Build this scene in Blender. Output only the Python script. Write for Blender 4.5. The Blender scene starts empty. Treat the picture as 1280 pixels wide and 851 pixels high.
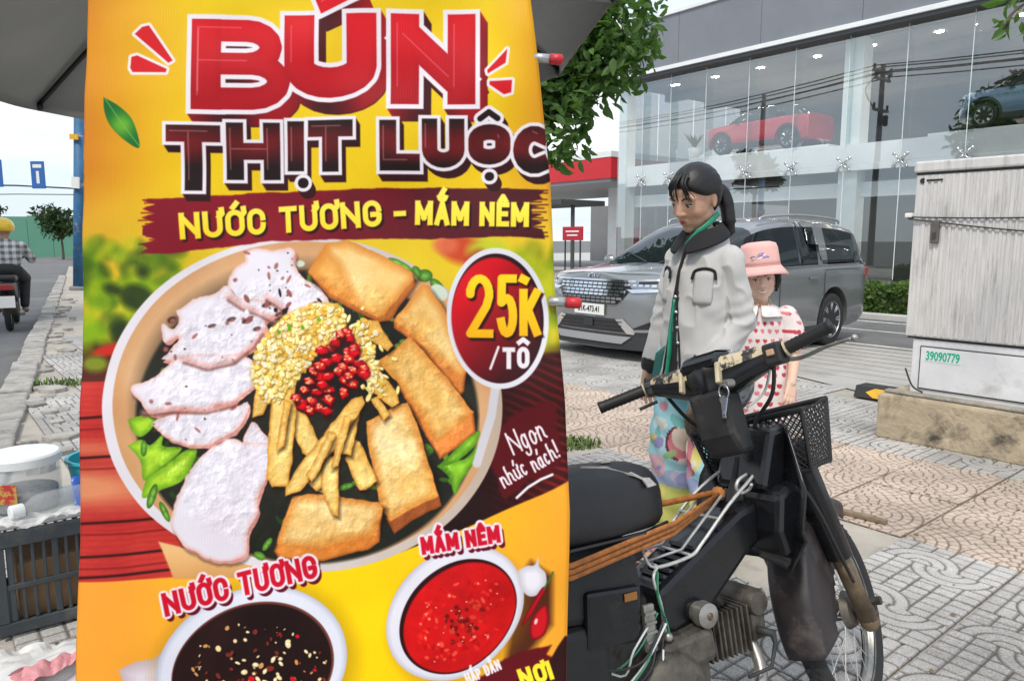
import bpy, bmesh, math, random
import numpy as np
from mathutils import Vector, Matrix, Quaternion, noise as mnoise

# ------------------------------------------------------------------ camera, sky, sun, exposure
SC = bpy.context.scene
COL = SC.collection
R = math.radians
PI = math.pi
random.seed(7)
CAM_H, PITCH, FPX = 1.35, R(7.7), 924.0
cam_data = bpy.data.cameras.new('camera')
cam_data.sensor_width = 36.0
cam_data.lens = FPX / 1280 * 36.0
cam_data.clip_start = 0.03
cam_data.clip_end = 2500
cam = bpy.data.objects.new('camera', cam_data)
COL.objects.link(cam)
cam.location = (0, 0, CAM_H)
cam.rotation_euler = (PI / 2 - PITCH, 0, 0)
SC.camera = cam

SUN_EL, SUN_AZ = R(56), R(205)          # azimuth clockwise from +Y: high, behind the camera
world = bpy.data.worlds.new('World')
SC.world = world
world.use_nodes = True
wn, wl = world.node_tree.nodes, world.node_tree.links
wn.clear()
w_out = wn.new('ShaderNodeOutputWorld')
w_bg = wn.new('ShaderNodeBackground')
w_bg.inputs['Strength'].default_value = 0.1
w_sky = wn.new('ShaderNodeTexSky')
w_sky.sky_type = 'NISHITA'
w_sky.sun_disc = False
w_sky.sun_elevation = SUN_EL
w_sky.sun_rotation = SUN_AZ
w_tc = wn.new('ShaderNodeTexCoord')
w_map = wn.new('ShaderNodeMapping')
w_map.inputs['Scale'].default_value = (1.0, 1.0, 2.6)
w_noise = wn.new('ShaderNodeTexNoise')
w_noise.inputs['Scale'].default_value = 1.7
w_noise.inputs['Detail'].default_value = 7
w_noise.inputs['Roughness'].default_value = 0.55
w_noise.inputs['Distortion'].default_value = 0.4
w_ramp = wn.new('ShaderNodeValToRGB')
w_ramp.color_ramp.elements[0].position = 0.30
w_ramp.color_ramp.elements[0].color = (0.62, 0.62, 0.62, 1)
w_ramp.color_ramp.elements[1].position = 0.62
w_ramp.color_ramp.elements[1].color = (1, 1, 1, 1)
w_shade = wn.new('ShaderNodeValToRGB')
w_shade.color_ramp.elements[0].position = 0.46
w_shade.color_ramp.elements[0].color = (4.5, 5.15, 6.0, 1)
w_shade.color_ramp.elements[1].position = 0.66
w_shade.color_ramp.elements[1].color = (7.4, 7.5, 7.6, 1)
w_mix = wn.new('ShaderNodeMixRGB')
wl.new(w_tc.outputs['Generated'], w_map.inputs['Vector'])
wl.new(w_map.outputs['Vector'], w_noise.inputs['Vector'])
wl.new(w_noise.outputs['Fac'], w_ramp.inputs['Fac'])
wl.new(w_noise.outputs['Fac'], w_shade.inputs['Fac'])
wl.new(w_ramp.outputs['Color'], w_mix.inputs['Fac'])
wl.new(w_sky.outputs['Color'], w_mix.inputs['Color1'])
wl.new(w_shade.outputs['Color'], w_mix.inputs['Color2'])
wl.new(w_mix.outputs['Color'], w_bg.inputs['Color'])
wl.new(w_bg.outputs['Background'], w_out.inputs['Surface'])

sun_d = bpy.data.lights.new('sun', 'SUN')
sun_d.energy = 1.5
sun_d.angle = R(12)
sun_d.color = (1.0, 0.93, 0.83)
sun = bpy.data.objects.new('sun', sun_d)
COL.objects.link(sun)
_sd = Vector((math.sin(SUN_AZ) * math.cos(SUN_EL), math.cos(SUN_AZ) * math.cos(SUN_EL), math.sin(SUN_EL)))
sun.rotation_euler = _sd.to_track_quat('Z', 'Y').to_euler()

SC.view_settings.view_transform = 'Standard'
SC.view_settings.look = 'None'
SC.view_settings.gamma = 1.0
SC.view_settings.use_curve_mapping = False
SC.view_settings.exposure = 0.9
SC.cycles.max_bounces = 8
SC.cycles.diffuse_bounces = 3
SC.cycles.glossy_bounces = 4
SC.cycles.transparent_max_bounces = 16
SC.cycles.caustics_reflective = False
SC.cycles.caustics_refractive = False

# ------------------------------------------------------------------ geometry of the place
def ray(px, py):
    x, y = (px - 640) / FPX, -(py - 425.5) / FPX
    return Vector((x, math.cos(PITCH) + y * math.sin(PITCH), -math.sin(PITCH) + y * math.cos(PITCH)))
def at(px, py, Y):
    r = ray(px, py)
    t = Y / r.y
    return Vector((r.x * t, Y, CAM_H + r.z * t))
STREET = R(39)
DV = Vector((-math.sin(STREET), math.cos(STREET), 0))   # along the street
NV = Vector((math.cos(STREET), math.sin(STREET), 0))    # towards the showroom
def S(n, d, z=0.0):
    return NV * n + DV * d + Vector((0, 0, z))
def project(p):
    q = Vector(p) - Vector((0, 0, CAM_H))
    dep = q.y * math.cos(PITCH) - q.z * math.sin(PITCH)
    v = q.y * math.sin(PITCH) + q.z * math.cos(PITCH)
    if dep < 0.05:
        return (-9999, -9999, dep)
    return (640 + FPX * q.x / dep, 425.5 - FPX * v / dep, dep)

# ------------------------------------------------------------------ materials
MATS = {}
def mat(name, col, rough=0.6, metal=0.0, spec=0.5, noise=None, bump=None, coat=0.0, emit=None, rand=0.0, alpha=None, dirt=None, coords='Object', sheen=0.0):
    """noise=(scale, amount[, detail]) varies value; bump=(scale, strength, distance); dirt=(colour, scale, lo, hi)"""
    if name in MATS:
        return MATS[name]
    m = bpy.data.materials.new(name)
    m.use_nodes = True
    nt = m.node_tree
    n, l = nt.nodes, nt.links
    b = n['Principled BSDF']
    c4 = (*col, 1) if len(col) == 3 else col
    b.inputs['Base Color'].default_value = c4
    b.inputs['Roughness'].default_value = rough
    b.inputs['Metallic'].default_value = metal
    b.inputs['Specular IOR Level'].default_value = spec
    if coat:
        b.inputs['Coat Weight'].default_value = coat
        b.inputs['Coat Roughness'].default_value = 0.06
    if sheen:
        b.inputs['Sheen Weight'].default_value = sheen
    if emit:
        b.inputs['Emission Color'].default_value = (*emit[0], 1)
        b.inputs['Emission Strength'].default_value = emit[1]
    tc = n.new('ShaderNodeTexCoord')
    vec = tc.outputs[coords]
    cur = None
    if noise:
        t = n.new('ShaderNodeTexNoise')
        t.inputs['Scale'].default_value = noise[0]
        t.inputs['Detail'].default_value = noise[2] if len(noise) > 2 else 5
        t.inputs['Roughness'].default_value = 0.65
        l.new(vec, t.inputs['Vector'])
        mr = n.new('ShaderNodeMapRange')
        mr.inputs['From Min'].default_value = 0.3
        mr.inputs['From Max'].default_value = 0.7
        mr.inputs['To Min'].default_value = 1 - noise[1]
        mr.inputs['To Max'].default_value = 1 + noise[1]
        l.new(t.outputs['Fac'], mr.inputs['Value'])
        hs = n.new('ShaderNodeHueSaturation')
        hs.inputs['Color'].default_value = c4
        l.new(mr.outputs['Result'], hs.inputs['Value'])
        cur = hs.outputs['Color']
        rr = n.new('ShaderNodeMapRange')
        rr.inputs['From Min'].default_value = 0.3
        rr.inputs['From Max'].default_value = 0.7
        rr.inputs['To Min'].default_value = max(0.02, rough - 0.08)
        rr.inputs['To Max'].default_value = min(1, rough + 0.1)
        l.new(t.outputs['Fac'], rr.inputs['Value'])
        l.new(rr.outputs['Result'], b.inputs['Roughness'])
    if dirt:
        t2 = n.new('ShaderNodeTexNoise')
        t2.inputs['Scale'].default_value = dirt[1]
        t2.inputs['Detail'].default_value = 8
        t2.inputs['Roughness'].default_value = 0.7
        l.new(vec, t2.inputs['Vector'])
        m2 = n.new('ShaderNodeMapRange')
        m2.inputs['From Min'].default_value = dirt[2]
        m2.inputs['From Max'].default_value = dirt[3]
        l.new(t2.outputs['Fac'], m2.inputs['Value'])
        mx = n.new('ShaderNodeMixRGB')
        mx.inputs['Color1'].default_value = c4
        mx.inputs['Color2'].default_value = (*dirt[0], 1)
        if cur:
            l.new(cur, mx.inputs['Color1'])
        l.new(m2.outputs['Result'], mx.inputs['Fac'])
        cur = mx.outputs['Color']
    if rand:
        oi = n.new('ShaderNodeObjectInfo')
        mr = n.new('ShaderNodeMapRange')
        mr.inputs['To Min'].default_value = 1 - rand
        mr.inputs['To Max'].default_value = 1 + rand
        l.new(oi.outputs['Random'], mr.inputs['Value'])
        hs = n.new('ShaderNodeHueSaturation')
        hs.inputs['Color'].default_value = c4
        if cur:
            l.new(cur, hs.inputs['Color'])
        l.new(mr.outputs['Result'], hs.inputs['Value'])
        cur = hs.outputs['Color']
    if cur:
        l.new(cur, b.inputs['Base Color'])
    if bump:
        t = n.new('ShaderNodeTexNoise')
        t.inputs['Scale'].default_value = bump[0]
        t.inputs['Detail'].default_value = 6
        l.new(vec, t.inputs['Vector'])
        bp = n.new('ShaderNodeBump')
        bp.inputs['Strength'].default_value = bump[1]
        bp.inputs['Distance'].default_value = bump[2]
        l.new(t.outputs['Fac'], bp.inputs['Height'])
        l.new(bp.outputs['Normal'], b.inputs['Normal'])
    if alpha is not None:
        b.inputs['Alpha'].default_value = alpha
    MATS[name] = m
    return m

def attr_mat(name, attr='Col', rough=0.6, spec=0.5, bump=None, noise=None, coat=0.0, sheen=0.0):
    """colour comes from a colour attribute (print, pattern, dirt of the thing itself)"""
    m = mat(name, (0.5, 0.5, 0.5), rough, 0, spec, None, bump, coat, sheen=sheen)
    n, l = m.node_tree.nodes, m.node_tree.links
    b = n['Principled BSDF']
    a = n.new('ShaderNodeAttribute')
    a.attribute_name = attr
    cur = a.outputs['Color']
    if noise:
        tc = n.new('ShaderNodeTexCoord')
        t = n.new('ShaderNodeTexNoise')
        t.inputs['Scale'].default_value = noise[0]
        t.inputs['Detail'].default_value = 5
        l.new(tc.outputs['Object'], t.inputs['Vector'])
        mr = n.new('ShaderNodeMapRange')
        mr.inputs['From Min'].default_value = 0.3
        mr.inputs['From Max'].default_value = 0.7
        mr.inputs['To Min'].default_value = 1 - noise[1]
        mr.inputs['To Max'].default_value = 1 + noise[1]
        l.new(t.outputs['Fac'], mr.inputs['Value'])
        hs = n.new('ShaderNodeHueSaturation')
        l.new(cur, hs.inputs['Color'])
        l.new(mr.outputs['Result'], hs.inputs['Value'])
        cur = hs.outputs['Color']
    l.new(cur, b.inputs['Base Color'])
    return m

def glass_mat(name, tint, mirror=0.3, rough=0.01):
    """flat window pane: part mirror, part clear, at one reflectance"""
    if name in MATS:
        return MATS[name]
    m = bpy.data.materials.new(name)
    m.use_nodes = True
    n, l = m.node_tree.nodes, m.node_tree.links
    n.clear()
    o = n.new('ShaderNodeOutputMaterial')
    g = n.new('ShaderNodeBsdfGlossy')
    g.inputs['Roughness'].default_value = rough
    g.inputs['Color'].default_value = (0.92, 0.97, 0.97, 1)
    t = n.new('ShaderNodeBsdfTransparent')
    t.inputs['Color'].default_value = (*tint, 1)
    f = n.new('ShaderNodeLayerWeight')
    f.inputs['Blend'].default_value = 0.25
    mr = n.new('ShaderNodeMapRange')
    mr.inputs['To Min'].default_value = mirror
    mr.inputs['To Max'].default_value = min(1, mirror + 0.5)
    l.new(f.outputs['Fresnel'], mr.inputs['Value'])
    mx = n.new('ShaderNodeMixShader')
    l.new(mr.outputs['Result'], mx.inputs['Fac'])
    l.new(t.outputs['BSDF'], mx.inputs[1])
    l.new(g.outputs['BSDF'], mx.inputs[2])
    l.new(mx.outputs['Shader'], o.inputs['Surface'])
    MATS[name] = m
    return m

# ------------------------------------------------------------------ objects
def tag(o, label, cat, group=None, kind=None):
    if label: o['label'] = label
    if cat: o['category'] = cat
    if group: o['group'] = group
    if kind: o['kind'] = kind
    return o
def empty(name, loc=(0, 0, 0), label=None, cat=None, group=None, rotz=0.0):
    o = bpy.data.objects.new(name, None)
    COL.objects.link(o)
    o.location = loc
    o.rotation_euler = (0, 0, rotz)
    tag(o, label, cat, group)
    return o
def link(name, me, material=None, parent=None):
    o = bpy.data.objects.new(name, me)
    COL.objects.link(o)
    if material is not None:
        if me.materials:
            pass
        else:
            for m_ in (material if isinstance(material, (list, tuple)) else [material]):
                me.materials.append(m_)
    if parent is not None:
        o.parent = parent
    return o

class MB:
    """collects faces for one mesh"""
    def __init__(s):
        s.v, s.f, s.mi = [], [], []
        s.cur = 0
        s.M = Matrix.Identity(4)
    def add(s, vs, fs):
        k = len(s.v)
        s.v += [tuple(s.M @ Vector(p)) for p in vs]
        s.f += [tuple(i + k for i in f) for f in fs]
        s.mi += [s.cur] * len(fs)
        return s
    def box(s, c, size, rot=None):
        hx, hy, hz = size[0] / 2, size[1] / 2, size[2] / 2
        vs = [Vector((x, y, z)) for x in (-hx, hx) for y in (-hy, hy) for z in (-hz, hz)]
        if rot is not None:
            vs = [rot @ p for p in vs]
        vs = [p + Vector(c) for p in vs]
        return s.add(vs, [(0, 1, 3, 2), (4, 6, 7, 5), (0, 4, 5, 1), (2, 3, 7, 6), (0, 2, 6, 4), (1, 5, 7, 3)])
    def span(s, lo, hi):
        return s.box([(a + b) / 2 for a, b in zip(lo, hi)], [abs(b - a) for a, b in zip(lo, hi)])
    def rings(s, rings, cap=True, closed=True, loop=False):
        k = len(rings[0])
        vs = [p for r_ in rings for p in r_]
        fs = []
        m = len(rings)
        for i in range(m if loop else m - 1):
            j2 = (i + 1) % m
            for j in range(k if closed else k - 1):
                jn = (j + 1) % k
                fs.append((i * k + j, i * k + jn, j2 * k + jn, j2 * k + j))
        if cap and not loop and closed:
            fs.append(tuple(range(k - 1, -1, -1)))
            fs.append(tuple((m - 1) * k + j for j in range(k)))
        return s.add(vs, fs)
    def tube(s, path, r, seg=10, cap=True, loop=False, flat=None):
        """tube along a path; r number or list; flat=(a,b) gives an oval section scale"""
        P = [Vector(p) for p in path]
        n_ = len(P)
        rr = r if isinstance(r, (list, tuple)) else [r] * n_
        prev = None
        rings = []
        for i, p in enumerate(P):
            if loop:
                t = P[(i + 1) % n_] - P[i - 1]
            else:
                t = P[min(i + 1, n_ - 1)] - P[max(i - 1, 0)]
            if t.length < 1e-9: t = Vector((0, 0, 1))
            t.normalize()
            if prev is None:
                ref = Vector((0, 0, 1)) if abs(t.z) < 0.9 else Vector((1, 0, 0))
                u = ref.cross(t).normalized()
            else:
                u = prev - t * prev.dot(t)
                u = u.normalized() if u.length > 1e-6 else t.orthogonal().normalized()
            prev = u
            w = t.cross(u)
            fa, fb = flat if flat else (1, 1)
            rings.append([p + (u * math.cos(2 * PI * j / seg) * fa + w * math.sin(2 * PI * j / seg) * fb) * rr[i] for j in range(seg)])
        return s.rings(rings, cap=cap, loop=loop)
    def lathe(s, profile, seg=24, origin=(0, 0, 0), axis='z', cap=True):
        """profile of (radius, height)"""
        o = Vector(origin)
        rings = []
        for r_, h in profile:
            ring = []
            for j in range(seg):
                a = 2 * PI * j / seg
                x, y = r_ * math.cos(a), r_ * math.sin(a)
                p = {'z': (x, y, h), 'y': (x, h, -y), 'x': (h, x, y)}[axis]
                ring.append(o + Vector(p))
            rings.append(ring)
        return s.rings(rings, cap=cap)
    def prism(s, poly, a, b, axis='y'):
        """polygon in the plane across axis, extruded from a to b"""
        def mk(p, h):
            return {'y': (p[0], h, p[1]), 'x': (h, p[0], p[1]), 'z': (p[0], p[1], h)}[axis]
        k = len(poly)
        vs = [mk(p, a) for p in poly] + [mk(p, b) for p in poly]
        fs = [tuple(range(k)), tuple(range(2 * k - 1, k - 1, -1))] + [(j, (j + 1) % k, k + (j + 1) % k, k + j) for j in range(k)]
        return s.add(vs, fs)
    def ball(s, c, rad, seg=14, rot=None):
        rx, ry, rz = rad if isinstance(rad, (list, tuple)) else (rad,) * 3
        vs, fs = [], []
        m = max(4, seg // 2)
        for i in range(m + 1):
            th = PI * i / m
            for j in range(seg):
                a = 2 * PI * j / seg
                p = Vector((rx * math.sin(th) * math.cos(a), ry * math.sin(th) * math.sin(a), rz * math.cos(th)))
                if rot is not None: p = rot @ p
                vs.append(p + Vector(c))
        for i in range(m):
            for j in range(seg):
                fs.append((i * seg + j, (i + 1) * seg + j, (i + 1) * seg + (j + 1) % seg, i * seg + (j + 1) % seg))
        return s.add(vs, fs)
    def cone(s, a, b, ra, rb, seg=14):
        """round ended tapered limb from a to b"""
        a, b = Vector(a), Vector(b)
        t = (b - a).normalized()
        u = t.orthogonal().normalized()
        w = t.cross(u)
        rings = []
        for k in range(4):
            th = PI / 2 * (k + 0.15) / 4
            rings.append([a - t * ra * math.cos(th) + (u * math.cos(2 * PI * j / seg) + w * math.sin(2 * PI * j / seg)) * ra * math.sin(th) for j in range(seg)])
        for q in (0, .25, .5, .75, 1):
            rings.append([a.lerp(b, q) + (u * math.cos(2 * PI * j / seg) + w * math.sin(2 * PI * j / seg)) * (ra + (rb - ra) * q) for j in range(seg)])
        for k in range(4):
            th = PI / 2 * (1 - (k + 0.85) / 4)
            rings.append([b + t * rb * math.cos(th) + (u * math.cos(2 * PI * j / seg) + w * math.sin(2 * PI * j / seg)) * rb * math.sin(th) for j in range(seg)])
        return s.rings(rings)
    def mesh(s, name, smooth=False, fix=True):
        me = bpy.data.meshes.new(name)
        me.from_pydata(s.v, [], s.f)
        if any(s.mi):
            me.polygons.foreach_set('material_index', s.mi)
        if fix:
            bm = bmesh.new()
            bm.from_mesh(me)
            bmesh.ops.recalc_face_normals(bm, faces=bm.faces)
            bm.to_mesh(me)
            bm.free()
        if smooth:
            me.polygons.foreach_set('use_smooth', [True] * len(me.polygons))
        me.update()
        return me
    def build(s, name, material, parent=None, smooth=False, bevel=0.0, sub=0, solid=0.0, auto=None, fix=True):
        o = link(name, s.mesh(name, smooth or auto is not None, fix), material, parent)
        if solid:
            md = o.modifiers.new('solid', 'SOLIDIFY'); md.thickness = solid; md.offset = 0
        if bevel:
            md = o.modifiers.new('bevel', 'BEVEL'); md.width = bevel; md.segments = 2; md.limit_method = 'ANGLE'; md.angle_limit = R(35)
        if sub:
            md = o.modifiers.new('sub', 'SUBSURF'); md.levels = sub; md.render_levels = sub
        if auto is not None:
            o.data.set_sharp_from_angle(angle=R(auto))
        return o

def remeshed(mb, name, voxel, smooth_it=4, smooth_fac=0.5):
    """one continuous skin around overlapping volumes"""
    me = mb.mesh(name)
    o = bpy.data.objects.new(name, me)
    COL.objects.link(o)
    md = o.modifiers.new('r', 'REMESH'); md.mode = 'VOXEL'; md.voxel_size = voxel; md.use_smooth_shade = True
    if smooth_it:
        m2 = o.modifiers.new('s', 'SMOOTH'); m2.factor = smooth_fac; m2.iterations = smooth_it
    dg = bpy.context.evaluated_depsgraph_get()
    dg.update()
    out = bpy.data.meshes.new_from_object(o.evaluated_get(dg))
    out.name = name
    bpy.data.objects.remove(o)
    bpy.data.meshes.remove(me)
    out.polygons.foreach_set('use_smooth', [True] * len(out.polygons))
    return out
def coords(me):
    a = np.empty(len(me.vertices) * 3, np.float32)
    me.vertices.foreach_get('co', a)
    return a.reshape(-1, 3)
def set_coords(me, a):
    me.vertices.foreach_set('co', np.ascontiguousarray(a, np.float32).ravel())
    me.update()
def paint(me, rgb, name='Col'):
    """per-vertex colour attribute from an (n,3) array"""
    at_ = me.color_attributes.new(name, 'FLOAT_COLOR', 'POINT')
    c = np.ones((len(me.vertices), 4), np.float32)
    c[:, :3] = rgb
    at_.data.foreach_set('color', c.ravel())
def bez(pts, n=12):
    """smooth curve (Catmull-Rom) through points"""
    P = [Vector(p) for p in pts]
    out = []
    for i in range(len(P) - 1):
        p0, p1, p2, p3 = P[max(i - 1, 0)], P[i], P[i + 1], P[min(i + 2, len(P) - 1)]
        for k in range(n):
            t = k / n
            out.append(0.5 * ((2 * p1) + (p2 - p0) * t + (2 * p0 - 5 * p1 + 4 * p2 - p3) * t * t + (3 * p1 - p0 - 3 * p2 + p3) * t ** 3))
    out.append(P[-1])
    return out
def text_mesh(body, size, depth=0.001, bold=0.0, xs=1.0, align='CENTER'):
    cu = bpy.data.curves.new('t', 'FONT')
    cu.body = body
    cu.size = size
    cu.extrude = depth
    cu.offset = bold
    cu.align_x = align
    cu.align_y = 'CENTER'
    cu.resolution_u = 3
    o = bpy.data.objects.new('t', cu)
    COL.objects.link(o)
    dg = bpy.context.evaluated_depsgraph_get()
    dg.update()
    me = bpy.data.meshes.new_from_object(o.evaluated_get(dg))
    bpy.data.objects.remove(o)
    bpy.data.curves.remove(cu)
    me.transform(Matrix.Diagonal((xs, 1, 1, 1)))
    return me
def vnoise(P, scale, seed=0.0):
    """smooth noise on an (n,3) array (numpy value noise)"""
    q = np.asarray(P, np.float64) * scale + seed * 17.13
    i = np.floor(q).astype(np.int64)
    f_ = q - i
    f_ = f_ * f_ * (3 - 2 * f_)
    def h(a):
        k = (a[..., 0] * 374761393 + a[..., 1] * 668265263 + a[..., 2] * 2147483647) & 0xffffffff
        k = ((k ^ (k >> 13)) * 1274126177) & 0xffffffff
        return ((k ^ (k >> 16)) & 0xffff) / 65535.0
    r_ = 0
    for dx in (0, 1):
        for dy in (0, 1):
            for dz in (0, 1):
                w = (f_[..., 0] if dx else 1 - f_[..., 0]) * (f_[..., 1] if dy else 1 - f_[..., 1]) * (f_[..., 2] if dz else 1 - f_[..., 2])
                r_ = r_ + w * h(i + np.array([dx, dy, dz]))
    return r_
# ------------------------------------------------------------------ ground, road, pavement
ROAD_Z = -0.12
M_asphalt = mat('asphalt', (0.13, 0.13, 0.13), 0.9, noise=(1.3, 0.25, 8), bump=(160, 0.5, 0.004), dirt=((0.22, 0.21, 0.2), 0.35, 0.5, 0.75))
road = MB().add([(-900, -600, ROAD_Z), (900, -600, ROAD_Z), (900, 1500, ROAD_Z), (-900, 1500, ROAD_Z)], [(0, 1, 2, 3)]).build('road', M_asphalt)
tag(road, 'grey asphalt road behind the parked van and past the kerb', 'road', kind='structure')
M_line = mat('road_paint', (0.72, 0.71, 0.68), 0.7, noise=(9, 0.2), dirt=((0.2, 0.2, 0.19), 6, 0.52, 0.7))
for n0, n1 in ((10.42, 10.52), (12.15, 12.22), (13.5, 13.6)):
    MB().add([S(n0, -4, ROAD_Z + .004), S(n1, -4, ROAD_Z + .004), S(n1, 45, ROAD_Z + .004), S(n0, 45, ROAD_Z + .004)], [(0, 1, 2, 3)]).build('road_marking', M_line, road)

KA, KB = Vector((-3.58, 5.12, 0)), Vector((-.503, .864, 0)).normalized()   # kerb line of the left-hand street
KR = Vector((KB.y, -KB.x, 0))
def kerb_pt(t, off, z=0.0):
    return KA + KB * t + KR * off + Vector((0, 0, z))
EDGE = [(-6, 5.6), (0, 5.75), (3.03, 6.55), (4.2, 6.95), (5.0, 7.05), (40, 7.6)]
def edge_n(d):
    for (a, na), (b, nb) in zip(EDGE, EDGE[1:]):
        if d <= b:
            return na + (nb - na) * (d - a) / (b - a)
    return 7.6
M_slab = mat('pavement_concrete', (0.40, 0.365, 0.315), 0.95, noise=(2.2, 0.22, 9), bump=(60, 0.6, 0.01), dirt=((0.2, 0.17, 0.14), 3.1, 0.55, 0.75))
mb = MB()
top = [kerb_pt(-9, .02), kerb_pt(40, .02)] + [S(edge_n(d), d) for d in (34, 20, 9, 5, 4.2, 3.03, 0, -6)]
k = len(top)
mb.add([(p.x, p.y, -0.014) for p in top] + [(p.x, p.y, -0.16) for p in top], [tuple(range(k))] + [(j, (j + 1) % k, k + (j + 1) % k, k + j) for j in range(k)])
pavement = mb.build('pavement', M_slab)
tag(pavement, 'patterned grey and beige tiled pavement', 'pavement', kind='structure')

# apron sloping from the pavement down to the road
M_apron = mat('apron_concrete', (0.40, 0.385, 0.36), 0.9, noise=(1.2, 0.16, 9), bump=(80, 0.4, 0.004), dirt=((0.23, 0.215, 0.2), 1.7, 0.5, 0.78))
mb = MB()
dd = [-6, -3, 0, 3.03, 4.2, 5, 9, 20, 34]
rows = [[S(edge_n(d) + .001, d, -0.004) for d in dd], [S(edge_n(d) + .32, d, -0.085) for d in dd], [S(edge_n(d) + .75, d, -0.108) for d in dd], [S(10.3, d, -0.112) for d in dd]]
mb.rings(rows, cap=False, closed=False)
apron = mb.build('apron', M_apron)
tag(apron, 'pale concrete apron under the parked van', 'apron', kind='structure')
# faint joints between the apron slabs
M_joint = mat('joint_dirt', (0.16, 0.14, 0.12), 1.0)
for q in range(9):
    nn = 7.75 + q * .31
    MB().box(S(nn, 6, -.1085), (0.008, 24, .004), Matrix.Rotation(STREET, 3, 'Z')).build('joint', M_joint, apron)

T = 0.47
def tile_height(kind, G):
    u, v = np.meshgrid(np.linspace(0, 1, G), np.linspace(0, 1, G), indexing='ij')
    d = np.full((G, G), 9.0)
    def ring(cx, cy, r, mask=None, sy=1.0):
        nonlocal d
        q = np.abs(np.hypot(u - cx, (v - cy) * sy) - r)
        if mask is not None: q = np.where(mask, q, 9)
        d = np.minimum(d, q)
    def seg(a, b, mask=None):
        nonlocal d
        ax, ay = a; bx, by = b
        L = (bx - ax) ** 2 + (by - ay) ** 2
        t = np.clip(((u - ax) * (bx - ax) + (v - ay) * (by - ay)) / L, 0, 1)
        q = np.hypot(u - ax - t * (bx - ax), v - ay - t * (by - ay))
        if mask is not None: q = np.where(mask, q, 9)
        d = np.minimum(d, q)
    if kind == 'grey':
        up, lo = v >= .5, v < .5
        for r in (.10, .21, .32):
            ring(.36, .5, r, up & (u > .03)); ring(.64, .5, r, lo & (u < .97))
        far = (np.hypot(u - .36, v - .5) > .32) | lo
        far2 = (np.hypot(u - .64, v - .5) > .32) | up
        out = np.where(up, np.hypot(u - .36, v - .5) > .33, np.hypot(u - .64, v - .5) > .33)
        for q in (.167, .333, .5, .667, .833):
            seg((q, 0), (q, 1), out)
        for q in (.12, .25, .38, .62, .75, .88):
            seg((0, q), (1, q), out)
        seg((.5, .5), (.98, .5)); seg((.02, .5), (.3, .5))
    else:
        c1 = np.hypot(u - .5, (v - .30) * 1.44)
        a1 = np.arctan2((v - .3) * 1.44, u - .5)
        i1 = c1 < .49
        for k_ in range(1, 6):
            ring(.5, .30, .098 * k_, None, 1.44)
        kk = np.clip((c1 / .098).astype(int), 0, 5)
        nseg = 5 + kk * 5
        ph = (a1 / (2 * PI) + .137 * kk) * nseg
        q = np.abs(ph - np.round(ph)) / nseg * 2 * PI * c1
        d = np.minimum(d, np.where(i1, q, 9))
        for cx in (0, 1):
            c2 = np.hypot(u - cx, (v - 1.0) * 1.44)
            for k_ in range(1, 7):
                ring(cx, 1.0, .098 * k_, ~i1 & (np.abs(u - cx) <= .5), 1.44)
            kk = (c2 / .098).astype(int)
            nseg = 6 + kk * 5
            ph = (np.arctan2((v - 1) * 1.44, u - cx) / (2 * PI) + .11 * kk) * nseg
            q = np.abs(ph - np.round(ph)) / nseg * 2 * PI * c2
            d = np.minimum(d, np.where(~i1 & (np.abs(u - cx) <= .5), q, 9))
        for cy in (0,):
            pass
    return u, v, d
def tile_mesh(kind, G=84):
    u, v, d = tile_height(kind, G)
    gw = .011 if kind == 'grey' else .009
    prof = np.clip((d - gw * .5) / (gw * .8), 0, 1)
    edge = np.minimum(np.minimum(u, 1 - u), np.minimum(v, 1 - v))
    rim = np.clip(edge / .014, 0, 1)
    P = np.stack([u * 3, v * 3, u * 0], -1)
    wob = vnoise(P, 6) * .5 + vnoise(P, 15) * .5
    h = -0.0055 * (1 - prof) - 0.009 * (1 - rim) + (wob - .5) * .0016
    L, W = (T - .006, T - .006) if kind == 'grey' else (T - .006, T * 1.435 - .006)
    x, y = (u - .5) * L, (v - .5) * W
    idx = np.arange(G * G).reshape(G, G)
    quads = np.stack([idx[:-1, :-1], idx[1:, :-1], idx[1:, 1:], idx[:-1, 1:]], -1).reshape(-1, 4)
    # skirt down to the bed
    me = bpy.data.meshes.new('tile')
    me.from_pydata(np.stack([x, y, h], -1).reshape(-1, 3).tolist(), [], quads.tolist())
    g = (prof * np.clip(rim * 1.5, 0, 1)).reshape(-1, 1)
    n1 = wob.reshape(-1, 1)
    topc = np.array([0.44, 0.425, 0.405]) if kind == 'grey' else np.array([0.56, 0.455, 0.375])
    groove = np.array([0.125, 0.11, 0.095]) if kind == 'grey' else np.array([0.17, 0.125, 0.09])
    c = groove + (topc * (.9 + .2 * n1) - groove) * g
    paint(me, c)
    me.polygons.foreach_set('use_smooth', [True] * len(me.polygons))
    me.update()
    return me
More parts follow.
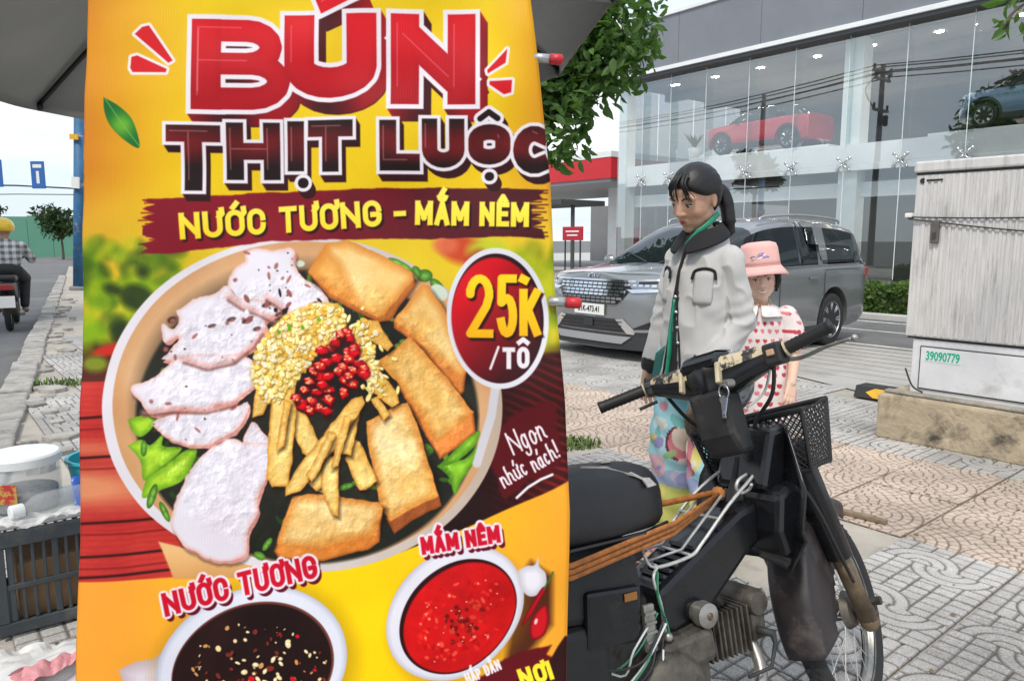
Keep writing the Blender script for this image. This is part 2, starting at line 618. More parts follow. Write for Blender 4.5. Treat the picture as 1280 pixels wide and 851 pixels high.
def tile_material(name, speck, rand):
    m = attr_mat(name, rough=0.85, bump=(420, 0.5, 0.0015))
    n, l = m.node_tree.nodes, m.node_tree.links
    b = n['Principled BSDF']
    src = b.inputs['Base Color'].links[0].from_socket
    tc = n.new('ShaderNodeTexCoord')
    oi = n.new('ShaderNodeObjectInfo')
    geo = n.new('ShaderNodeNewGeometry')
    t = n.new('ShaderNodeTexNoise')
    t.inputs['Scale'].default_value = 210
    t.inputs['Detail'].default_value = 2
    l.new(geo.outputs['Position'], t.inputs['Vector'])
    t2 = n.new('ShaderNodeTexNoise')
    t2.inputs['Scale'].default_value = 1.6
    t2.inputs['Detail'].default_value = 8
    t2.inputs['Roughness'].default_value = .7
    l.new(geo.outputs['Position'], t2.inputs['Vector'])
    def mul(sock, lo, hi, a, b_):
        mr = n.new('ShaderNodeMapRange')
        mr.inputs['From Min'].default_value = a; mr.inputs['From Max'].default_value = b_
        mr.inputs['To Min'].default_value = lo; mr.inputs['To Max'].default_value = hi
        l.new(sock, mr.inputs['Value'])
        hs = n.new('ShaderNodeHueSaturation')
        l.new(mr.outputs['Result'], hs.inputs['Value'])
        return hs
    h1 = mul(t.outputs['Fac'], 1 - speck, 1 + speck, .35, .65)
    h2 = mul(t2.outputs['Fac'], .62, 1.2, .32, .68)
    h3 = mul(oi.outputs['Random'], 1 - rand, 1 + rand, 0, 1)
    l.new(src, h1.inputs['Color']); l.new(h1.outputs['Color'], h2.inputs['Color']); l.new(h2.outputs['Color'], h3.inputs['Color'])
    l.new(h3.outputs['Color'], b.inputs['Base Color'])
    return m
M_tile_g = tile_material('grey_terrazzo', .30, .10)
M_tile_b = tile_material('beige_stamped', .14, .07)
ME_g, ME_b = tile_mesh('grey'), tile_mesh('beige', 100)
ME_g.materials.append(M_tile_g); ME_b.materials.append(M_tile_b)
cells = []
D0 = 0.93 + T / 2
for j in range(-8, 26):
    d = D0 + j * T
    for i in range(0, 16):
        n_ = 3.45 - T * (i + .5)
        cells.append(('g', n_, d, T))
    for q in range(2):
        cells.append(('b', 3.45 + T * 1.435 * (q + .5), d, T * 1.435))
    for i in range(6):
        cells.append(('g', 3.45 + T * 2.87 + T * (i + .5), d, T))
vis, rest = [], []
for c in cells:
    kind, n_, d, w = c
    p = S(n_, d)
    if (p - KA).dot(KR) < .26 or n_ + w / 2 > edge_n(d) - .02 or p.length < .6:
        continue
    if 2.5 < n_ < 3.45 and 1.42 < d < 2.33:      # broken-out patch by the motorbike
        continue
    if 2.95 < n_ < 3.45 and 3.3 < d < 3.8:
        continue
    if n_ > 5.0 and d < 2.2:                      # under the cabinet plinth
        if n_ > 5.3: continue
    x, y, dep = project(p)
    if dep > .3 and -60 < x < 1340 and y < 960 and dep < 9.5 and not (150 < x < 640 and y > 200):
        vis.append((dep, c))
    else:
        rest.append((dep, c))
vis.sort(key=lambda t: t[0])
rest += vis[300:]
ROT = Matrix.Rotation(STREET, 4, 'Z')      # local x along NV, y along DV
for dep, (kind, n_, d, w) in vis[:300]:
    o = link('tile', ME_g if kind == 'g' else ME_b, None, pavement)
    p = S(n_, d, random.uniform(-.0015, .0015))
    o.location = p
    if kind == 'g':
        o.rotation_euler = (random.gauss(0, .003), random.gauss(0, .003), STREET + random.choice((0, PI / 2, PI, -PI / 2)) * (1 if True else 0))
    else:
        o.rotation_euler = (random.gauss(0, .002), random.gauss(0, .002), STREET - PI / 2 + (0 if random.random() < .5 else PI))
for kind in 'gb':
    mb = MB()
    cols = []
    for dep, (k_, n_, d, w) in rest:
        if k_ != kind or d > 12: continue
        mb.box(S(n_, d, -.007), (w - .008, T - .008, .012), ROT.to_3x3())
    if not mb.v: continue
    o = mb.build('tile', M_tile_g if kind == 'g' else M_tile_b, pavement)
    paint(o.data, np.tile(np.array([[.42, .405, .385]] if kind == 'g' else [[.53, .43, .35]]), (len(o.data.vertices), 1)))
    o['kind'] = 'stuff'

# kerb of the left street: rough blocks
M_kerb = mat('kerb_concrete', (0.36, 0.34, 0.31), 0.95, noise=(5, 0.3, 9), bump=(25, 0.8, 0.02), dirt=((0.12, 0.11, 0.1), 4, 0.5, 0.7), rand=.12)
kerb = empty('kerb', kerb_pt(0, 0), )
tag(kerb, 'worn concrete kerb blocks along the left street', 'kerb', kind='structure')
rk = random.Random(3)
for i in range(-6, 44):
    L = .58
    mb = MB()
    c = kerb_pt(i * .62, -.06 + rk.uniform(-.02, .02), -.055 + rk.uniform(-.012, .012)) - kerb.location
    mb.box(c, (.24, L, .17), Matrix.Rotation(math.atan2(KB.y, KB.x) - PI / 2 + rk.gauss(0, .02), 3, 'Z'))
    mb.build('kerb_stone', M_kerb, kerb, bevel=.018)
# loose flat stones behind the kerb
M_rubble = mat('rubble_stone', (0.34, 0.32, 0.29), 0.95, noise=(8, 0.35, 8), bump=(30, .8, .02), rand=.25)
for i in range(46):
    t = rk.uniform(-1.5, 14)
    p = kerb_pt(t, rk.uniform(.1, .36), 0)
    mb = MB()
    k = rk.randint(5, 7)
    r0 = rk.uniform(.05, .13)
    ring = [(p.x + r0 * rk.uniform(.7, 1.2) * math.cos(2 * PI * j / k), p.y + r0 * rk.uniform(.7, 1.2) * math.sin(2 * PI * j / k)) for j in range(k)]
    mb.prism(ring, -.03, rk.uniform(.004, .03), 'z')
    mb.build('stone', M_rubble, pavement, bevel=.006)

# weeds in the broken spot of the pavement and by the kerb
def blades(name, centre, spread, count, h, label, seed, width=.006, cat='weeds'):
    rr = random.Random(seed)
    mb = MB()
    for i in range(count):
        a = rr.uniform(0, 2 * PI); q = spread * math.sqrt(rr.random())
        b = Vector(centre) + Vector((q * math.cos(a), q * .55 * math.sin(a), 0))
        la = rr.uniform(0, 2 * PI); hh = h * rr.uniform(.4, 1.1); ln = hh * rr.uniform(.3, 1.1)
        t = Vector((math.cos(la), math.sin(la), 0)); s = Vector((-t.y, t.x, 0)) * width * rr.uniform(.6, 1.4)
        m_ = b + t * ln * .4 + Vector((0, 0, hh * .75)); e = b + t * ln + Vector((0, 0, hh))
        mb.add([b - s, b + s, m_ + s, m_ - s, e], [(0, 1, 2, 3), (3, 2, 4)])
    o = mb.build(name, mat('weed_green', (0.10, 0.16, 0.035), 0.7, noise=(14, .4)), None, fix=False)
    return tag(o, label, cat, kind='stuff')
blades('weeds', S(3.30, 3.55, -.012), .28, 420, .045, 'low green weeds in the broken pavement beside the woman', 5)
blades('weeds', kerb_pt(1.9, .3, 0), .3, 240, .05, 'low weeds growing along the left kerb', 6)

# strip of wood lying at the broken-out patch
M_oldwood = mat('old_wood', (0.23, 0.17, 0.11), 0.9, noise=(20, .35, 6), bump=(60, .6, .006))
a, b = Vector((1.50, 3.68, .012)), Vector((1.80, 3.40, .012))
mb = MB()
mb.box((a + b) / 2, ((b - a).length, .035, .022), Matrix.Rotation(math.atan2(b.y - a.y, b.x - a.x), 3, 'Z'))
tag(mb.build('wood_strip', M_oldwood, bevel=.004), 'old wooden strip lying on the pavement beside the front wheel', 'wood strip')

# dry leaf scraps and grit scattered on the paving
rl = random.Random(77)
mb = MB()
for i in range(170):
    p = S(rl.uniform(1.4, 6.2), rl.uniform(.6, 4.6), .004)
    L = rl.uniform(.008, .03); a = rl.uniform(0, 6.28)
    d_ = Vector((math.cos(a), math.sin(a), rl.uniform(-.05, .25))); s_ = Vector((-math.sin(a), math.cos(a), 0)) * L * rl.uniform(.2, .5)
    mb.add([p, p + d_ * L * .5 + s_, p + d_ * L, p + d_ * L * .5 - s_], [(0, 1, 2, 3)])
o = mb.build('leaf_litter', mat('dry_leaf', (.17, .12, .06), .9, noise=(30, .5)), None, fix=False)
tag(o, 'scraps of dry leaf and grit scattered over the paving', 'litter', kind='stuff')
# ------------------------------------------------------------------ glass showroom across the road
M_frame = mat('pale_green_frame', (0.78, 0.84, 0.83), 0.45, noise=(3, .05))
M_white = mat('white_panel', (0.82, 0.84, 0.84), 0.5, noise=(2, .05))
M_parapet = mat('grey_cladding', (0.20, 0.215, 0.24), 0.42, noise=(.7, .10), spec=.6)
M_darkstrip = mat('dark_soffit', (0.07, 0.075, 0.085), 0.6)
M_pane = glass_mat('facade_glass', (0.96, 0.985, 0.982), .21)
M_fin = glass_mat('fin_glass', (0.92, 0.975, 0.965), .04)
M_chrome = mat('steel', (0.62, 0.64, 0.65), 0.28, 1.0)
M_int_wall = mat('interior_wall', (0.22, 0.23, 0.24), 0.8, noise=(.6, .12))
M_int_ceil = mat('interior_ceiling', (0.17, 0.18, 0.2), 0.8, noise=(.5, .1))
M_int_floor = mat('interior_floor', (0.5, 0.5, 0.49), 0.35, noise=(.8, .1))
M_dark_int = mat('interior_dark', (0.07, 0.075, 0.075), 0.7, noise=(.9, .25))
M_lamp = mat('downlight', (1, .95, .85), .5, emit=((1.0, .88, .70), 60.0))

FN = 20.0
bld = empty('showroom_building', S(FN, 18.7, -.1), 'two storey glass car showroom with grey parapet', 'building', rotz=STREET - PI / 2)
BW, BD = 27.0, 13.0                       # along the street, depth
ZF, ZB, ZT, ZR = 3.95 + .1, 6.75 + .1, 6.98 + .1, 8.55 + .1
def bpart(name, m_, parent=bld, **k):
    return lambda mb: mb.build(name, m_, parent, **k)
def bb(name, m_, lo, hi, parent=bld, bevel=0.0):
    c = [(a + b) / 2 for a, b in zip(lo, hi)]
    return MB().span(lo, hi).build(name, m_, parent, bevel=bevel)
# parapet: large cladding panels with joints, white trims, dark soffit
xs = [-.15 + i * 2.98 for i in range(10)]
for a, b in zip(xs, xs[1:]):
    bb('cladding_panel', M_parapet, (a + .006, -.28, ZT), (b - .006, -.02, ZR))
bb('parapet_core', M_darkstrip, (-.1, -.019, ZB + .12), (BW, .4, ZR - .1))
bb('parapet_trim', M_white, (-.22, -.34, ZR), (BW, .45, ZR + .12), bevel=.01)
bb('fascia_trim', M_white, (-.22, -.36, ZB + .10), (BW, -.0195, ZT - .003), bevel=.01)
bb('soffit_strip', M_darkstrip, (-.18, -.30, ZB), (BW, .5, ZB + .098))
# slabs, walls, ceilings
bb('roof', M_darkstrip, (0, .46, ZR - 1.0), (BW, BD, ZR - .8))
bb('upper_ceiling', M_int_ceil, (.05, .55, ZB - .02), (BW, BD - .02, ZB + .05))
bb('upper_floor', M_int_floor, (.02, .25, ZF - .30), (BW, BD - .02, ZF))
bb('spandrel', M_white, (.0, .12, ZF - .72), (BW, .24, ZF - .02))
bb('bulkhead', M_white, (.3, .55, 2.64), (BW, .7, 3.04))
bb('lower_ceiling', M_int_ceil, (.05, .72, 3.0), (BW, BD - .02, 3.1))
bb('back_wall', M_int_wall, (-.02, BD, 0), (BW, BD + .2, ZR - 1.0))
bb('end_wall', M_int_wall, (BW + .003, 0, 0), (BW + .2, BD, ZR - 1.0))
bb('ground_floor', M_int_floor, (0, .1, -.02), (BW, BD, .06))
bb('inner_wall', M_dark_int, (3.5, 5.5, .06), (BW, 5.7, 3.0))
bb('inner_wall', M_int_wall, (15.2, 5.2, ZF), (BW, 5.4, ZB - .02))
# white wedge added for the bright sky seen through the far glass upstairs
MB().prism([(.6, ZF + .02), (5.1, ZF + .02), (.6, ZF + 2.1)], 8.2, 8.3, 'y').build('sky_wedge', M_white, bld)
# columns
for x in (8.10, 18.2, 0.05):
    bb('column', M_frame, (x, .26 if x > 1 else .02, .06), (x + (.53 if x > 1 else .35), .74 if x > 1 else .5, ZB - .001))
# glass: panes, fins and their fittings
JX = [0.0, 1.15, 2.35, 3.75, 5.3, 6.8, 8.37, 9.87, 11.37, 12.87, 14.37, 15.87, 17.37, 18.87, 20.37, 21.87, 23.37]
rpane = random.Random(13)
for a, b in zip(JX, JX[1:]):
    for z0, z1 in ((ZF - .55, ZB - .003), (.1, ZF - .565)):
        tl = rpane.uniform(-.004, .004)
        MB().add([(a + .008, 0, z0), (b - .008, tl, z0), (b - .008, tl, z1), (a + .008, 0, z1)], [(0, 1, 2, 3)]).build('window_pane', M_pane, bld)
for i, x in enumerate(JX[1:-1]):
    bb('glass_fin', M_fin, (x - .012, .03, ZF + .02), (x + .012, .42, ZB - .02))
    bb('edge_strip', M_frame, (x - .007, -.004, .1), (x + .007, .012, ZB - .004))
    if x < 14:
        mb = MB()
        c = Vector((x, -.06, ZF - .55))
        for sx in (-1, 1):
            for sz in (-1, 1):
                e = c + Vector((sx * .16, .035, sz * .16))
                mb.tube([c, c.lerp(e, .6) + Vector((0, -.03, 0)), e], [.03, .022, .016], 6)
                mb.lathe([(.04, -.02), (.04, .012)], 10, e, 'y')
        mb.tube([c, c + Vector((0, .2, 0))], .03, 8)
        mb.build('spider_fitting', M_chrome, bld, smooth=True)
# return wall of glass at the corner
for y0 in (.1, 2.2, 4.3, 6.4):
    MB().add([(-.01, y0 + .01, .1), (-.01, y0 + 2.08, .1), (-.01, y0 + 2.08, ZB - .003), (-.01, y0 + .01, ZB - .003)], [(0, 1, 2, 3)]).build('window_pane', M_pane, bld)
# downlights
rb = random.Random(11)
for ix in range(9):
    for iy in range(3):
        x, y = 1.4 + ix * 1.75 + rb.uniform(-.1, .1), 1.3 + iy * 2.2
        MB().lathe([(.10, ZB - .032), (.10, ZB - .021)], 14, (x, y, 0)).build('downlight', M_lamp, bld)
for ix in range(8):
    for iy in range(2):
        MB().lathe([(.08, 2.985), (.08, 2.999)], 12, (2.4 + ix * 1.9, 1.6 + iy * 2, 0)).build('downlight', M_lamp, bld)
for y in (2.4, 4.8, 7.2):
    bb('ceiling_beam', M_int_ceil, (.1, y, ZB - .28), (BW - .1, y + .3, ZB - .021))
# potted plant by the upstairs window
pot = empty('potted_plant', bld.matrix_basis @ Vector((2.6, 1.0, ZF)), 'small potted plant in a white pot upstairs behind the showroom glass', 'plant')
MB().lathe([(.16, 0), (.2, .5), (.17, .5), (.16, .46)], 16).build('pot', M_white, pot, smooth=True)
mb = MB()
for i in range(26):
    a = rb.uniform(0, 6.28); l_ = rb.uniform(.25, .5); e = Vector((math.cos(a) * l_ * .8, math.sin(a) * l_ * .8, .5 + l_ * 1.1)); s = Vector((-math.sin(a), math.cos(a), 0)) * .04
    m_ = e * .55 + Vector((0, 0, .25))
    mb.add([Vector((0, 0, .46)), m_ + s, e, m_ - s], [(0, 1, 2, 3)])
mb.build('leaves', mat('plant_green', (.06, .11, .04), .6), pot, fix=False)
# chairs and a table behind the ground floor glass
M_leather = mat('tan_leather', (.36, .17, .08), .5)
M_blackmetal = mat('black_metal', (.03, .03, .032), .45, .3)
def lounge_chair(x, y, rz, label):
    t = empty('lounge_chair', bld.matrix_basis @ Vector((x, y, .06)), label, 'chair', 'chairs inside the showroom', rotz=STREET - PI / 2 + rz)
    MB().box((0, 0, .42), (.52, .5, .09)).build('seat', M_leather, t, bevel=.02)
    MB().rings([[(x_, -.22 - q * .14 - .06 * (1 - (x_ / .27) ** 2), .44 + q * .42) for x_ in (-.27, -.16, 0, .16, .27)] for q in (0, .33, .66, 1)], cap=False, closed=False).build('backrest', M_leather, t, solid=.05, smooth=True)
    for sx in (-1, 1):
        for sy in (-1, 1):
            MB().tube([(sx * .2, sy * .18, .38), (sx * .25, sy * .24, 0)], .014, 6).build('leg', M_blackmetal, t)
lounge_chair(12.05, 1.5, .6, 'tan lounge chair behind the ground floor glass, nearer the parked van')
lounge_chair(13.9, 1.4, -2.2, 'tan lounge chair behind the ground floor glass, nearer the utility cabinet')
t = empty('side_table', bld.matrix_basis @ Vector((12.95, 1.5, .06)), 'small round table between the lounge chairs in the showroom', 'table')
MB().lathe([(.32, .48), (.32, .51)], 20).build('table_top', M_white, t)
MB().tube([(0, 0, 0), (0, 0, .48)], .025, 8).build('table_leg', M_blackmetal, t)
MB().lathe([(.2, 0), (.2, .02)], 16).build('table_base', M_blackmetal, t)

# hedge in front of the showroom
def leaf_cloud(mb, pts, size, rr, fold=.3, aspect=.5, droop=.0):
    for p in pts:
        d = Vector((rr.gauss(0, 1), rr.gauss(0, 1), rr.gauss(0, .7) - droop))
        d = d.normalized() if d.length > 1e-3 else Vector((1, 0, 0))
        u = d.cross(Vector((rr.gauss(0, 1), rr.gauss(0, 1), rr.gauss(0, 1))))
        if u.length < 1e-3: continue
        u.normalize()
        w = d.cross(u)
        L = size * rr.uniform(.6, 1.3); W_ = L * aspect * .5
        p = Vector(p)
        m1, m2 = p + d * L * .28 + w * L * .04, p + d * L * .62 + w * L * .03
        mb.add([p, m1 + u * W_ * .9 + w * W_ * fold, m2 + u * W_ * .85 + w * W_ * fold, p + d * L - w * L * .06, m2 - u * W_ * .85 + w * W_ * fold, m1 - u * W_ * .9 + w * W_ * fold, m1, m2],
               [(0, 1, 6), (1, 2, 7, 6), (2, 3, 7), (0, 6, 5), (6, 7, 4, 5), (7, 3, 4)])
def leaf_mat(name, col, var=.5, trans=.25, scale=1.5):
    m = mat(name, col, .5, spec=.35, noise=(scale, var, 3))
    n, l = m.node_tree.nodes, m.node_tree.links
    if 'leaf_tr' not in n:
        t = n.new('ShaderNodeBsdfTranslucent'); t.name = 'leaf_tr'
        t.inputs['Color'].default_value = (col[0] * 1.5, col[1] * 1.7, col[2] * .8, 1)
        x = n.new('ShaderNodeMixShader'); x.inputs['Fac'].default_value = .35
        o = [q for q in n if q.type == 'OUTPUT_MATERIAL'][0]
        l.new(n['Principled BSDF'].outputs[0], x.inputs[1]); l.new(t.outputs[0], x.inputs[2]); l.new(x.outputs[0], o.inputs['Surface'])
    return m
rh = random.Random(5)
M_hedge = leaf_mat('hedge_green', (.085, .15, .03), .5, scale=6)
hedge = empty('hedge', S(14.3, 6, ROAD_Z), 'clipped low green hedge in front of the showroom across the road', 'hedge')
mb = MB()
pts = []
for i in range(5200):
    dd_ = rh.uniform(-3.5, 5)
    if rh.random() < .5: p = S(-.02 - rh.random() * .05 + .05 * math.sin(dd_ * 9), dd_, rh.uniform(.03, .62))
    else: p = S(rh.uniform(0, .8), dd_, .6 + .04 * math.sin(dd_ * 7) + rh.uniform(-.06, .05))
    pts.append(p)
leaf_cloud(mb, pts, .10, rh, aspect=.6)
mb.build('foliage', M_hedge, hedge, fix=False)['kind'] = 'stuff'
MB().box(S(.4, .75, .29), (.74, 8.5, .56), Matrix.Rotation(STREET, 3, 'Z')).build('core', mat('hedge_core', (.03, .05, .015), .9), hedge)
M_kerb2 = mat('pale_kerb', (.5, .49, .47), .85, noise=(3, .15))
o = MB().box(S(13.95, 8, ROAD_Z + .06), (.22, 60, .12), Matrix.Rotation(STREET, 3, 'Z')).build('far_kerb', M_kerb2, bevel=.015)
tag(o, 'pale concrete kerb below the hedge across the road', 'kerb', kind='structure')
o = MB().add([S(14.06, -30, -.02), S(60, -30, -.02), S(60, 60, -.02), S(14.06, 60, -.02)], [(0, 1, 2, 3)]).build('forecourt', mat('forecourt_paving', (.42, .41, .39), .8, noise=(.8, .15)))
tag(o, 'grey paved forecourt in front of the showroom', 'forecourt', kind='structure')

# ------------------------------------------------------------------ filling station canopy beyond the showroom
M_redfascia = mat('red_fascia', (.62, .02, .03), .45, noise=(2, .08))
gs = empty('filling_station', S(24, 30, 0), 'filling station canopy with a red edge beside the showroom', 'canopy', rotz=STREET - PI / 2)
# local x along -street, y away
MB().span((-6, 0, 4.05), (7.2, 9, 4.95)).build('red_fascia', M_redfascia, gs)
MB().span((-6.02, -.02, 4.951), (7.22, 9.02, 5.2)).build('white_fascia', M_white, gs)
MB().span((-5.9, .1, 3.9), (7.1, 8.9, 4.048)).build('canopy_underside', mat('canopy_grey', (.4, .41, .42), .6), gs)
for x in (-3.6, 4.2):
    MB().span((x, 3, 0), (x + .6, 3.6, 3.9)).build('column', M_white, gs)
for x in (-3, 4.6):
    MB().span((x, 3.8, .1), (x + .9, 4.5, 2.0)).build('fuel_pump', M_redfascia, gs, bevel=.04)
MB().span((-6, 12, 0), (8.5, 12.3, 3.6)).build('back_wall', M_int_wall, gs)
def proj_st(px, py, n):       # point on the plane n = const seen at a pixel
    r = ray(px, py); t = n / (r.x * NV.x + r.y * NV.y)
    return Vector((r.x * t, r.y * t, CAM_H + r.z * t))
M_redsign = mat('red_sign', (.45, .015, .03), .5)
sg = empty('red_board', proj_st(716, 292, 19.0) * 1.0, 'small red notice board on legs by the filling station', 'sign', rotz=STREET - PI / 2)
zz = proj_st(716, 292, 19.0).z
MB().box((0, 0, .0), (1.05, .06, .5)).build('panel', M_redsign, sg, bevel=.01)
for sx in (-.4, .4):
    MB().tube([(sx, 0, -.2), (sx, 0, -zz - .02)], .03, 8).build('leg', M_blackmetal, sg)
MB().box((0, -.034, .08), (.7, .004, .05)).build('print_line', M_white, sg)
MB().box((0, -.034, -.06), (.55, .004, .05)).build('print_line', M_white, sg)
wl_ = MB().box(S(19.6, 27, .55), (.25, 9, 1.2), Matrix.Rotation(STREET, 3, 'Z')).build('low_wall', M_white, bevel=.02)
tag(wl_, 'low white wall between the van and the filling station', 'wall')
# shelter frame beside the showroom corner
sh = empty('shelter', S(20.5, 24.5, -.02), 'dark framed shelter at the showroom corner', 'shelter', rotz=STREET - PI / 2)
MB().span((-1.6, -.8, 2.75), (3.2, 1.6, 2.95)).build('roof', M_dark_int, sh)
for x in (.6, 3.0):
    MB().tube([(x, 0, 0), (x, 0, 2.75)], .08, 8).build('post', M_dark_int, sh)
MB().tube([(.6, 0, 2.0), (-.9, 0, 2.74)], .05, 8).build('brace', M_dark_int, sh)

# ------------------------------------------------------------------ far end of the left street
M_greenfence = mat('green_hoarding', (.10, .27, .19), .7, noise=(.3, .1))
fe = empty('hoarding', (-45, 66, ROAD_Z), 'long green site hoarding far down the left street', 'fence', rotz=R(12))
for i in range(14):
    MB().span((-14 + i * 2, 0, 0), (-12.03 + i * 2, .06, 3.4 + .25 * math.sin(i))).build('panel', M_greenfence, fe)
    MB().span((-14.04 + i * 2, .062, 0), (-13.94 + i * 2, .2, 3.3)).build('post', M_darkstrip, fe)
M_faro = mat('far_wall', (.45, .45, .44), .9, noise=(.2, .2))
rt = random.Random(21)
def crown_pts(c, rad, n_, rr, clumps=9):
    cs = []
    for i in range(clumps):
        v = Vector((rr.gauss(0, 1), rr.gauss(0, 1), rr.gauss(0, 1))).normalized() * rr.uniform(.25, .85)
        cs.append((Vector((v.x * rad[0], v.y * rad[1], v.z * rad[2])), rr.uniform(.28, .5)))
    out = []
    for i in range(n_):
        q, s_ = cs[rr.randrange(clumps)]
        v = Vector((rr.gauss(0, 1), rr.gauss(0, 1), rr.gauss(0, 1))).normalized() * s_ * rr.uniform(.55, 1.0)
        out.append(Vector(c) + q + Vector((v.x * rad[0], v.y * rad[1], v.z * rad[2])))
    return out, [Vector(c) + q for q, _ in cs]
M_bark = mat('bark', (.13, .10, .075), .95, noise=(12, .35), bump=(25, .8, .02))
M_leaf = leaf_mat('leaf_green', (.085, .165, .04), .55, scale=2.2)
M_leaf_d = leaf_mat('leaf_dark', (.035, .065, .022), .5, scale=1.2)
def tree(loc, h, rad, leafn, size, label, seed, lm, group=None, lean=(0, 0), clumps=10, aspect=.45):
    rr = random.Random(seed)
    t = empty('tree', loc, label, 'tree', group)
    c = Vector((lean[0], lean[1], h))
    pts, cs = crown_pts(c, rad, leafn, rr, clumps)
    mb = MB()
    fork = Vector((lean[0] * .5, lean[1] * .5, h - rad[2] * .95))
    mb.tube(bez([(0, 0, 0), fork * .5 + Vector((.04, -.03, 0)), fork, c], 4), [.14 * h / 4] * 4 + [.11 * h / 4] * 4 + [.08 * h / 4 - .012 * q * h / 4 for q in range(5)], 8)
    for q in cs:
        mid = fork.lerp(q, .5) + Vector((rr.uniform(-.1, .1), rr.uniform(-.1, .1), .1)) * rad[0]
        mb.tube([fork, mid, q], [.045 * h / 4, .028 * h / 4, .01 * h / 4], 6)
    mb.build('trunk', M_bark, t, smooth=True)
    mb = MB()
    leaf_cloud(mb, pts, size, rr, aspect=aspect, droop=.5)
    mb.build('crown', lm, t, fix=False)['kind'] = 'stuff'
    return t
tree((-35, 58, ROAD_Z), 2.9, (2.4, 1.6, 1.5), 1500, .35, 'dark bushy tree at the end of the green hoarding', 31, M_leaf_d)
tree((-55, 76, ROAD_Z), 4.3, (3.2, 2, 1.6), 1500, .45, 'tree rising behind the green hoarding down the street', 32, M_leaf_d)
tree(S(26, 38, 0), 3.5, (3, 3, 2.4), 1800, .4, 'bright green tree behind the filling station', 33, leaf_mat('leaf_bright', (.11, .19, .04), .5))
# the tree over the stall; its crown shows beside the banner
tree((.10, 13.0, -.1), 4.85, (2.2, 2.0, 2.2), 12000, .23, 'leafy green tree between the parasol and the showroom', 41, M_leaf, lean=(.1, 0), clumps=26)
# trees and the power pole across the street behind the viewer: seen mirrored in the showroom glass
tree(S(-5.5, 14.0, ROAD_Z), 7.6, (4.2, 3.2, 2.6), 4200, .5, 'street tree mirrored in the upper showroom glass above the blue car', 42, M_leaf_d, 'trees mirrored in the showroom glass', clumps=14)
tree(S(-6.5, 30.5, ROAD_Z), 6.2, (2.4, 2.2, 1.8), 2200, .45, 'street tree mirrored above the red car in the showroom glass', 43, M_leaf_d, 'trees mirrored in the showroom glass', clumps=10)

pole = empty('power_pole', S(-4, 20.8, ROAD_Z), 'concrete power pole with crossarms and wires mirrored in the showroom glass', 'power pole', rotz=STREET)
M_pole = mat('pole_concrete', (.2, .2, .2), .9)
M_wire = mat('wire_black', (.02, .02, .02), .6)
MB().tube([(0, 0, 0), (0, 0, 11.4)], [.2, .13], 10).build('post', M_pole, pole)
for z, w_, s_ in ((10.9, 1.1, 0), (10.5, .9, .25), (8.8, .9, .5)):
    MB().span((-w_, -.06, z), (w_, .06, z + .14)).build('crossarm', M_pole, pole)
    for x in (-w_ + .1, 0, w_ - .1):
        MB().lathe([(.03, 0), (.09, .06), (.05, .12), (.09, .18), (.04, .28)], 8, (x, 0, z + .14)).build('insulator', M_wire, pole)
for x in (-.35, .3):
    MB().lathe([(.12, 8.0), (.14, 8.1), (.14, 8.5), (.1, 8.6)], 10, (x, -.15, 0)).build('fuse_box', M_wire, pole)
rp = random.Random(2)
for x, z in ((-1.0, 11.2), (0, 11.25), (1.0, 11.2), (-.8, 10.8), (.8, 10.8)):
    for sgn in (-1, 1):
        L = 34
        MB().tube([(x, sgn * L * q / 10, z - 1.5 * (1 - (2 * q / 10 - 1) ** 2) * .55) for q in range(11)], .035, 5).build('wire', M_wire, pole)
MB().tube(bez([(.3, 0, 10.9), (1.3, .3, 9.9), (.4, .1, 8.8)], 8), .035, 5).build('wire', M_wire, pole)
MB().tube(bez([(-.3, 0, 8.8), (-.5, .2, 7.6), (-.1, .1, 6.4), (-.15, .1, 5)], 8), .04, 5).build('wire', M_wire, pole)
# ------------------------------------------------------------------ cars
def paint_mat(name, col, metal=.75, rough=.32):
    m = mat(name, col, rough, metal, coat=1.0, noise=(900, .05, 1))
    return m
M_tyre = mat('tyre_rubber', (.022, .022, .023), .85, noise=(20, .2))
M_alloy = mat('alloy_rim', (.55, .56, .57), .3, .9)
M_blackgloss = mat('black_gloss', (.012, .012, .014), .15, coat=.6)
M_blackplastic = mat('black_plastic', (.03, .031, .033), .6, noise=(40, .15))
M_carglass = mat('car_glass', (.012, .018, .02), .03, 0, spec=.5)
M_brightchrome = mat('chrome', (.78, .79, .8), .12, 1.0)
M_headlamp = mat('headlamp_lens', (.25, .27, .29), .08, .3, coat=1)
M_skid = mat('satin_silver', (.5, .51, .52), .35, .8)
M_plate = mat('number_plate', (.78, .78, .75), .5)
M_ink = mat('black_ink', (.02, .02, .02), .6)

def interp(xs, tab):
    a = np.array(tab, float)
    o = np.argsort(a[:, 0])
    a = a[o]
    # monotone smooth: cubic through points via fine catmull
    res = []
    for c in range(1, a.shape[1]):
        y = np.interp(xs, a[:, 0], a[:, c])
        res.append(y)
    return np.stack(res, -1)
def smooth_cols(tab, n_):
    P = bez([Vector((r[0], r[1], r[2])) for r in tab], n_)
    Q = bez([Vector((r[0], r[3], r[4])) for r in tab], n_)
    return [(p.x, p.y, p.z, q.y, q.z) for p, q in zip(P, Q)]

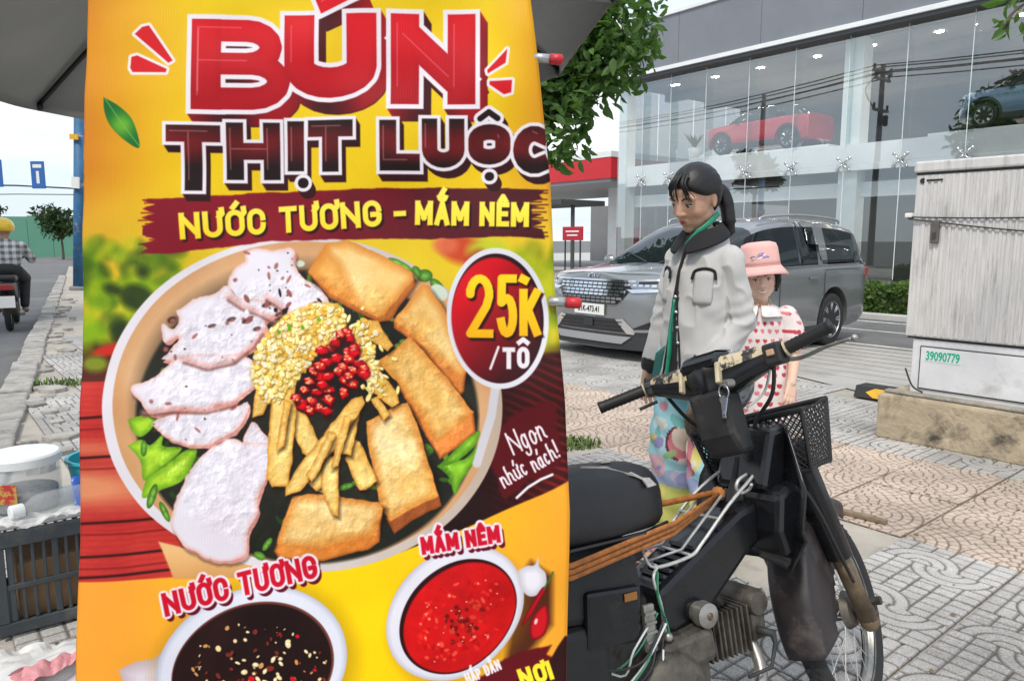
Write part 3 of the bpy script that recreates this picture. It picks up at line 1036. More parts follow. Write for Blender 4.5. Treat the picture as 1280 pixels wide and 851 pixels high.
def car(name, label, cat, pos, fwd, paint_m, spec, detail=True, group=None):
    """spec: L,W,H scale of the profile plus tables"""
    f_ = Vector(fwd).normalized()
    t = empty(name, pos, label, cat, group, rotz=math.atan2(f_.y, f_.x))
    hw = spec['hw']; noseX = spec['nose']; tailX = -spec['tail']
    low = spec['low']; roof = spec['roof']; lean = spec.get('lean', .18); zl = spec.get('zl', .72)
    def deform(p):
        x, y, z = p
        if x > noseX - .7:
            x -= lean * max(0, z - zl) * min(1, (x - (noseX - .7)) / .5)
        return (x, y, z)
    # stations of the lower body
    st = []
    for q in (.12, .3, .5, .65, .78, .88, .95, 1.0):
        st.append((noseX - .26 * q ** 4, hw * q * .998))
    body = []
    for x, w in st:
        zb, zs, zt = interp(np.array([x]), low)[0]
        body.append((x, w, zb, zs, zt))
    for x in np.linspace(noseX - .34, tailX + .26, 24):
        zb, zs, zt = interp(np.array([x]), low)[0]
        body.append((x, hw, zb, zs, zt))
    for q in (1, .95, .85, .7, .45):
        x = tailX + .2 * q ** 3
        zb, zs, zt = interp(np.array([x]), low)[0]
        body.append((x, hw * (.80 + .2 * math.sqrt(q) if q < 1 else 1), zb, zs, zt))
    rings = []
    for x, w, zb, zs, zt in body:
        half = [(0, zb), (w * .6, zb), (w * .93, zb + .02), (w * .985, zb + .10), (w, zb + .28), (w * .998, zs - .30), (w * .988, zs - .22), (w * .992, zs - .17), (w * .985, zs - .05), (w * .955, zs), (w * .80, zs + (zt - zs) * .55), (w * .42, zs + (zt - zs) * .93), (0, zt)]
        ring = [deform((x, y, z)) for y, z in half] + [deform((x, -y, z)) for y, z in half[-2:0:-1]]
        rings.append(ring)
    mb = MB().rings(rings)
    o = mb.build('body', paint_m, t, smooth=True)
    # wheel arches
    ra = spec['wr'] + .065
    for ax_ in spec['axles']:
        for s in (-1, 1):
            cu = MB().lathe([(ra, -.24), (ra, .24)], 40, (ax_, s * (hw - .06), spec['wr'] + .02), 'y')
            co = bpy.data.objects.new('cut', cu.mesh('cut'))
            COL.objects.link(co)
            md = o.modifiers.new('b', 'BOOLEAN'); md.object = co; md.operation = 'DIFFERENCE'; md.solver = 'EXACT'
            # boolean operand must follow the car's placement
            co.parent = t
            dg = bpy.context.evaluated_depsgraph_get(); dg.update()
            new = bpy.data.meshes.new_from_object(o.evaluated_get(dg))
            o.modifiers.clear()
            o.data = new
            bpy.data.objects.remove(co)
    o.data.name = 'body'
    o.data.polygons.foreach_set('use_smooth', [True] * len(o.data.polygons))
    o.data.set_sharp_from_angle(angle=R(38))
    # greenhouse surface
    gx = np.linspace(roof[-1][0], roof[0][0], 61)
    zr = np.array([p.y for p in bez([Vector((r_[0], r_[1], 0)) for r_ in roof[::-1]], 40)])
    zx = np.array([p.x for p in bez([Vector((r_[0], r_[1], 0)) for r_ in roof[::-1]], 40)])
    zr = np.interp(gx, zx, zr)
    belt = interp(gx, low)[:, 1] - .02
    fr = [0, .12, .45, .80, .88, .955, .99, 1.0]
    wf = [.965, .955, .905, .835, .80, .70, .42, 0]
    def gp(i, j, s):
        return Vector((gx[i], s * hw * wf[j], belt[i] + (zr[i] - belt[i]) * fr[j]))
    parts = {}
    def put(key, i, j, s):
        parts.setdefault(key, MB()).add([gp(i, j, s), gp(i + 1, j, s), gp(i + 1, j + 1, s), gp(i, j + 1, s)], [(0, 1, 2, 3)])
    wins = spec['windows']; ws = spec['screen']; rs = spec['rear_screen']
    for i in range(60):
        xm = (gx[i] + gx[i + 1]) / 2
        for s in (-1, 1):
            for j in range(7):
                key = 'roof'
                if j >= 4:
                    if ws[0] < xm < ws[1]: key = 'windscreen'
                    elif rs[0] < xm < rs[1]: key = 'rear_screen'
                    elif xm >= ws[1]: key = 'windscreen'
                elif j >= 3:
                    key = 'roof' if xm < ws[0] else f'pillar{i // 6}{s}'
                else:
                    key = f'pillar{i // 6}{s}'
                    for k_, (a, b) in enumerate(wins):
                        if a < xm < b and 0 <= j <= 2: key = f'side_window{k_}{s}'
                    if spec.get('silver_pillar') and spec['silver_pillar'][0] < xm < spec['silver_pillar'][1]: key = 'roof'
                put(key, i, j, s)
    for key, mb in parts.items():
        m_ = {'roof': paint_m if not spec.get('black_roof') else M_blackgloss}.get(key, M_blackgloss if key.startswith('pillar') else M_carglass)
        nm = 'side_window' if key.startswith('side_window') else 'pillar' if key.startswith('pillar') else key
        o = mb.build(nm, m_, t, smooth=True)
        md = o.modifiers.new('w', 'WELD'); md.merge_threshold = .0005
    # wheels
    wr = spec['wr']
    for ax_ in spec['axles']:
        for s in (-1, 1):
            w = empty('wheel', (ax_, s * (hw - .115), wr))
            w.parent = t
            MB().lathe([(wr * .66, -.09), (wr * .9, -.105), (wr * .985, -.085), (wr, -.05), (wr, .05), (wr * .985, .085), (wr * .9, .105), (wr * .66, .09)], 40, (0, 0, 0), 'y').build('tyre', M_tyre, w, smooth=True)
            mb = MB()
            mb.lathe([(wr * .60, s * .03), (wr * .67, s * .095), (wr * .69, s * .098), (wr * .69, s * .02)], 40, (0, 0, 0), 'y')
            mb.lathe([(wr * .13, s * .05), (wr * .12, s * .085), (.01, s * .088)], 20, (0, 0, 0), 'y')
            for q in range(8):
                a = q * PI / 4
                for off in (-.09, .09):
                    c1 = Vector((math.cos(a) * wr * .1, s * .07, math.sin(a) * wr * .1)); c2 = Vector((math.cos(a + off) * wr * .63, s * .085, math.sin(a + off) * wr * .63))
                    mb.tube([c1, c2], [wr * .035, wr * .045], 6)
            mb.build('rim', M_alloy, w, smooth=True, auto=40)
            MB().lathe([(wr * .64, s * .02), (.02, s * .02)], 30, (0, 0, 0), 'y').build('disc', M_blackplastic, w)
            MB().lathe([(ra - .004, -s * .10), (ra - .004, -s * .13), (.02, -s * .13)], 30, (ax_, s * (hw - .115), wr + .02), 'y').build('wheel_well', M_blackplastic, t)
    def fx(y, z, e=0.0):
        return deform((noseX - .26 * (min(1, abs(y) / hw)) ** 4 + e, y, z))
    def patch(name, poly, m_, e=.006, cut=None, parent=t, th=.012):
        """polygon in (y,z) laid on the nose, subdivided across so that it follows the curve"""
        bm = bmesh.new()
        vs = [bm.verts.new((0, y, z)) for y, z in poly]
        bm.faces.new(vs)
        ys = [y for y, z in poly]
        y = min(ys)
        while y < max(ys):
            y += .05
            bmesh.ops.bisect_plane(bm, geom=bm.verts[:] + bm.edges[:] + bm.faces[:], plane_co=(0, y, 0), plane_no=(0, 1, 0))
        for z in (zl, zl + .08, zl + .16, zl + .24):
            bmesh.ops.bisect_plane(bm, geom=bm.verts[:] + bm.edges[:] + bm.faces[:], plane_co=(0, 0, z), plane_no=(0, 0, 1))
        for v in bm.verts:
            v.co = Vector(fx(v.co.y, v.co.z, e))
        bmesh.ops.recalc_face_normals(bm, faces=bm.faces)
        if bm.faces[:] and sum(f.normal.x for f in bm.faces) < 0:
            bmesh.ops.reverse_faces(bm, faces=bm.faces)
        me = bpy.data.meshes.new(name); bm.to_mesh(me); bm.free()
        o = link(name, me, m_, parent)
        md = o.modifiers.new('s', 'SOLIDIFY'); md.thickness = th; md.offset = 1
        return o
    t['_x'] = 0
    del t['_x']
    return t, fx, patch

MPV = dict(hw=.95, nose=2.42, tail=2.42, wr=.345, axles=(1.5, -1.4),
    low=[(2.42, .22, .96, 1.03), (2.2, .20, .985, 1.05), (1.9, .19, 1.0, 1.08), (1.2, .19, 1.03, 1.12), (.4, .19, 1.05, 1.12), (-1.2, .19, 1.07, 1.12), (-2.0, .21, 1.08, 1.12), (-2.42, .28, 1.05, 1.1)],
    roof=[(1.36, 1.10), (.9, 1.33), (.42, 1.545), (.0, 1.63), (-.6, 1.665), (-1.4, 1.645), (-1.95, 1.59), (-2.2, 1.51), (-2.36, 1.12)],
    windows=[(.12, .85), (-1.0, .02), (-2.05, -1.22)], screen=(.44, 1.36), rear_screen=(-2.4, -2.12), silver_pillar=(-1.22, -1.0), lean=.28, zl=.78)
M_vanpaint = paint_mat('van_paint', (.27, .28, .285), .6, .28)
van, fx, patch = car('parked_van', 'dark grey people carrier parked nose-out behind the woman', 'van', S(8.56, 6.12, -.11), -NV, M_vanpaint, MPV)
van.scale = (1, 1, 1.065)
# nose of the van
grille = patch('grille', [(-.60, .93), (.60, .93), (.52, .80), (.40, .70), (-.40, .70), (-.52, .80)], M_blackgloss, .004)
for i in range(6):
    z = .725 + i * .037
    w = .43 + (z - .70) * .62
    k_ = int(w * 2 / .078)
    for j in range(k_):
        y = (j - (k_ - 1) / 2) * .078 + (.02 if i % 2 else -.02)
        patch('grille_bar', [(y - .033, z - .012), (y + .033, z - .012), (y + .033, z + .012), (y - .033, z + .012)], M_brightchrome, .02, parent=grille, th=.006)
patch('grille_trim', [(-.62, .955), (.62, .955), (.62, .937), (-.62, .937)], M_brightchrome, .01)
for s in (-1, 1):
    hl = patch('headlight', [(s * .53, .94), (s * .915, .965), (s * .925, .89), (s * .70, .86), (s * .58, .875)], M_headlamp, .006)
    patch('lamp_surround', [(s * .66, .945), (s * .90, .955), (s * .91, .93), (s * .66, .915)], M_blackgloss, .02, parent=hl, th=.004)
    for q in range(4):
        y = s * (.62 + q * .065)
        patch('lamp_cell', [(y - .022, .893), (y + .022, .893), (y + .022, .918), (y - .022, .918)], M_brightchrome, .02, parent=hl, th=.006)
    patch('silver_corner', [(s * .52, .86), (s * .92, .875), (s * .92, .845), (s * .60, .825)], M_brightchrome, .006)
    fg = patch('fog_lamp_bezel', [(s * .58, .44), (s * .88, .57), (s * .90, .40), (s * .62, .40)], M_blackgloss, .006)
    patch('fog_lamp', [(s * .64, .445), (s * .80, .455), (s * .80, .425), (s * .64, .42)], M_headlamp, .02, parent=fg, th=.006)
    patch('intake_trim', [(s * .40, .545), (s * .50, .555), (s * .66, .43), (s * .64, .395), (s * .56, .40)], M_brightchrome, .012)
patch('intake', [(-.50, .545), (.50, .545), (.58, .41), (-.58, .41)], M_blackplastic, .006)
for i in range(3):
    patch('intake_bar', [(-.49, .43 + i * .04), (.49, .43 + i * .04), (.49, .443 + i * .04), (-.49, .443 + i * .04)], M_blackgloss, .02, th=.006)
patch('sensor', [(-.07, .45), (.07, .45), (.07, .53), (-.07, .53)], M_blackplastic, .028, th=.01)
patch('bumper_skirt', [(-.92, .39), (.92, .39), (.93, .23), (-.93, .23)], M_blackplastic, .005)
patch('skid_plate', [(-.62, .37), (.62, .37), (.50, .29), (-.50, .29)], M_skid, .022)
plate = patch('number_plate', [(-.24, .69), (.24, .69), (.24, .575), (-.24, .575)], M_plate, .022, th=.008)
me = text_mesh('51K-473.41', .088, .0008, .0012, .86)
me.transform(Matrix(((0, 0, 1, fx(0, .63)[0] + .0335), (1, 0, 0, 0), (0, 1, 0, .632), (0, 0, 0, 1))))
link('plate_lettering', me, M_ink, plate)
# badge on the hood edge, drawn as slanted strokes
mb = MB()
def stroke(pts, w=.006):
    for a, b in zip(pts, pts[1:]):
        A_, B_ = [Vector(fx(y, z, .012)) for y, z in (a, b)]
        mb.tube([A_, B_], w, 6)
bz = .995
stroke([(-.085, bz - .022), (-.085, bz + .022)]); stroke([(-.085, bz - .004), (-.035, bz + .022)]); stroke([(-.065, bz + .004), (-.03, bz - .022)])
stroke([(-.03, bz - .022), (-.03 + .035, bz + .022)], .005); stroke([(.012, bz + .022), (.012, bz - .022)])
stroke([(.012, bz + .022), (.058, bz - .022)]); stroke([(.058, bz - .022), (.09, bz + .022)], .005)
mb.build('badge', M_brightchrome, van)
# hood creases, wipers, mirrors, roof rails, door seams and handles
for s in (-1, 1):
    MB().tube([(1.25, s * .62, 1.105), (1.7, s * .55, 1.075), (2.08, s * .47, 1.03)], [.012, .016, .008], 6).build('hood_crease', M_vanpaint, van, smooth=True)
    MB().tube([(1.33, s * .1, 1.115), (1.17, s * .55, 1.225)], [.012, .008], 6).build('wiper', M_blackplastic, van)
    mi = MB().ball((.98, s * 1.05, 1.12), (.09, .11, .075), 14).build('mirror', M_vanpaint, van, smooth=True)
    MB().tube([(.98, s * .98, 1.08), (1.0, s * .88, 1.05)], .03, 8).build('mirror_arm', M_blackplastic, mi)
    MB().tube(bez([(.15, s * .72, 1.595), (.05, s * .72, 1.65), (-.8, s * .72, 1.685), (-1.7, s * .72, 1.65), (-1.85, s * .72, 1.595)], 6), .016, 8).build('roof_rail', M_skid, van, smooth=True)
    for x in (.95, -.02, -1.12):
        MB().tube([(x, s * .9535, .32), (x, s * .9535, .70), (x - .02, s * .945, .95), (x - .02, s * .925, 1.03)], .004, 5).build('door_seam', M_blackplastic, van)
    for x in (.1, -.95):
        MB().box((x + .12, s * .958, .90), (.2, .018, .03)).build('door_handle', M_vanpaint, van, bevel=.006)
    MB().tube([(.9, s * .935, 1.035), (-.6, s * .935, 1.055), (-2.1, s * .93, 1.065)], .008, 6).build('window_trim', M_brightchrome, van)
    MB().box((-.0, s * .945, .235), (2.1, .03, .09)).build('sill', M_blackplastic, van, bevel=.01)
    MB().span((-2.40, s * .62, .86), (-2.30, s * .925, 1.02)).build('tail_lamp', mat('tail_red', (.3, .01, .012), .15, coat=1), van, bevel=.02)
MB().tube([(-1.15, .951, 1.0), (-2.1, .949, 1.0)], .005, 6).build('slide_rail', M_blackplastic, van)

# ------------------------------------------------------------------ cars shown upstairs in the showroom
SUV = dict(hw=.88, nose=2.1, tail=2.05, wr=.33, axles=(1.32, -1.30),
    low=[(2.1, .25, .86, .93), (1.8, .22, .93, .99), (1.2, .2, .98, 1.04), (.4, .2, 1.0, 1.05), (-1.2, .2, 1.05, 1.09), (-2.05, .3, 1.03, 1.08)],
    roof=[(1.15, 1.03), (.7, 1.28), (.25, 1.44), (-.3, 1.5), (-1.0, 1.47), (-1.6, 1.33), (-1.98, 1.08)],
    windows=[(-.15, .75), (-1.05, -.22), (-1.5, -1.15)], screen=(.25, 1.2), rear_screen=(-2.0, -1.55), black_roof=True)
M_redpaint = paint_mat('red_paint', (.55, .012, .03), .3, .28)
M_bluepaint = paint_mat('blue_paint', (.16, .24, .34), .5, .3)
def upstairs(px_front, px_rear, n_in):
    a = proj_st(*px_front, n_in); b = proj_st(*px_rear, n_in)
    return a, b
for nm, lab, pm, X, Yin, fw in (('red_car', 'small red hatchback on show upstairs behind the glass', M_redpaint, 5.35, 1.0, -1), ('blue_car', 'blue-grey car on show upstairs behind the glass, partly cut by the frame', M_bluepaint, 12.75, 1.05, -1)):
    pos = bld.matrix_basis @ Vector((X, Yin, ZF + .082))
    bb('display_plinth', M_white, (X - 2.4, Yin - .72, ZF + .001), (X + 2.4, Yin + 1.1, ZF + .08), bevel=.01)
    fwd = bld.matrix_basis.to_3x3() @ Vector((fw, .0, 0))
    c, fx2, patch2 = car(nm, lab, 'car', pos, fwd, pm, SUV, group='cars on show upstairs')
    c.scale = (.87, .87, .90)
    for s in (-1, 1):
        patch2('headlight', [(s * .5, .80), (s * .84, .84), (s * .84, .76), (s * .55, .75)], M_headlamp, .006)
        for ax_ in SUV['axles']:
            ring = [(ax_ + .43 * math.cos(a), s * .885, .35 + .43 * math.sin(a)) for a in np.linspace(-.35, PI + .35, 24)]
            MB().tube(ring, .045, 6, flat=(1, .5)).build('arch_cladding', M_blackplastic, c, smooth=True)
        MB().box((0, s * .875, .27), (1.8, .04, .14)).build('sill', M_blackplastic, c, bevel=.01)
        MB().ball((.72, s * .97, 1.03), (.08, .1, .065), 12).build('mirror', M_blackgloss, c, smooth=True)
    patch2('grille', [(-.45, .72), (.45, .72), (.4, .5), (-.4, .5)], M_blackplastic, .006)
# red car far behind the van
c, fx2, patch2 = car('far_red_car', 'red car parked behind the van by the filling station', 'car', S(16.0, 20.6, -.02), DV * -1 + NV * -.3, M_redpaint, SUV)
# ------------------------------------------------------------------ utility cabinet on its concrete plinth
M_plinth = mat('plinth_concrete', (0.42, 0.345, 0.24), 0.95, noise=(3.5, .3, 9), bump=(35, .7, .012), dirt=((.07, .06, .045), 4.2, .50, .68))
CB = STREET - PI / 2
pl = empty('plinth', S(5.12, 2.31, 0), 'stained concrete plinth under the utility cabinet', 'plinth', rotz=CB)
MB().span((0, 0, -.01), (2.2, .80, .31)).build('block', M_plinth, pl, bevel=.02)
MB().span((-.02, .81, -.01), (.5, 1.12, .37)).build('rear_block', M_plinth, pl, bevel=.025)
MB().span((.03, .03, .312), (2.15, .1, .335)).build('mortar_edge', mat('mortar', (.3, .28, .24), .95, noise=(12, .3), bump=(40, .9, .02)), pl, bevel=.01)
M_cab = mat('cabinet_shell', (.60, .59, .575), .75, noise=(7, .12, 8), bump=(60, .3, .003), dirt=((.40, .39, .37), 5.5, .52, .66))
M_cab_w = mat('cabinet_white', (.70, .71, .72), .5, noise=(5, .08), dirt=((.4, .39, .37), 3, .56, .8))
M_gap = mat('cabinet_gap', (.06, .055, .05), .9)
for _m in (M_cab,):
    _nn, _ll = _m.node_tree.nodes, _m.node_tree.links
    _mp = _nn.new('ShaderNodeMapping'); _mp.inputs['Scale'].default_value = (5, 5, .55)
    _tc = [q for q in _nn if q.type == 'TEX_COORD'][0]
    _ll.new(_tc.outputs['Object'], _mp.inputs['Vector'])
    for q in list(_nn):
        if q.type == 'TEX_NOISE': _ll.new(_mp.outputs['Vector'], q.inputs['Vector'])
cab = empty('utility_cabinet', S(5.28, 2.22, .312), 'tall off-white ribbed utility cabinet with a green stencilled number', 'cabinet', rotz=CB)
# local x to the right, y away; z0 = .312
MB().span((.045, .02, .0), (1.36, .46, .372)).build('base', M_cab_w, cab, bevel=.008)
MB().span((.005, .03, .375), (1.36, .44, .388)).build('shadow_gap', M_gap, cab)
MB().span((0, 0, .39), (1.38, .46, 1.47)).build('body', M_cab, cab, bevel=.008)
MB().span((.0, -.004, 1.472), (1.38, .44, 1.482)).build('lid_gap', M_gap, cab)
MB().span((-.012, -.02, 1.484), (1.40, .48, 1.555)).build('lid', M_cab, cab, bevel=.012)
for i in range(31):
    x = .055 + i * .042
    w = .010 if i % 3 else .014
    MB().span((x, -.0075, .40), (x + w * 1.7, .004, 1.462)).build('rib', M_cab, cab, bevel=.003)
MB().span((.10, .012, .035), (1.30, .0205, .33)).build('panel_gap', M_gap, cab)
MB().span((.108, .005, .043), (1.292, .014, .322)).build('access_panel', M_cab_w, cab, bevel=.003)
MB().span((.135, .0025, .23), (.36, .0045, .305)).build('number_patch', mat('pale_patch', (.66, .74, .71), .6, noise=(20, .06)), cab)
me = text_mesh('39090779', .085, .0006, .002, .62)
me.transform(Matrix.Translation((.247, .0015, .266)) @ Matrix.Rotation(PI / 2, 4, 'X'))
link('stencilled_number', me, mat('green_stencil', (.01, .40, .26), .6, noise=(40, .25)), cab)
la = MB().span((.125, -.03, 1.02), (.175, -.005, 1.17)).build('latch', mat('latch_grey', (.10, .095, .09), .5, noise=(20, .3)), cab, bevel=.006)
MB().span((.14, -.036, 1.05), (.16, -.028, 1.09)).build('key_slot', M_gap, la)
MB().lathe([(.018, -.003), (.018, .004)], 16, (.045, -.004, 1.43), 'y').build('round_badge', M_ink, cab)
MB().span((.07, -.010, 1.424), (.17, -.0085, 1.437)).build('badge_print', M_ink, cab)
MB().tube(bez([(-.03, .2, 1.205), (-.028, -.012, 1.20), (.06, -.016, 1.19), (.6, -.014, 1.175), (1.4, -.014, 1.185)], 6), .0045, 6).build('tie_wire', M_blackplastic, cab)
MB().tube(bez([(-.03, .2, 1.195), (-.027, -.014, 1.185), (.06, -.017, 1.17), (.6, -.014, 1.10), (1.4, -.014, 1.03)], 6), .0045, 6).build('tie_wire', M_blackplastic, cab)
MB().box((-.022, -.01, 1.205), (.045, .05, .03)).build('wire_clip', M_plate, cab, bevel=.006)
MB().tube(bez([(.03, -.03, .17), (.09, -.05, .06), (.17, -.08, .03)], 6), .006, 6).build('loose_cable', M_blackplastic, cab)

# rubber wheel stop
ws = empty('wheel_stop', S(6.30, 3.05, 0), 'black rubber wheel stop with a yellow reflector beside the plinth', 'wheel stop', rotz=CB)
MB().prism([(0, 0), (.05, .10), (.22, .10), (.27, 0)], .0, .9, 'x').build('block', mat('rubber', (.03, .03, .03), .8, noise=(30, .2)), ws, bevel=.01)
M_yel = mat('yellow_reflector', (.80, .42, .02), .45, noise=(30, .1))
# on the sloped front face (from y=0,z=0 to y=.05,z=.10)
def wsf(x, q): return (x, .05 * q - .003, .10 * q + .0015)
for x0 in (.10, .52):
    MB().add([wsf(x0, .5), wsf(x0 + .07, .12), wsf(x0 + .2, .12), wsf(x0 + .2, .88), wsf(x0 + .07, .88)], [(0, 1, 2, 3, 4)]).build('reflector', M_yel, ws, solid=.003)
MB().add([(-.0, .03, .02), (.0, .24, .02), (.0, .21, .095), (.0, .055, .095)], [(0, 1, 2, 3)]).build('end_cap', mat('rubber', (0, 0, 0)), ws, solid=.004)

# ------------------------------------------------------------------ left street: pole, hanging signs, cable
M_bluepole = mat('blue_pole', (.03, .13, .27), .6, noise=(2.5, .35), dirt=((.32, .33, .34), 3, .56, .66))
bp = empty('blue_post', (-11.98, 20.5, 0), 'tall post painted blue at the left kerb', 'post')
bp.rotation_euler = (0, R(4.5), 0)
MB().tube([(0, 0, 0), (0, 0, 4.6)], [.17, .15], 14).build('shaft', M_bluepole, bp, smooth=True)
MB().tube([(0, 0, 4.6), (0, 0, 9)], [.149, .11], 14).build('upper_shaft', M_pole, bp, smooth=True)
MB().lathe([(.26, -.02), (.26, .06), (.2, .1)], 16).build('base_ring', M_pole, bp)
MB().box((0, -.2, 2.9), (.2, .06, .3)).build('notice', M_plate, bp)
MB().box((-.05, -.19, 4.1), (.22, .05, .14)).build('notice', M_yel, bp)
M_bluesign = mat('blue_sign', (.03, .13, .42), .5)
M_greyrod = mat('grey_rod', (.35, .36, .37), .5, .4)
gan = empty('sign_gantry', at(20, 232, 31) * 1.0, 'thin gantry cable with hanging blue street signs over the left street', 'gantry')
gz = at(20, 232, 31)
MB().tube([(-9, 0, .1), (0, 0, 0), (6, 0, -.3)], .035, 6).build('span_cable', M_wire, gan)
MB().tube([(-9, 0, -.45), (0, 0, -.35), (6, 0, -.4)], .02, 6).build('span_cable', M_wire, gan)
for x, h in ((at(49, 222, 31) - gz, 1.1), (at(-4, 220, 31) - gz, 1.1)):
    sgn = MB().box((x.x, -.06, x.z + .1), (.56, .05, h)).build('blue_sign', M_bluesign, gan, bevel=.02)
    MB().box((x.x, -.09, x.z + .45), (.36, .008, .14)).build('white_mark', M_plate, sgn)
    MB().box((x.x, -.09, x.z), (.12, .008, .5)).build('white_mark', M_plate, sgn)
MB().tube([(6, 0, 0 - .35), (6, 0, -gz.z)], .09, 8).build('mast', M_greyrod, gan)
MB().tube([(-9, 0, .5), (-9, 0, -gz.z)], .09, 8).build('mast', M_greyrod, gan)

# ------------------------------------------------------------------ parasol over the stall
UC, UR, UROT, UZ, UTX, UTY = Vector((-.709, 2.475, 0)), 1.029, 2.877, 1.949, .096, -.028
M_canopy = mat('canopy_cloth', (.34, .34, .33), .85, noise=(2.6, .22, 6), bump=(220, .25, .002))
_n = M_canopy.node_tree
_b = _n.nodes['Principled BSDF']
_tr = _n.nodes.new('ShaderNodeBsdfTranslucent'); _tr.inputs['Color'].default_value = (.5, .5, .48, 1)
_mx = _n.nodes.new('ShaderNodeMixShader'); _mx.inputs['Fac'].default_value = .38
_out = [q for q in _n.nodes if q.type == 'OUTPUT_MATERIAL'][0]
_n.links.new(_b.outputs[0], _mx.inputs[1]); _n.links.new(_tr.outputs[0], _mx.inputs[2]); _n.links.new(_mx.outputs[0], _out.inputs['Surface'])
par = empty('parasol', UC, 'large grey parasol over the stall behind the banner', 'parasol')
def rim(k):
    a = UROT + k * PI / 4
    x, y = UR * math.cos(a), UR * math.sin(a)
    return Vector((x, y, UZ + UTX * x + UTY * y))
APEX = Vector((0, 0, UZ + .42))
for k in range(8):
    A_, B_ = rim(k), rim(k + 1)
    rows = []
    for i in range(9):
        q = .04 + .96 * i / 8
        row = []
        for j in range(9):
            s = j / 8
            e = A_.lerp(B_, s)
            p = APEX.lerp(e, q)
            sag = math.sin(PI * s) * q
            p += Vector((0, 0, .10 * math.sin(PI * q) - .035 * sag))
            p -= (e - Vector((0, 0, e.z))) * (.03 * sag * q)
            row.append(p)
        rows.append(row)
    drop = [p + Vector((0, 0, -.035)) * 1 for p in rows[-1]]
    rows.append(drop)
    MB().rings(rows, cap=False, closed=False).build('canopy_panel', M_canopy, par, smooth=True, solid=.002)
M_rib = mat('rib_black', (.03, .03, .03), .4, .5)
RUN = Vector((0, 0, UZ - .22))
for k in range(8):
    e = rim(k)
    path = [APEX + Vector((0, 0, -.03)), APEX.lerp(e, .5) + Vector((0, 0, .075)), e + Vector((0, 0, -.016))]
    rb_ = MB().tube(bez(path, 6), .008, 6).build('rib', M_rib, par, smooth=True)
    mid = APEX.lerp(e, .52) + Vector((0, 0, .06))
    MB().tube([RUN, mid], .007, 6).build('strut', M_rib, par)
    MB().tube([RUN + Vector((0, 0, .02)), APEX.lerp(e, .56) + Vector((0, 0, .06))], .004, 6).build('strut', M_greyrod, par)
    MB().ball(e + Vector((0, 0, -.02)), .016, 10).build('rib_tip', M_rib, par, smooth=True)
MB().tube([(0, 0, .03), (0, 0, UZ + .45)], .024, 12).build('pole', M_greyrod, par, smooth=True)
MB().lathe([(.05, UZ - .27), (.06, UZ - .24), (.06, UZ - .2), (.035, UZ - .16)], 14).build('runner', M_blackplastic, par)
MB().lathe([(.26, 0), (.26, .06), (.06, .1), (.05, .3), (.03, .3)], 20).build('base', M_blackplastic, par, smooth=True, auto=40)

# ------------------------------------------------------------------ crate and jars of the stall
M_crate = mat('crate_plastic', (.045, .055, .062), .5, noise=(9, .25), dirt=((.12, .12, .11), 7, .55, .75))
CR = math.atan2(.14, .19)
cr = empty('plastic_crate', (-1.76, 2.36, 0), 'dark grey slotted plastic crate on the pavement left of the banner', 'crate', rotz=CR)
CW, CDp, CH = .62, .42, .37
def crate_wall(a, b, name):
    a, b = Vector(a), Vector(b)
    L = (b - a).length; u = (b - a) / L; nrm = Vector((-u.y, u.x, 0))
    rt_ = Matrix.Rotation(math.atan2(u.y, u.x), 3, 'Z')
    def bx(x0, x1, z0, z1, th=.014, nm='rail', off=0.0):
        MB().box(a + u * (x0 + x1) / 2 + nrm * off + Vector((0, 0, (z0 + z1) / 2)), (x1 - x0, th, z1 - z0), rt_).build(nm, M_crate, cr, bevel=.003)
    bx(.0, L, CH - .05, CH, .03, 'top_rail')
    bx(.012, L - .012, .008, .05, .02, 'bottom_rail')
    bx(.012, L - .012, .165, .185, .016, 'mid_rail')
    for x in (.0, L - .05):
        bx(x + .004, x + .046, .051, CH - .051, .022, 'corner_post')
    k = int((L - .12) / .032)
    for i in range(k + 1):
        x = .06 + (L - .12) * i / k
        w = .011 if i % 4 else .02
        bx(x - w / 2, x + w / 2, .051, CH - .051, .010, 'slat')
crate_wall((0, 0, 0), (CW, 0, 0), 'front'); crate_wall((CW, 0, 0), (CW, CDp, 0), 'side'); crate_wall((CW, CDp, 0), (0, CDp, 0), 'back'); crate_wall((0, CDp, 0), (0, 0, 0), 'side')
MB().span((.02, .02, .005), (CW - .02, CDp - .02, .02)).build('floor_panel', M_crate, cr)
cm = cr.matrix_basis
def on_crate(x, y, z): return cm @ Vector((x, y, z))
M_card = mat('cardboard', (.36, .22, .12), .9, noise=(10, .2))
bx_ = MB().box((0, 0, .11), (.5, .3, .2)).build('carton', M_card, None, bevel=.004)
bx_.location = on_crate(.32, .21, .022); bx_.rotation_euler.z = CR + .05
tag(bx_, 'brown carton inside the slotted crate', 'carton')
tr = MB().span((-.30, -.2, 0), (.30, .2, .008)).build('tray', mat('grey_tray', (.4, .4, .39), .5, noise=(8, .15)), None, bevel=.003)
tr.location = on_crate(.31, .215, CH + .002); tr.rotation_euler.z = CR
tag(tr, 'flat grey tray lying across the crate', 'tray')
TZ = CH + .011
def clear_mat(name, col, rough=.08):
    m = mat(name, col, rough, spec=.6)
    b = m.node_tree.nodes['Principled BSDF']
    b.inputs['Transmission Weight'].default_value = .0
    b.inputs['Alpha'].default_value = .2
    return m
M_clear = clear_mat('clear_plastic', (.72, .75, .76))
M_lid = mat('white_plastic', (.72, .74, .74), .4, noise=(12, .06))
jar = empty('storage_jar', on_crate(.13, .22, TZ), 'wide clear plastic jar with a white screw lid on the crate', 'jar')
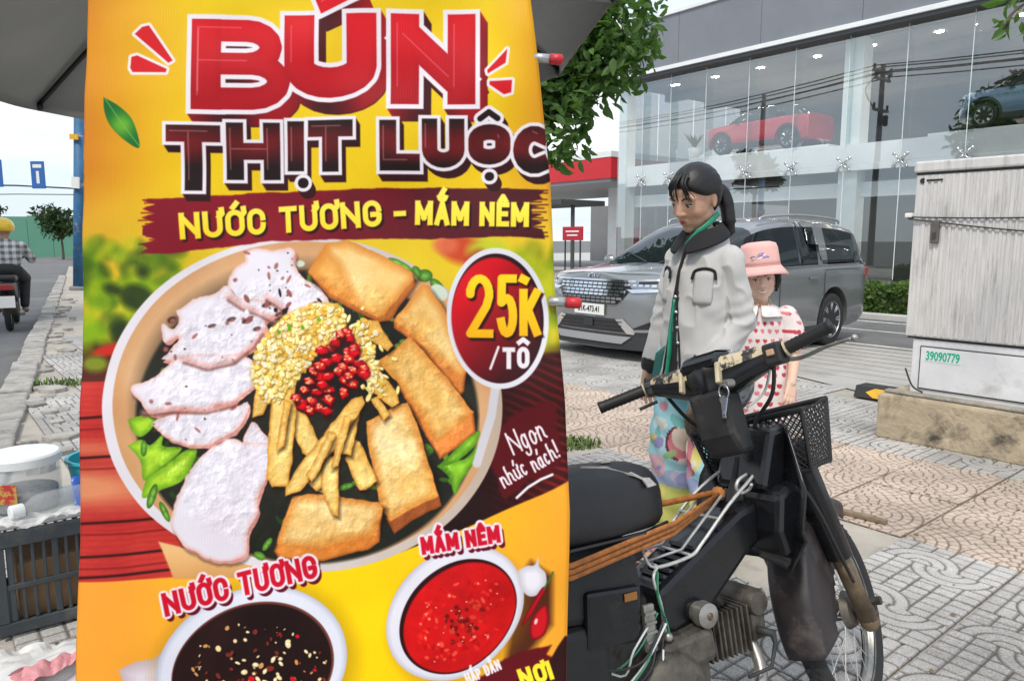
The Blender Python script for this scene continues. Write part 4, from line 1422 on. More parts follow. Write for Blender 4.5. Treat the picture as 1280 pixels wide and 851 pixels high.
MB().lathe([(.02, .0), (.108, .0), (.118, .02), (.118, .15), (.112, .17), (.108, .17), (.112, .15), (.112, .02), (.1, .008), (.02, .008)], 32, cap=False).build('vessel', M_clear, jar, smooth=True)
MB().lathe([(.116, .168), (.122, .17), (.122, .198), (.116, .205), (.02, .207)], 32).build('lid', M_lid, jar, smooth=True, auto=35)
MB().lathe([(.105, .01), (.105, .07), (.02, .075)], 24).build('contents', mat('jar_grains', (.25, .24, .23), .8, noise=(60, .6)), jar, smooth=True)
MB().span((-.06, -.1195, .05), (.05, -.1185, .12)).build('paper_label', mat('red_yellow_label', (.5, .3, .06), .6, dirt=((.45, .03, .03), 25, .48, .52)), jar)
bt = empty('plastic_bottle', on_crate(.20, .06, TZ + .045), 'clear plastic bottle lying on its side with a white cap', 'bottle', rotz=CR + PI + .25)
bt.rotation_euler = (0, 0, CR + PI + .25)
MB().lathe([(.018, .10), (.02, .085), (.042, .05), (.045, .02), (.045, -.10), (.04, -.112), (.01, -.112)], 24, axis='x').build('vessel', M_clear, bt, smooth=True)
MB().lathe([(.024, .09), (.025, .095), (.025, .128), (.02, .132), (.004, .132)], 20, axis='x').build('cap', M_lid, bt, smooth=True, auto=35)
pk = MB()
rows = [[(.0 + x * .018, .05 * math.sin(PI * y / 6) * math.sin(PI * x / 8), y * .02) for y in range(7)] for x in range(9)]
pk.rings(rows, cap=False, closed=False)
o = pk.build('snack_packet', mat('blue_packet', (.03, .12, .5), .3, dirt=((.75, .2, .12), 14, .55, .6)), None, smooth=True, solid=.004)
o.location = on_crate(.27, .07, TZ + .012); o.rotation_euler = (-.7, 0, CR)
tag(o, 'shiny blue packet leaning beside the jar', 'packet')
ba = empty('basin', on_crate(.40, .27, TZ), 'turquoise plastic tub behind the jar, half hidden by the banner', 'tub')
MB().lathe([(.02, 0), (.11, 0), (.13, .13), (.138, .13), (.136, .14), (.124, .138), (.105, .008), (.02, .008)], 28, cap=False).build('shell', mat('turquoise_plastic', (.03, .36, .42), .4), ba, smooth=True, auto=40)
# crumpled plastic over the tray edge, and a bag on the ground
def crumple(name, loc, sx, sy, amp, m_, label, cat, seed, rz=0, dome=.0):
    G = 40
    u, v = np.meshgrid(np.linspace(-1, 1, G), np.linspace(-1, 1, G), indexing='ij')
    P = np.stack([u * sx * (1 + .12 * np.sin(5 * v + seed)), v * sy * (1 + .15 * np.cos(4 * u + seed)), 0 * u], -1).reshape(-1, 3)
    z = amp * (np.abs(vnoise(P + 5, 9 / max(sx, sy) * .3, seed) - .5) * 2 + .6 * np.abs(vnoise(P + 5, 20 / max(sx, sy) * .3, seed + 3) - .5))
    z = z + dome * np.clip(1 - (u.reshape(-1) ** 2 + v.reshape(-1) ** 2), 0, 1)
    P[:, 2] = z + .003
    me = bpy.data.meshes.new(name)
    idx = np.arange(G * G).reshape(G, G)
    me.from_pydata(P.tolist(), [], np.stack([idx[:-1, :-1], idx[1:, :-1], idx[1:, 1:], idx[:-1, 1:]], -1).reshape(-1, 4).tolist())
    o = link(name, me, m_)
    o.location = loc; o.rotation_euler.z = rz
    return tag(o, label, cat)
M_film = clear_mat('plastic_film', (.8, .8, .79), .25)
M_film.node_tree.nodes['Principled BSDF'].inputs['Alpha'].default_value = .55
crumple('plastic_sheet', on_crate(.16, -.0, TZ + .002), .17, .05, .05, M_film, 'crumpled clear plastic sheet at the front of the tray', 'plastic sheet', 1.0, CR)
crumple('plastic_bag', (-1.36, 2.16, .001), .34, .2, .05, mat('white_film', (.6, .59, .57), .4, noise=(9, .15)), 'crumpled white plastic bag on the ground below the crate', 'plastic bag', 2.0, .5, .03)
crumple('pink_wrapper', (-1.33, 2.12, .07), .16, .035, .05, mat('pink_film', (.62, .26, .28), .5, noise=(14, .3)), 'pink wrapper on the white plastic bag', 'wrapper', 3.0, .75, .02)
crumple('tissue', (-1.22, 2.25, .07), .06, .035, .05, mat('tan_paper', (.42, .3, .2), .8, noise=(20, .3)), 'scrap of brown paper on the white plastic bag', 'paper', 4.0, .3, .02)

# overhanging twig with leaves, top corner
tw = empty('overhanging_branch', S(4.2, -.2, 0), 'leafy branch tip hanging into the top corner above the cabinet', 'branch')
tl = at(1262, 20, 3.7) - tw.location
rr = random.Random(9)
MB().tube(bez([tl + Vector((.9, -.3, .7)), tl + Vector((.4, -.1, .22)), tl + Vector((.06, 0, .05)), tl + Vector((-.02, 0, -.06))], 6), [.016] * 10 + [.008] * 9, 6).build('twig', M_bark, tw)
MB().tube([tl + Vector((.9, -.3, .7)), tl + Vector((1.4, -.6, .5)), tl + Vector((1.6, -.8, -tl.z))], [.02, .06, .09], 8).build('trunk', M_bark, tw)
mb = MB()
leaf_cloud(mb, [tl + Vector((rr.uniform(-.02, .35), rr.uniform(-.1, .1), rr.gauss(.02, .06))) for _ in range(60)], .10, rr, aspect=.45, droop=.7)
mb.build('leaves', M_leaf, tw, fix=False)['kind'] = 'stuff'
# ------------------------------------------------------------------ printed vinyl banner
BY0, BY1 = -70.0, 1100.0
TW, TH = 1000, 1850
def _edges(y):
    xl = np.interp(y, [-70, 0, 300, 560, 800, 1100], [112, 110, 104, 100, 97, 96])
    xr = np.interp(y, [-70, 0, 75, 230, 370, 500, 640, 700, 851, 1100], [655, 663, 672, 688, 694, 706, 712, 711, 708, 704])
    return xl, xr
class Print:
    """flat print of the banner, worked out dot by dot; coordinates run across the sheet"""
    def __init__(s):
        y = BY0 + (BY1 - BY0) * (np.arange(TH) + .5) / TH
        xl, xr = _edges(y)
        u = (np.arange(TW) + .5) / TW
        s.X = (xl[:, None] + (xr - xl)[:, None] * u[None, :]).astype(np.float32)
        s.Y = np.repeat(y[:, None], TW, 1).astype(np.float32)
        s.C = np.zeros((TH, TW, 3), np.float32)
        s.rng = np.random.default_rng(5)
        s.aa = .75
    def noise(s, gx, gy, seed):
        r = np.random.default_rng(seed).random((gy + 1, gx + 1)).astype(np.float32)
        yy = np.linspace(0, gy - 1e-3, TH); xx = np.linspace(0, gx - 1e-3, TW)
        yi, xi = yy.astype(int), xx.astype(int)
        fy, fx_ = yy - yi, xx - xi
        fy = (fy * fy * (3 - 2 * fy))[:, None]; fx_ = (fx_ * fx_ * (3 - 2 * fx_))[None, :]
        a = r[yi][:, xi] * (1 - fx_) + r[yi][:, xi + 1] * fx_
        b = r[yi + 1][:, xi] * (1 - fx_) + r[yi + 1][:, xi + 1] * fx_
        return a * (1 - fy) + b * fy
    def fbm(s, g, seed, o=4):
        t = 0; w = .5; tot = 0
        for k in range(o):
            t = t + w * s.noise(g * 2 ** k, int(g * 1.9) * 2 ** k, seed + k); tot += w; w *= .5
        return t / tot
    def box(s, x0, x1, y0, y1):
        r0 = int(max(0, (y0 - BY0) / (BY1 - BY0) * TH - 1)); r1 = int(min(TH, (y1 - BY0) / (BY1 - BY0) * TH + 2))
        c0 = int(max(0, (x0 - 113) / 545 * TW - 6)) if x0 > 113 else 0
        c0 = int(max(0, (x0 - 112) / 600 * TW - 12)); c1 = int(min(TW, (x1 - 94) / 555 * TW + 12))
        if r1 <= r0 or c1 <= c0: return None
        return slice(r0, r1), slice(c0, c1)
    def over(s, sl, m, col):
        m = np.clip(m, 0, 1)[..., None]
        c = np.asarray(col, np.float32)
        if c.ndim == 1: c = c / 255.0
        s.C[sl] = s.C[sl] * (1 - m) + c * m
    def poly_sdf(s, pts, pad):
        P = np.array(pts, np.float32)
        sl = s.box(P[:, 0].min() - pad, P[:, 0].max() + pad, P[:, 1].min() - pad, P[:, 1].max() + pad)
        if sl is None: return None, None
        x, y = s.X[sl], s.Y[sl]
        d2 = np.full(x.shape, 1e9, np.float32); ins = np.zeros(x.shape, bool)
        for (ax, ay), (bx, by) in zip(P, np.roll(P, -1, 0)):
            ex, ey = bx - ax, by - ay
            L = ex * ex + ey * ey + 1e-9
            t = np.clip(((x - ax) * ex + (y - ay) * ey) / L, 0, 1)
            d2 = np.minimum(d2, (x - ax - t * ex) ** 2 + (y - ay - t * ey) ** 2)
            c = ((ay > y) != (by > y))
            if abs(ey) > 1e-6:
                ins ^= c & (x < ex * (y - ay) / ey + ax)
        d = np.sqrt(d2)
        return sl, np.where(ins, -d, d)
    def curve(s, pts, k=5):
        q = bez([(p[0], p[1], 0) for p in list(pts) + [pts[0]]], k)
        return [(p.x, p.y) for p in q[:-1]]
    def poly(s, pts, col, soft=None, smooth=False, jag=0.0, grow=0.0, alpha=1.0):
        soft = soft or s.aa
        if smooth: pts = s.curve(pts)
        sl, d = s.poly_sdf(pts, soft * 2 + jag + grow + 2)
        if sl is None: return
        if jag: d = d + jag * (s.J[sl] - .5) * 2
        m = np.clip(.5 - (d - grow) / (2 * soft), 0, 1) * alpha
        if callable(col): col = col(s.X[sl], s.Y[sl], d, sl)
        s.over(sl, m, col)
    def ell(s, cx, cy, a, b, col, ang=0.0, soft=None, alpha=1.0, jag=0.0):
        soft = soft or s.aa
        r = max(a, b) + soft * 2 + 3
        sl = s.box(cx - r, cx + r, cy - r, cy + r)
        if sl is None: return
        x, y = s.X[sl] - cx, s.Y[sl] - cy
        ca, sa = math.cos(ang), math.sin(ang)
        u, v = x * ca + y * sa, -x * sa + y * ca
        q = np.sqrt((u / a) ** 2 + (v / b) ** 2) + 1e-6
        d = (q - 1) * np.sqrt(u * u + v * v) / q
        d = np.where(q < .05, -min(a, b), d)
        if jag: d = d + jag * (s.J[sl] - .5) * 2
        m = np.clip(.5 - d / (2 * soft), 0, 1) * alpha
        if callable(col): col = col(s.X[sl], s.Y[sl], d, sl)
        s.over(sl, m, col)
    def strokes_sdf(s, lines, r, pad, square=True):
        lines = [[p for i, p in enumerate(l) if i == 0 or math.hypot(p[0] - l[i - 1][0], p[1] - l[i - 1][1]) > .03] for l in lines]
        A = np.array([p for l in lines for p in l])
        sl = s.box(A[:, 0].min() - pad - r, A[:, 0].max() + pad + r, A[:, 1].min() - pad - r, A[:, 1].max() + pad + r)
        if sl is None: return None, None
        x, y = s.X[sl], s.Y[sl]
        d = np.full(x.shape, 1e9, np.float32)
        for l in lines:
            for i in range(len(l) - 1):
                (ax, ay), (bx, by) = l[i], l[i + 1]
                ex, ey = bx - ax, by - ay
                L = math.hypot(ex, ey)
                if L < .02: continue
                ex, ey = ex / L, ey / L
                al = (x - ax) * ex + (y - ay) * ey
                pe = np.abs(-(x - ax) * ey + (y - ay) * ex)
                d0, d1 = np.maximum(0, -al), np.maximum(0, al - L)
                closed = len(l) > 2 and math.hypot(l[0][0] - l[-1][0], l[0][1] - l[-1][1]) < 1e-3
                sq0 = square and i == 0 and not closed; sq1 = square and i == len(l) - 2 and not closed
                da, db = (np.maximum(pe - r, d0 - r) if sq0 else np.hypot(pe, d0) - r), (np.maximum(pe - r, d1 - r) if sq1 else np.hypot(pe, d1) - r)
                d = np.minimum(d, np.where(al < 0, da, np.where(al > L, db, pe - r)))
        return sl, d
    def stroke(s, lines, r, col, soft=None, grow=0.0, square=False, off=(0, 0), alpha=1.0):
        soft = soft or s.aa
        if off != (0, 0): lines = [[(x + off[0], y + off[1]) for x, y in l] for l in lines]
        sl, d = s.strokes_sdf(lines, r, grow + soft * 2 + 2, square)
        if sl is None: return
        if callable(col): col = col(s.X[sl], s.Y[sl], d, sl)
        s.over(sl, np.clip(.5 - (d - grow) / (2 * soft), 0, 1) * alpha, col)

def arc(cx, cy, rx, ry, a0, a1, n=10):
    return [(cx + rx * math.cos(R(a0 + (a1 - a0) * i / n)), cy + ry * math.sin(R(a0 + (a1 - a0) * i / n))) for i in range(n + 1)]
# centre lines, x 0..1 across, y 0..1 upwards; second value: relative width
def _O(): return [arc(.5, .68, .5, .32, 0, 180) + arc(.5, .32, .5, .32, 180, 360) + [(1, .68)]]
GLYPH = {
 'A': (1.0, [[(0, 0), (.5, 1), (1, 0)], [(.2, .3), (.8, .3)]]),
 'B': (.92, [[(0, .5), (0, 1), (.55, 1)] + arc(.55, .76, .38, .24, 90, -90, 8) + [(0, .52)], [(0, .52), (.58, .52)] + arc(.58, .26, .42, .26, 90, -90, 8) + [(0, 0), (0, .5)]]),
 'C': (.9, [[(1, .66)] + arc(.5, .68, .5, .32, 10, 180) + arc(.5, .32, .5, .32, 180, 350) + [(1, .34)]]),
 'D': (.92, [[(0, 0), (0, 1), (.5, 1)] + arc(.5, .68, .5, .32, 90, 0, 6) + arc(.5, .32, .5, .32, 0, -90, 6) + [(0, 0)]]),
 'E': (.78, [[(0, 0), (0, 1)], [(0, 1), (1, 1)], [(0, 0), (1, 0)], [(0, .52), (.85, .52)]]),
 'G': (.92, [[(1, .7)] + arc(.5, .68, .5, .32, 10, 180) + arc(.5, .32, .5, .32, 180, 360) + [(1, .46), (.55, .46)]]),
 'H': (.95, [[(0, 0), (0, 1)], [(1, 0), (1, 1)], [(0, .5), (1, .5)]]),
 'I': (.02, [[(.5, 0), (.5, 1)]]),
 'K': (.92, [[(0, 0), (0, 1)], [(1, 1), (.12, .42)], [(.35, .56), (1, 0)]]),
 'L': (.8, [[(0, 1), (0, 0)], [(0, 0), (1, 0)]]),
 'M': (1.25, [[(0, 0), (0, 1)], [(.05, .93), (.5, .26)], [(.5, .26), (.95, .93)], [(1, 1), (1, 0)]]),
 'N': (1.0, [[(0, 0), (0, 1)], [(.10, .84), (.90, .16)], [(1, 0), (1, 1)]]),
 'O': (.92, _O()),
 'P': (.88, [[(0, 0), (0, 1), (.55, 1)] + arc(.55, .74, .45, .26, 90, -90, 8) + [(0, .48)]]),
 'T': (.9, [[(0, 1), (1, 1)], [(.5, 1), (.5, 0)]]),
 'U': (.92, [[(0, 1), (0, .32)] + arc(.5, .32, .5, .32, 180, 360) + [(1, 1)]]),
 '2': (.9, [[(0, .74)] + arc(.5, .72, .5, .28, 180, -10, 10) + [(.85, .5), (0, .0), (1, 0)]]),
 '5': (.9, [[(.95, 1), (.06, 1), (.02, .56)] + arc(.48, .32, .5, .32, 110, -160, 12)]),
 '/': (.5, [[(0, -.1), (1, 1.05)]]),
 '-': (.55, [[(0, .42), (1, .42)]]),
 'n': (.62, [[(0, 0), (0, .62)], [(0, .36)] + arc(.45, .34, .42, .26, 160, 0, 6) + [(.87, .12), (1.15, .02)]]),
 'g': (.62, [arc(.42, .32, .42, .3, 20, 380, 10), [(.84, .6), (.84, -.1)] + arc(.4, -.14, .44, .2, 0, -170, 7)]),
 'o': (.6, [arc(.45, .3, .45, .3, 0, 360, 12), [(.9, .34), (1.2, .4)]]),
 'h': (.62, [[(0, 0), (.02, 1.0), (.14, 1.06)], [(0, .36)] + arc(.45, .34, .42, .26, 160, 0, 6) + [(.87, .12), (1.15, .02)]]),
 'u': (.62, [[(0, .6), (0, .2)] + arc(.42, .24, .42, .24, 180, 340, 6), [(.86, .6), (.88, .1), (1.1, .0)]]),
 'c': (.52, [arc(.45, .3, .45, .3, 50, 320, 10)]),
 'a': (.62, [arc(.42, .3, .42, .3, 20, 380, 10), [(.84, .6), (.86, .1), (1.1, 0)]]),
 '!': (.2, [[(.5, .3), (.8, 1.05)], [(.38, 0), (.4, .04)]]),
}
MARK = {'acute': [[(.42, 1.24), (.66, 1.42)]], 'circ': [[(.2, 1.22), (.5, 1.42), (.8, 1.22)]], 'breve': [arc(.5, 1.36, .28, .16, 190, 350, 6)], 'dot': [[(.46, -.30), (.54, -.30)]],
 'tilde': [[(.15, 1.56), (.35, 1.66), (.6, 1.56), (.85, 1.68)]], 'horn': [[(1.0, .84), (1.2, .98), (1.17, 1.16)]], 'acute2': [[(.62, 1.42), (.86, 1.62)]], 'acute3': [[(.42, 1.52), (.64, 1.72)]], 'lacute': [[(.45, .85), (.75, 1.1)]], 'lhorn': [[(.86, .56), (1.1, .62), (1.1, .78)]]}
COMP = {'Ú': ('U', 'acute'), 'Ị': ('I', 'dot'), 'Ộ': ('O', 'circ', 'dot'), 'Ư': ('U', 'horn'), 'Ớ': ('O', 'horn', 'acute'), 'Ơ': ('O', 'horn'), 'Ắ': ('A', 'breve', 'acute3'), 'Ê': ('E', 'circ'), 'Ô': ('O', 'circ'), 'Ấ': ('A', 'circ', 'acute2'), 'Ẫ': ('A', 'circ', 'tilde'), 'ứ': ('u', 'lhorn', 'lacute'), 'á': ('a', 'lacute')}
def glyph(ch):
    if ch in COMP:
        b = COMP[ch]
        return GLYPH[b[0]][0], GLYPH[b[0]][1], [MARK[m_] for m_ in b[1:]]
    w, l = GLYPH[ch]
    return w, l, []
def place(ch, x0, x1, yt, yb, r, rot=0.0, skew=0.0):
    """strokes of a letter fitted into a box given by its outer edges"""
    w, ls, mk = glyph(ch)
    ax, bx, ay, by = x0 + r, x1 - r, yb - r, yt + r
    if ch in ('I', 'Ị'): ax = bx = (x0 + x1) / 2
    cx, cy = (x0 + x1) / 2, yb
    def f(p):
        x = ax + (bx - ax) * p[0] if bx != ax else ax + (p[0] - .5) * 2 * r
        y = ay + (by - ay) * p[1]
        x += skew * (yb - y)
        dx, dy = x - cx, y - cy
        return (cx + dx * math.cos(rot) - dy * math.sin(rot), cy + dx * math.sin(rot) + dy * math.cos(rot))
    return [[f(p) for p in l] for l in ls], [[f(p) for p in l] for m_ in mk for l in m_]
def line_text(txt, a, b, h, r, gap=.36, wk=.56, skew=0.0):
    """letters set along the line a-b (baseline), fitted to its length"""
    adv = []
    for ch in txt:
        adv.append(.45 if ch == ' ' else max(glyph(ch)[0] * wk, .02) + 2 * r / h + (.10 if glyph(ch)[0] > .1 else .06))
    tot = sum(adv)
    L = math.hypot(b[0] - a[0], b[1] - a[1]); k = L / (tot * h)
    rot = math.atan2(b[1] - a[1], b[0] - a[0])
    out, x = [], 0.0
    for ch, w in zip(txt, adv):
        if ch != ' ':
            x0 = x + .04 * h * k; x1 = x + w * h * k - .04 * h * k
            ls, mk = place(ch, x0, x1, -h, 0, r, 0, skew)
            f = lambda p: (a[0] + p[0] * math.cos(rot) - p[1] * math.sin(rot), a[1] + p[0] * math.sin(rot) + p[1] * math.cos(rot))
            out += [[f(p) for p in l] for l in ls] + [[f(p) for p in l] for l in mk]
        x += w * h * k
    return out

def paint_banner():
    q = Print()
    X, Y = q.X, q.Y
    N1, N2, N3, N4 = q.fbm(5, 1), q.fbm(14, 7), q.fbm(60, 13, 3), q.noise(420, 780, 19)
    q.J = q.fbm(38, 23, 3)
    rng = random.Random(4)
    lin = lambda a, b, t: np.asarray(a, np.float32) / 255 + (np.asarray(b, np.float32) - np.asarray(a, np.float32)) / 255 * np.clip(t, 0, 1)[..., None]
    # ground colours
    t = np.clip((X - 105) / 150, 0, 1) * np.clip((700 - X) / 90, 0, 1)
    q.C[:] = lin((208, 128, 38), (232, 196, 22), t ** .8 + (N1 - .5) * .3)
    m = np.clip((Y - 215) / 90, 0, 1)
    q.over(np.s_[:, :], m * .75, lin((205, 170, 40), (232, 208, 60), N1))
    # blurred salad leaves
    for i in range(210):
        x, y = rng.uniform(96, 225), rng.uniform(305, 462)
        c = rng.choice([(150, 175, 20), (120, 160, 25), (175, 185, 30), (60, 95, 20), (90, 135, 22), (35, 50, 22)])
        q.ell(x, y, rng.uniform(7, 17), rng.uniform(6, 14), c, rng.uniform(0, 3), 5, .55)
    for x, y, a, b in ((170, 372, 22, 16), (150, 415, 14, 12), (178, 340, 8, 8), (140, 362, 12, 7), (195, 395, 14, 9)):
        q.ell(x, y, a, b, (38, 50, 24), .3, 5, .85)
    for i in range(90):
        x, y = rng.uniform(640, 700), rng.uniform(310, 470)
        q.ell(x, y, rng.uniform(6, 12), rng.uniform(6, 14), rng.choice([(190, 195, 40), (150, 170, 30), (205, 200, 60), (110, 130, 30)]), rng.uniform(0, 3), 5, .5)
    q.ell(578, 312, 30, 18, (190, 60, 40), .2, 6, .9); q.ell(556, 306, 16, 12, (215, 110, 80), 0, 5, .8); q.ell(610, 314, 26, 16, (185, 195, 50), 0, 7, .9); q.ell(596, 330, 14, 18, (150, 40, 35), .4, 5, .8)
    # dark table edge and red planks
    q.poly([(90, 440), (200, 420), (200, 500), (90, 500)], (70, 22, 25), 12, alpha=.9)
    q.ell(140, 437, 26, 7, (190, 45, 35), -.2, 4); q.ell(118, 455, 16, 10, (125, 135, 40), 0, 5)
    def wood(x, y, d, sl):
        g = np.sin(y * .9 + x * .06 + 9 * N2[sl]) * .5 + .5
        c = lin((150, 28, 32), (212, 72, 60), .25 + .55 * N2[sl] + .25 * g * N3[sl])
        hl = np.exp(-((y - 610) / 22) ** 2) + .5 * np.exp(-((y - 560) / 10) ** 2)
        c = c + (np.array([226, 158, 112]) / 255 - c) * np.clip(hl * (1.1 - (x - 100) / 150), 0, .85)[..., None]
        return c
    q.poly([(80, 478), (420, 470), (420, 728), (80, 728)], wood)
    for yy in (515, 565, 648, 690, 715):
        q.stroke([[(90, yy + 8), (160, yy + 3), (260, yy - 6)]], 1.6, (35, 10, 12), 1.2, alpha=.9)
        q.stroke([[(90, yy + 22), (160, yy + 19), (260, yy + 9)]], .8, (95, 16, 20), 1.2, alpha=.7)
    # dark right-hand side
    def darkwood(x, y, d, sl):
        k = np.clip((x - 600) / 100, 0, 1) * (.25 + .75 * N2[sl]) * np.clip((y - 400) / 60, 0, 1)
        st = (np.sin(y * .55 - x * .22 + 6 * N2[sl]) * .5 + .5) ** 2
        return lin((34, 14, 14), (138, 30, 28), k * (.35 + .8 * st))
    q.poly([(430, 450), (720, 440), (720, 620), (640, 650), (560, 690), (300, 730), (300, 640)], darkwood, 3)
    q.poly([(640, 452), (720, 430), (720, 480), (645, 480)], darkwood, 10)
    q.poly([(616, 545), (640, 520), (668, 505), (690, 500), (694, 530), (700, 560), (698, 580), (676, 596), (650, 606), (632, 624), (624, 600), (612, 580)], (84, 16, 22), 2.5, jag=7, smooth=True)
    # lower yellow field
    def low(x, y, d, sl):
        t_ = np.exp(-((x - 430) / 190) ** 2)
        return lin((238, 158, 62), (246, 206, 16), t_ * 1.05 + (N1[sl] - .5) * .2)
    q.poly([(60, 729), (240, 722), (400, 716), (500, 694), (580, 662), (640, 634), (730, 590), (730, 1200), (60, 1200)], low, 1)
    # bowl: outside, rim, wall, dark inside
    q.poly([(196, 678), (215, 725), (300, 728), (360, 722)], lambda x, y, d, sl: lin((232, 186, 128), (205, 150, 92), (y - 690) / 40), 1.2)
    q.ell(378, 508, 250, 213, lambda x, y, d, sl: lin((226, 220, 224), (188, 168, 150), (x - 300) / 340 + N3[sl] * .1), .02)
    def wall(x, y, d, sl):
        c = lin((196, 140, 92), (228, 190, 150), N2[sl] * .6 + np.clip(-d / 30, 0, 1) * .3)
        c = c * (1 - .45 * np.clip((-d - 16) / 24, 0, 1))[..., None]
        return c
    q.ell(379, 506, 238, 204, wall, .02)
    q.ell(384, 524, 214, 186, lambda x, y, d, sl: lin((22, 24, 20), (52, 50, 40), N2[sl]), .0, 2.5)
    # greens in the bowl
    for i in range(150):
        a = rng.uniform(0, 2 * PI); rr_ = rng.uniform(.72, .97)
        x, y = 384 + 208 * rr_ * math.cos(a), 524 + 180 * rr_ * math.sin(a)
        q.ell(x, y, rng.uniform(3, 9), rng.uniform(2, 4), rng.choice([(60, 105, 30), (40, 70, 28), (95, 140, 45), (28, 40, 24), (120, 165, 60)]), rng.uniform(0, 3), 1, .8)
    def green(c1, c2):
        return lambda x, y, d, sl: lin(c1, c2, np.clip(-d / 9, 0, 1) * .8 + N3[sl] * .5 - .1)
    for pts in ([(160, 524), (178, 519), (195, 522), (190, 535), (176, 546), (165, 538)], [(160, 557), (176, 549), (188, 556), (205, 541), (203, 557), (226, 560), (214, 575), (196, 588), (180, 600), (176, 575)], [(184, 596), (205, 582), (228, 565), (244, 560), (240, 580), (226, 602), (202, 612), (178, 622)]):
        q.poly(pts, green((96, 148, 30), (176, 216, 60)), smooth=True)
    for k in range(5): q.ell(210 + k * 4.6, 592 - k * 3.4, 1.2, 4, (206, 232, 110), .35)
    for pts in ([(545, 585), (560, 575), (580, 575), (600, 555), (592, 580), (578, 600), (568, 620), (560, 598)], [(586, 545), (600, 540), (592, 560), (570, 578), (552, 582)]):
        q.poly(pts, green((70, 120, 26), (150, 205, 60)), smooth=True)
    for x, y, a, b, an in ((500, 332, 18, 5, .5), (530, 345, 10, 8, 0), (546, 358, 12, 6, .8), (520, 340, 8, 5, 1), (190, 620, 5, 16, .3), (205, 640, 4, 14, -.4), (180, 560, 4, 10, 0), (320, 700, 8, 5, .5), (330, 685, 4, 10, .6), (455, 610, 18, 5, .2), (430, 612, 10, 4, -.3)):
        q.ell(x, y, a, b, green((50, 95, 28), (140, 190, 80)), an)
    for x, y, a, b, an in ((548, 366, 12, 9, .7), (372, 330, 6, 4, 0), (350, 480, 8, 4, .4), (385, 600, 10, 2, -.7), (400, 618, 12, 2, .3)):
        q.ell(x, y, a, b, (206, 216, 196), an)
    # pork slices
    pork = [
     [(304, 316), (315, 311), (337, 313), (358, 310), (366, 316), (363, 330), (372, 345), (385, 352), (398, 360), (408, 375), (408, 386), (390, 392), (372, 398), (350, 392), (330, 398), (305, 390), (285, 372), (282, 350), (290, 335), (303, 328)],
     [(218, 388), (240, 375), (262, 370), (281, 358), (292, 372), (325, 376), (348, 388), (330, 402), (330, 412), (318, 430), (300, 445), (275, 448), (235, 447), (212, 452), (198, 449), (212, 438), (222, 420), (204, 428), (202, 406), (216, 411), (222, 400)],
     [(165, 482), (188, 472), (210, 455), (225, 446), (300, 445), (318, 462), (318, 480), (300, 495), (287, 505), (265, 508), (255, 517), (230, 512), (190, 517), (178, 505), (165, 490)],
     [(190, 530), (212, 518), (250, 515), (290, 510), (305, 503), (307, 515), (295, 535), (275, 548), (255, 558), (225, 555), (207, 545)],
     [(300, 556), (312, 530), (326, 545), (338, 562), (330, 600), (318, 568)],
     [(215, 640), (222, 615), (235, 590), (248, 572), (280, 552), (300, 555), (342, 560), (335, 585), (318, 625), (318, 645), (305, 670), (300, 700), (268, 706), (240, 692), (225, 680), (212, 660)]]
    for pts in pork:
        q.poly([(x + 3, y + 6) for x, y in pts], (34, 26, 24), 3, True, 3, alpha=.7)
        q.poly([(x + 2.5, y + 4) for x, y in pts], lambda x, y, d, sl: lin((196, 128, 118), (226, 172, 160), N3[sl]), None, True, 3)
        q.poly(pts, lambda x, y, d, sl: lin((228, 190, 184), (232, 226, 234), np.clip(-d / 6, 0, 1) + (N2[sl] - .5) * .5), None, True, 3)
        q.poly(pts, lambda x, y, d, sl: lin((222, 212, 222), (242, 238, 244), N2[sl]), 3, True, 2, grow=-5, alpha=.7)
    for i in range(46):
        pts = rng.choice(pork[:2] + pork[2:4] + pork[:1]); p = rng.choice(pts); c = (sum(a for a, b in pts) / len(pts), sum(b for a, b in pts) / len(pts))
        k = rng.uniform(.1, 1); x, y = c[0] + (p[0] - c[0]) * k, c[1] + (p[1] - c[1]) * k
        if rng.random() < .35: q.ell(x, y, rng.uniform(2, 6), rng.uniform(1.2, 2.6), (150, 84, 76), rng.uniform(0, 3), 1, .8)
        else: q.ell(x, y, rng.uniform(.6, 1.5), rng.uniform(.5, 1.1), (52, 30, 30), 0, .7)
    for pts in ([(228, 450), (256, 460), (290, 452), (315, 432), (326, 415)], [(282, 372), (300, 384), (322, 392), (340, 402)], [(330, 372), (348, 384), (366, 398), (390, 396)], [(180, 516), (215, 512), (256, 514), (290, 506)]):
        q.stroke([pts], 3.6, (214, 150, 140), 4, alpha=.7); q.stroke([[(x, y + 4) for x, y in pts]], 1.0, (96, 50, 46), 2.2, alpha=.8)
    for x, y, a, b in ((214, 400, 6, 4), (205, 436, 5, 5), (330, 382, 6, 3), (346, 394, 5, 3), (372, 392, 5, 3), (306, 402, 7, 3), (318, 412, 5, 2.5), (286, 400, 6, 2.5), (262, 408, 5, 2), (392, 386, 4, 3)):
        q.ell(x, y, a, b, (64, 36, 34), -.3, 1.4, .9); q.ell(x + 1, y + 1, a * .6, b * .6, (170, 104, 96), -.3, 1.2, .8)
    for i in range(26):      # lacy fat at the slices' edges
        x, y = rng.uniform(300, 400), rng.uniform(365, 400)
        q.ell(x, y, rng.uniform(2, 6), rng.uniform(1.5, 3), rng.choice([(30, 24, 24), (150, 90, 84), (232, 226, 232)]), rng.uniform(0, 3), .9)
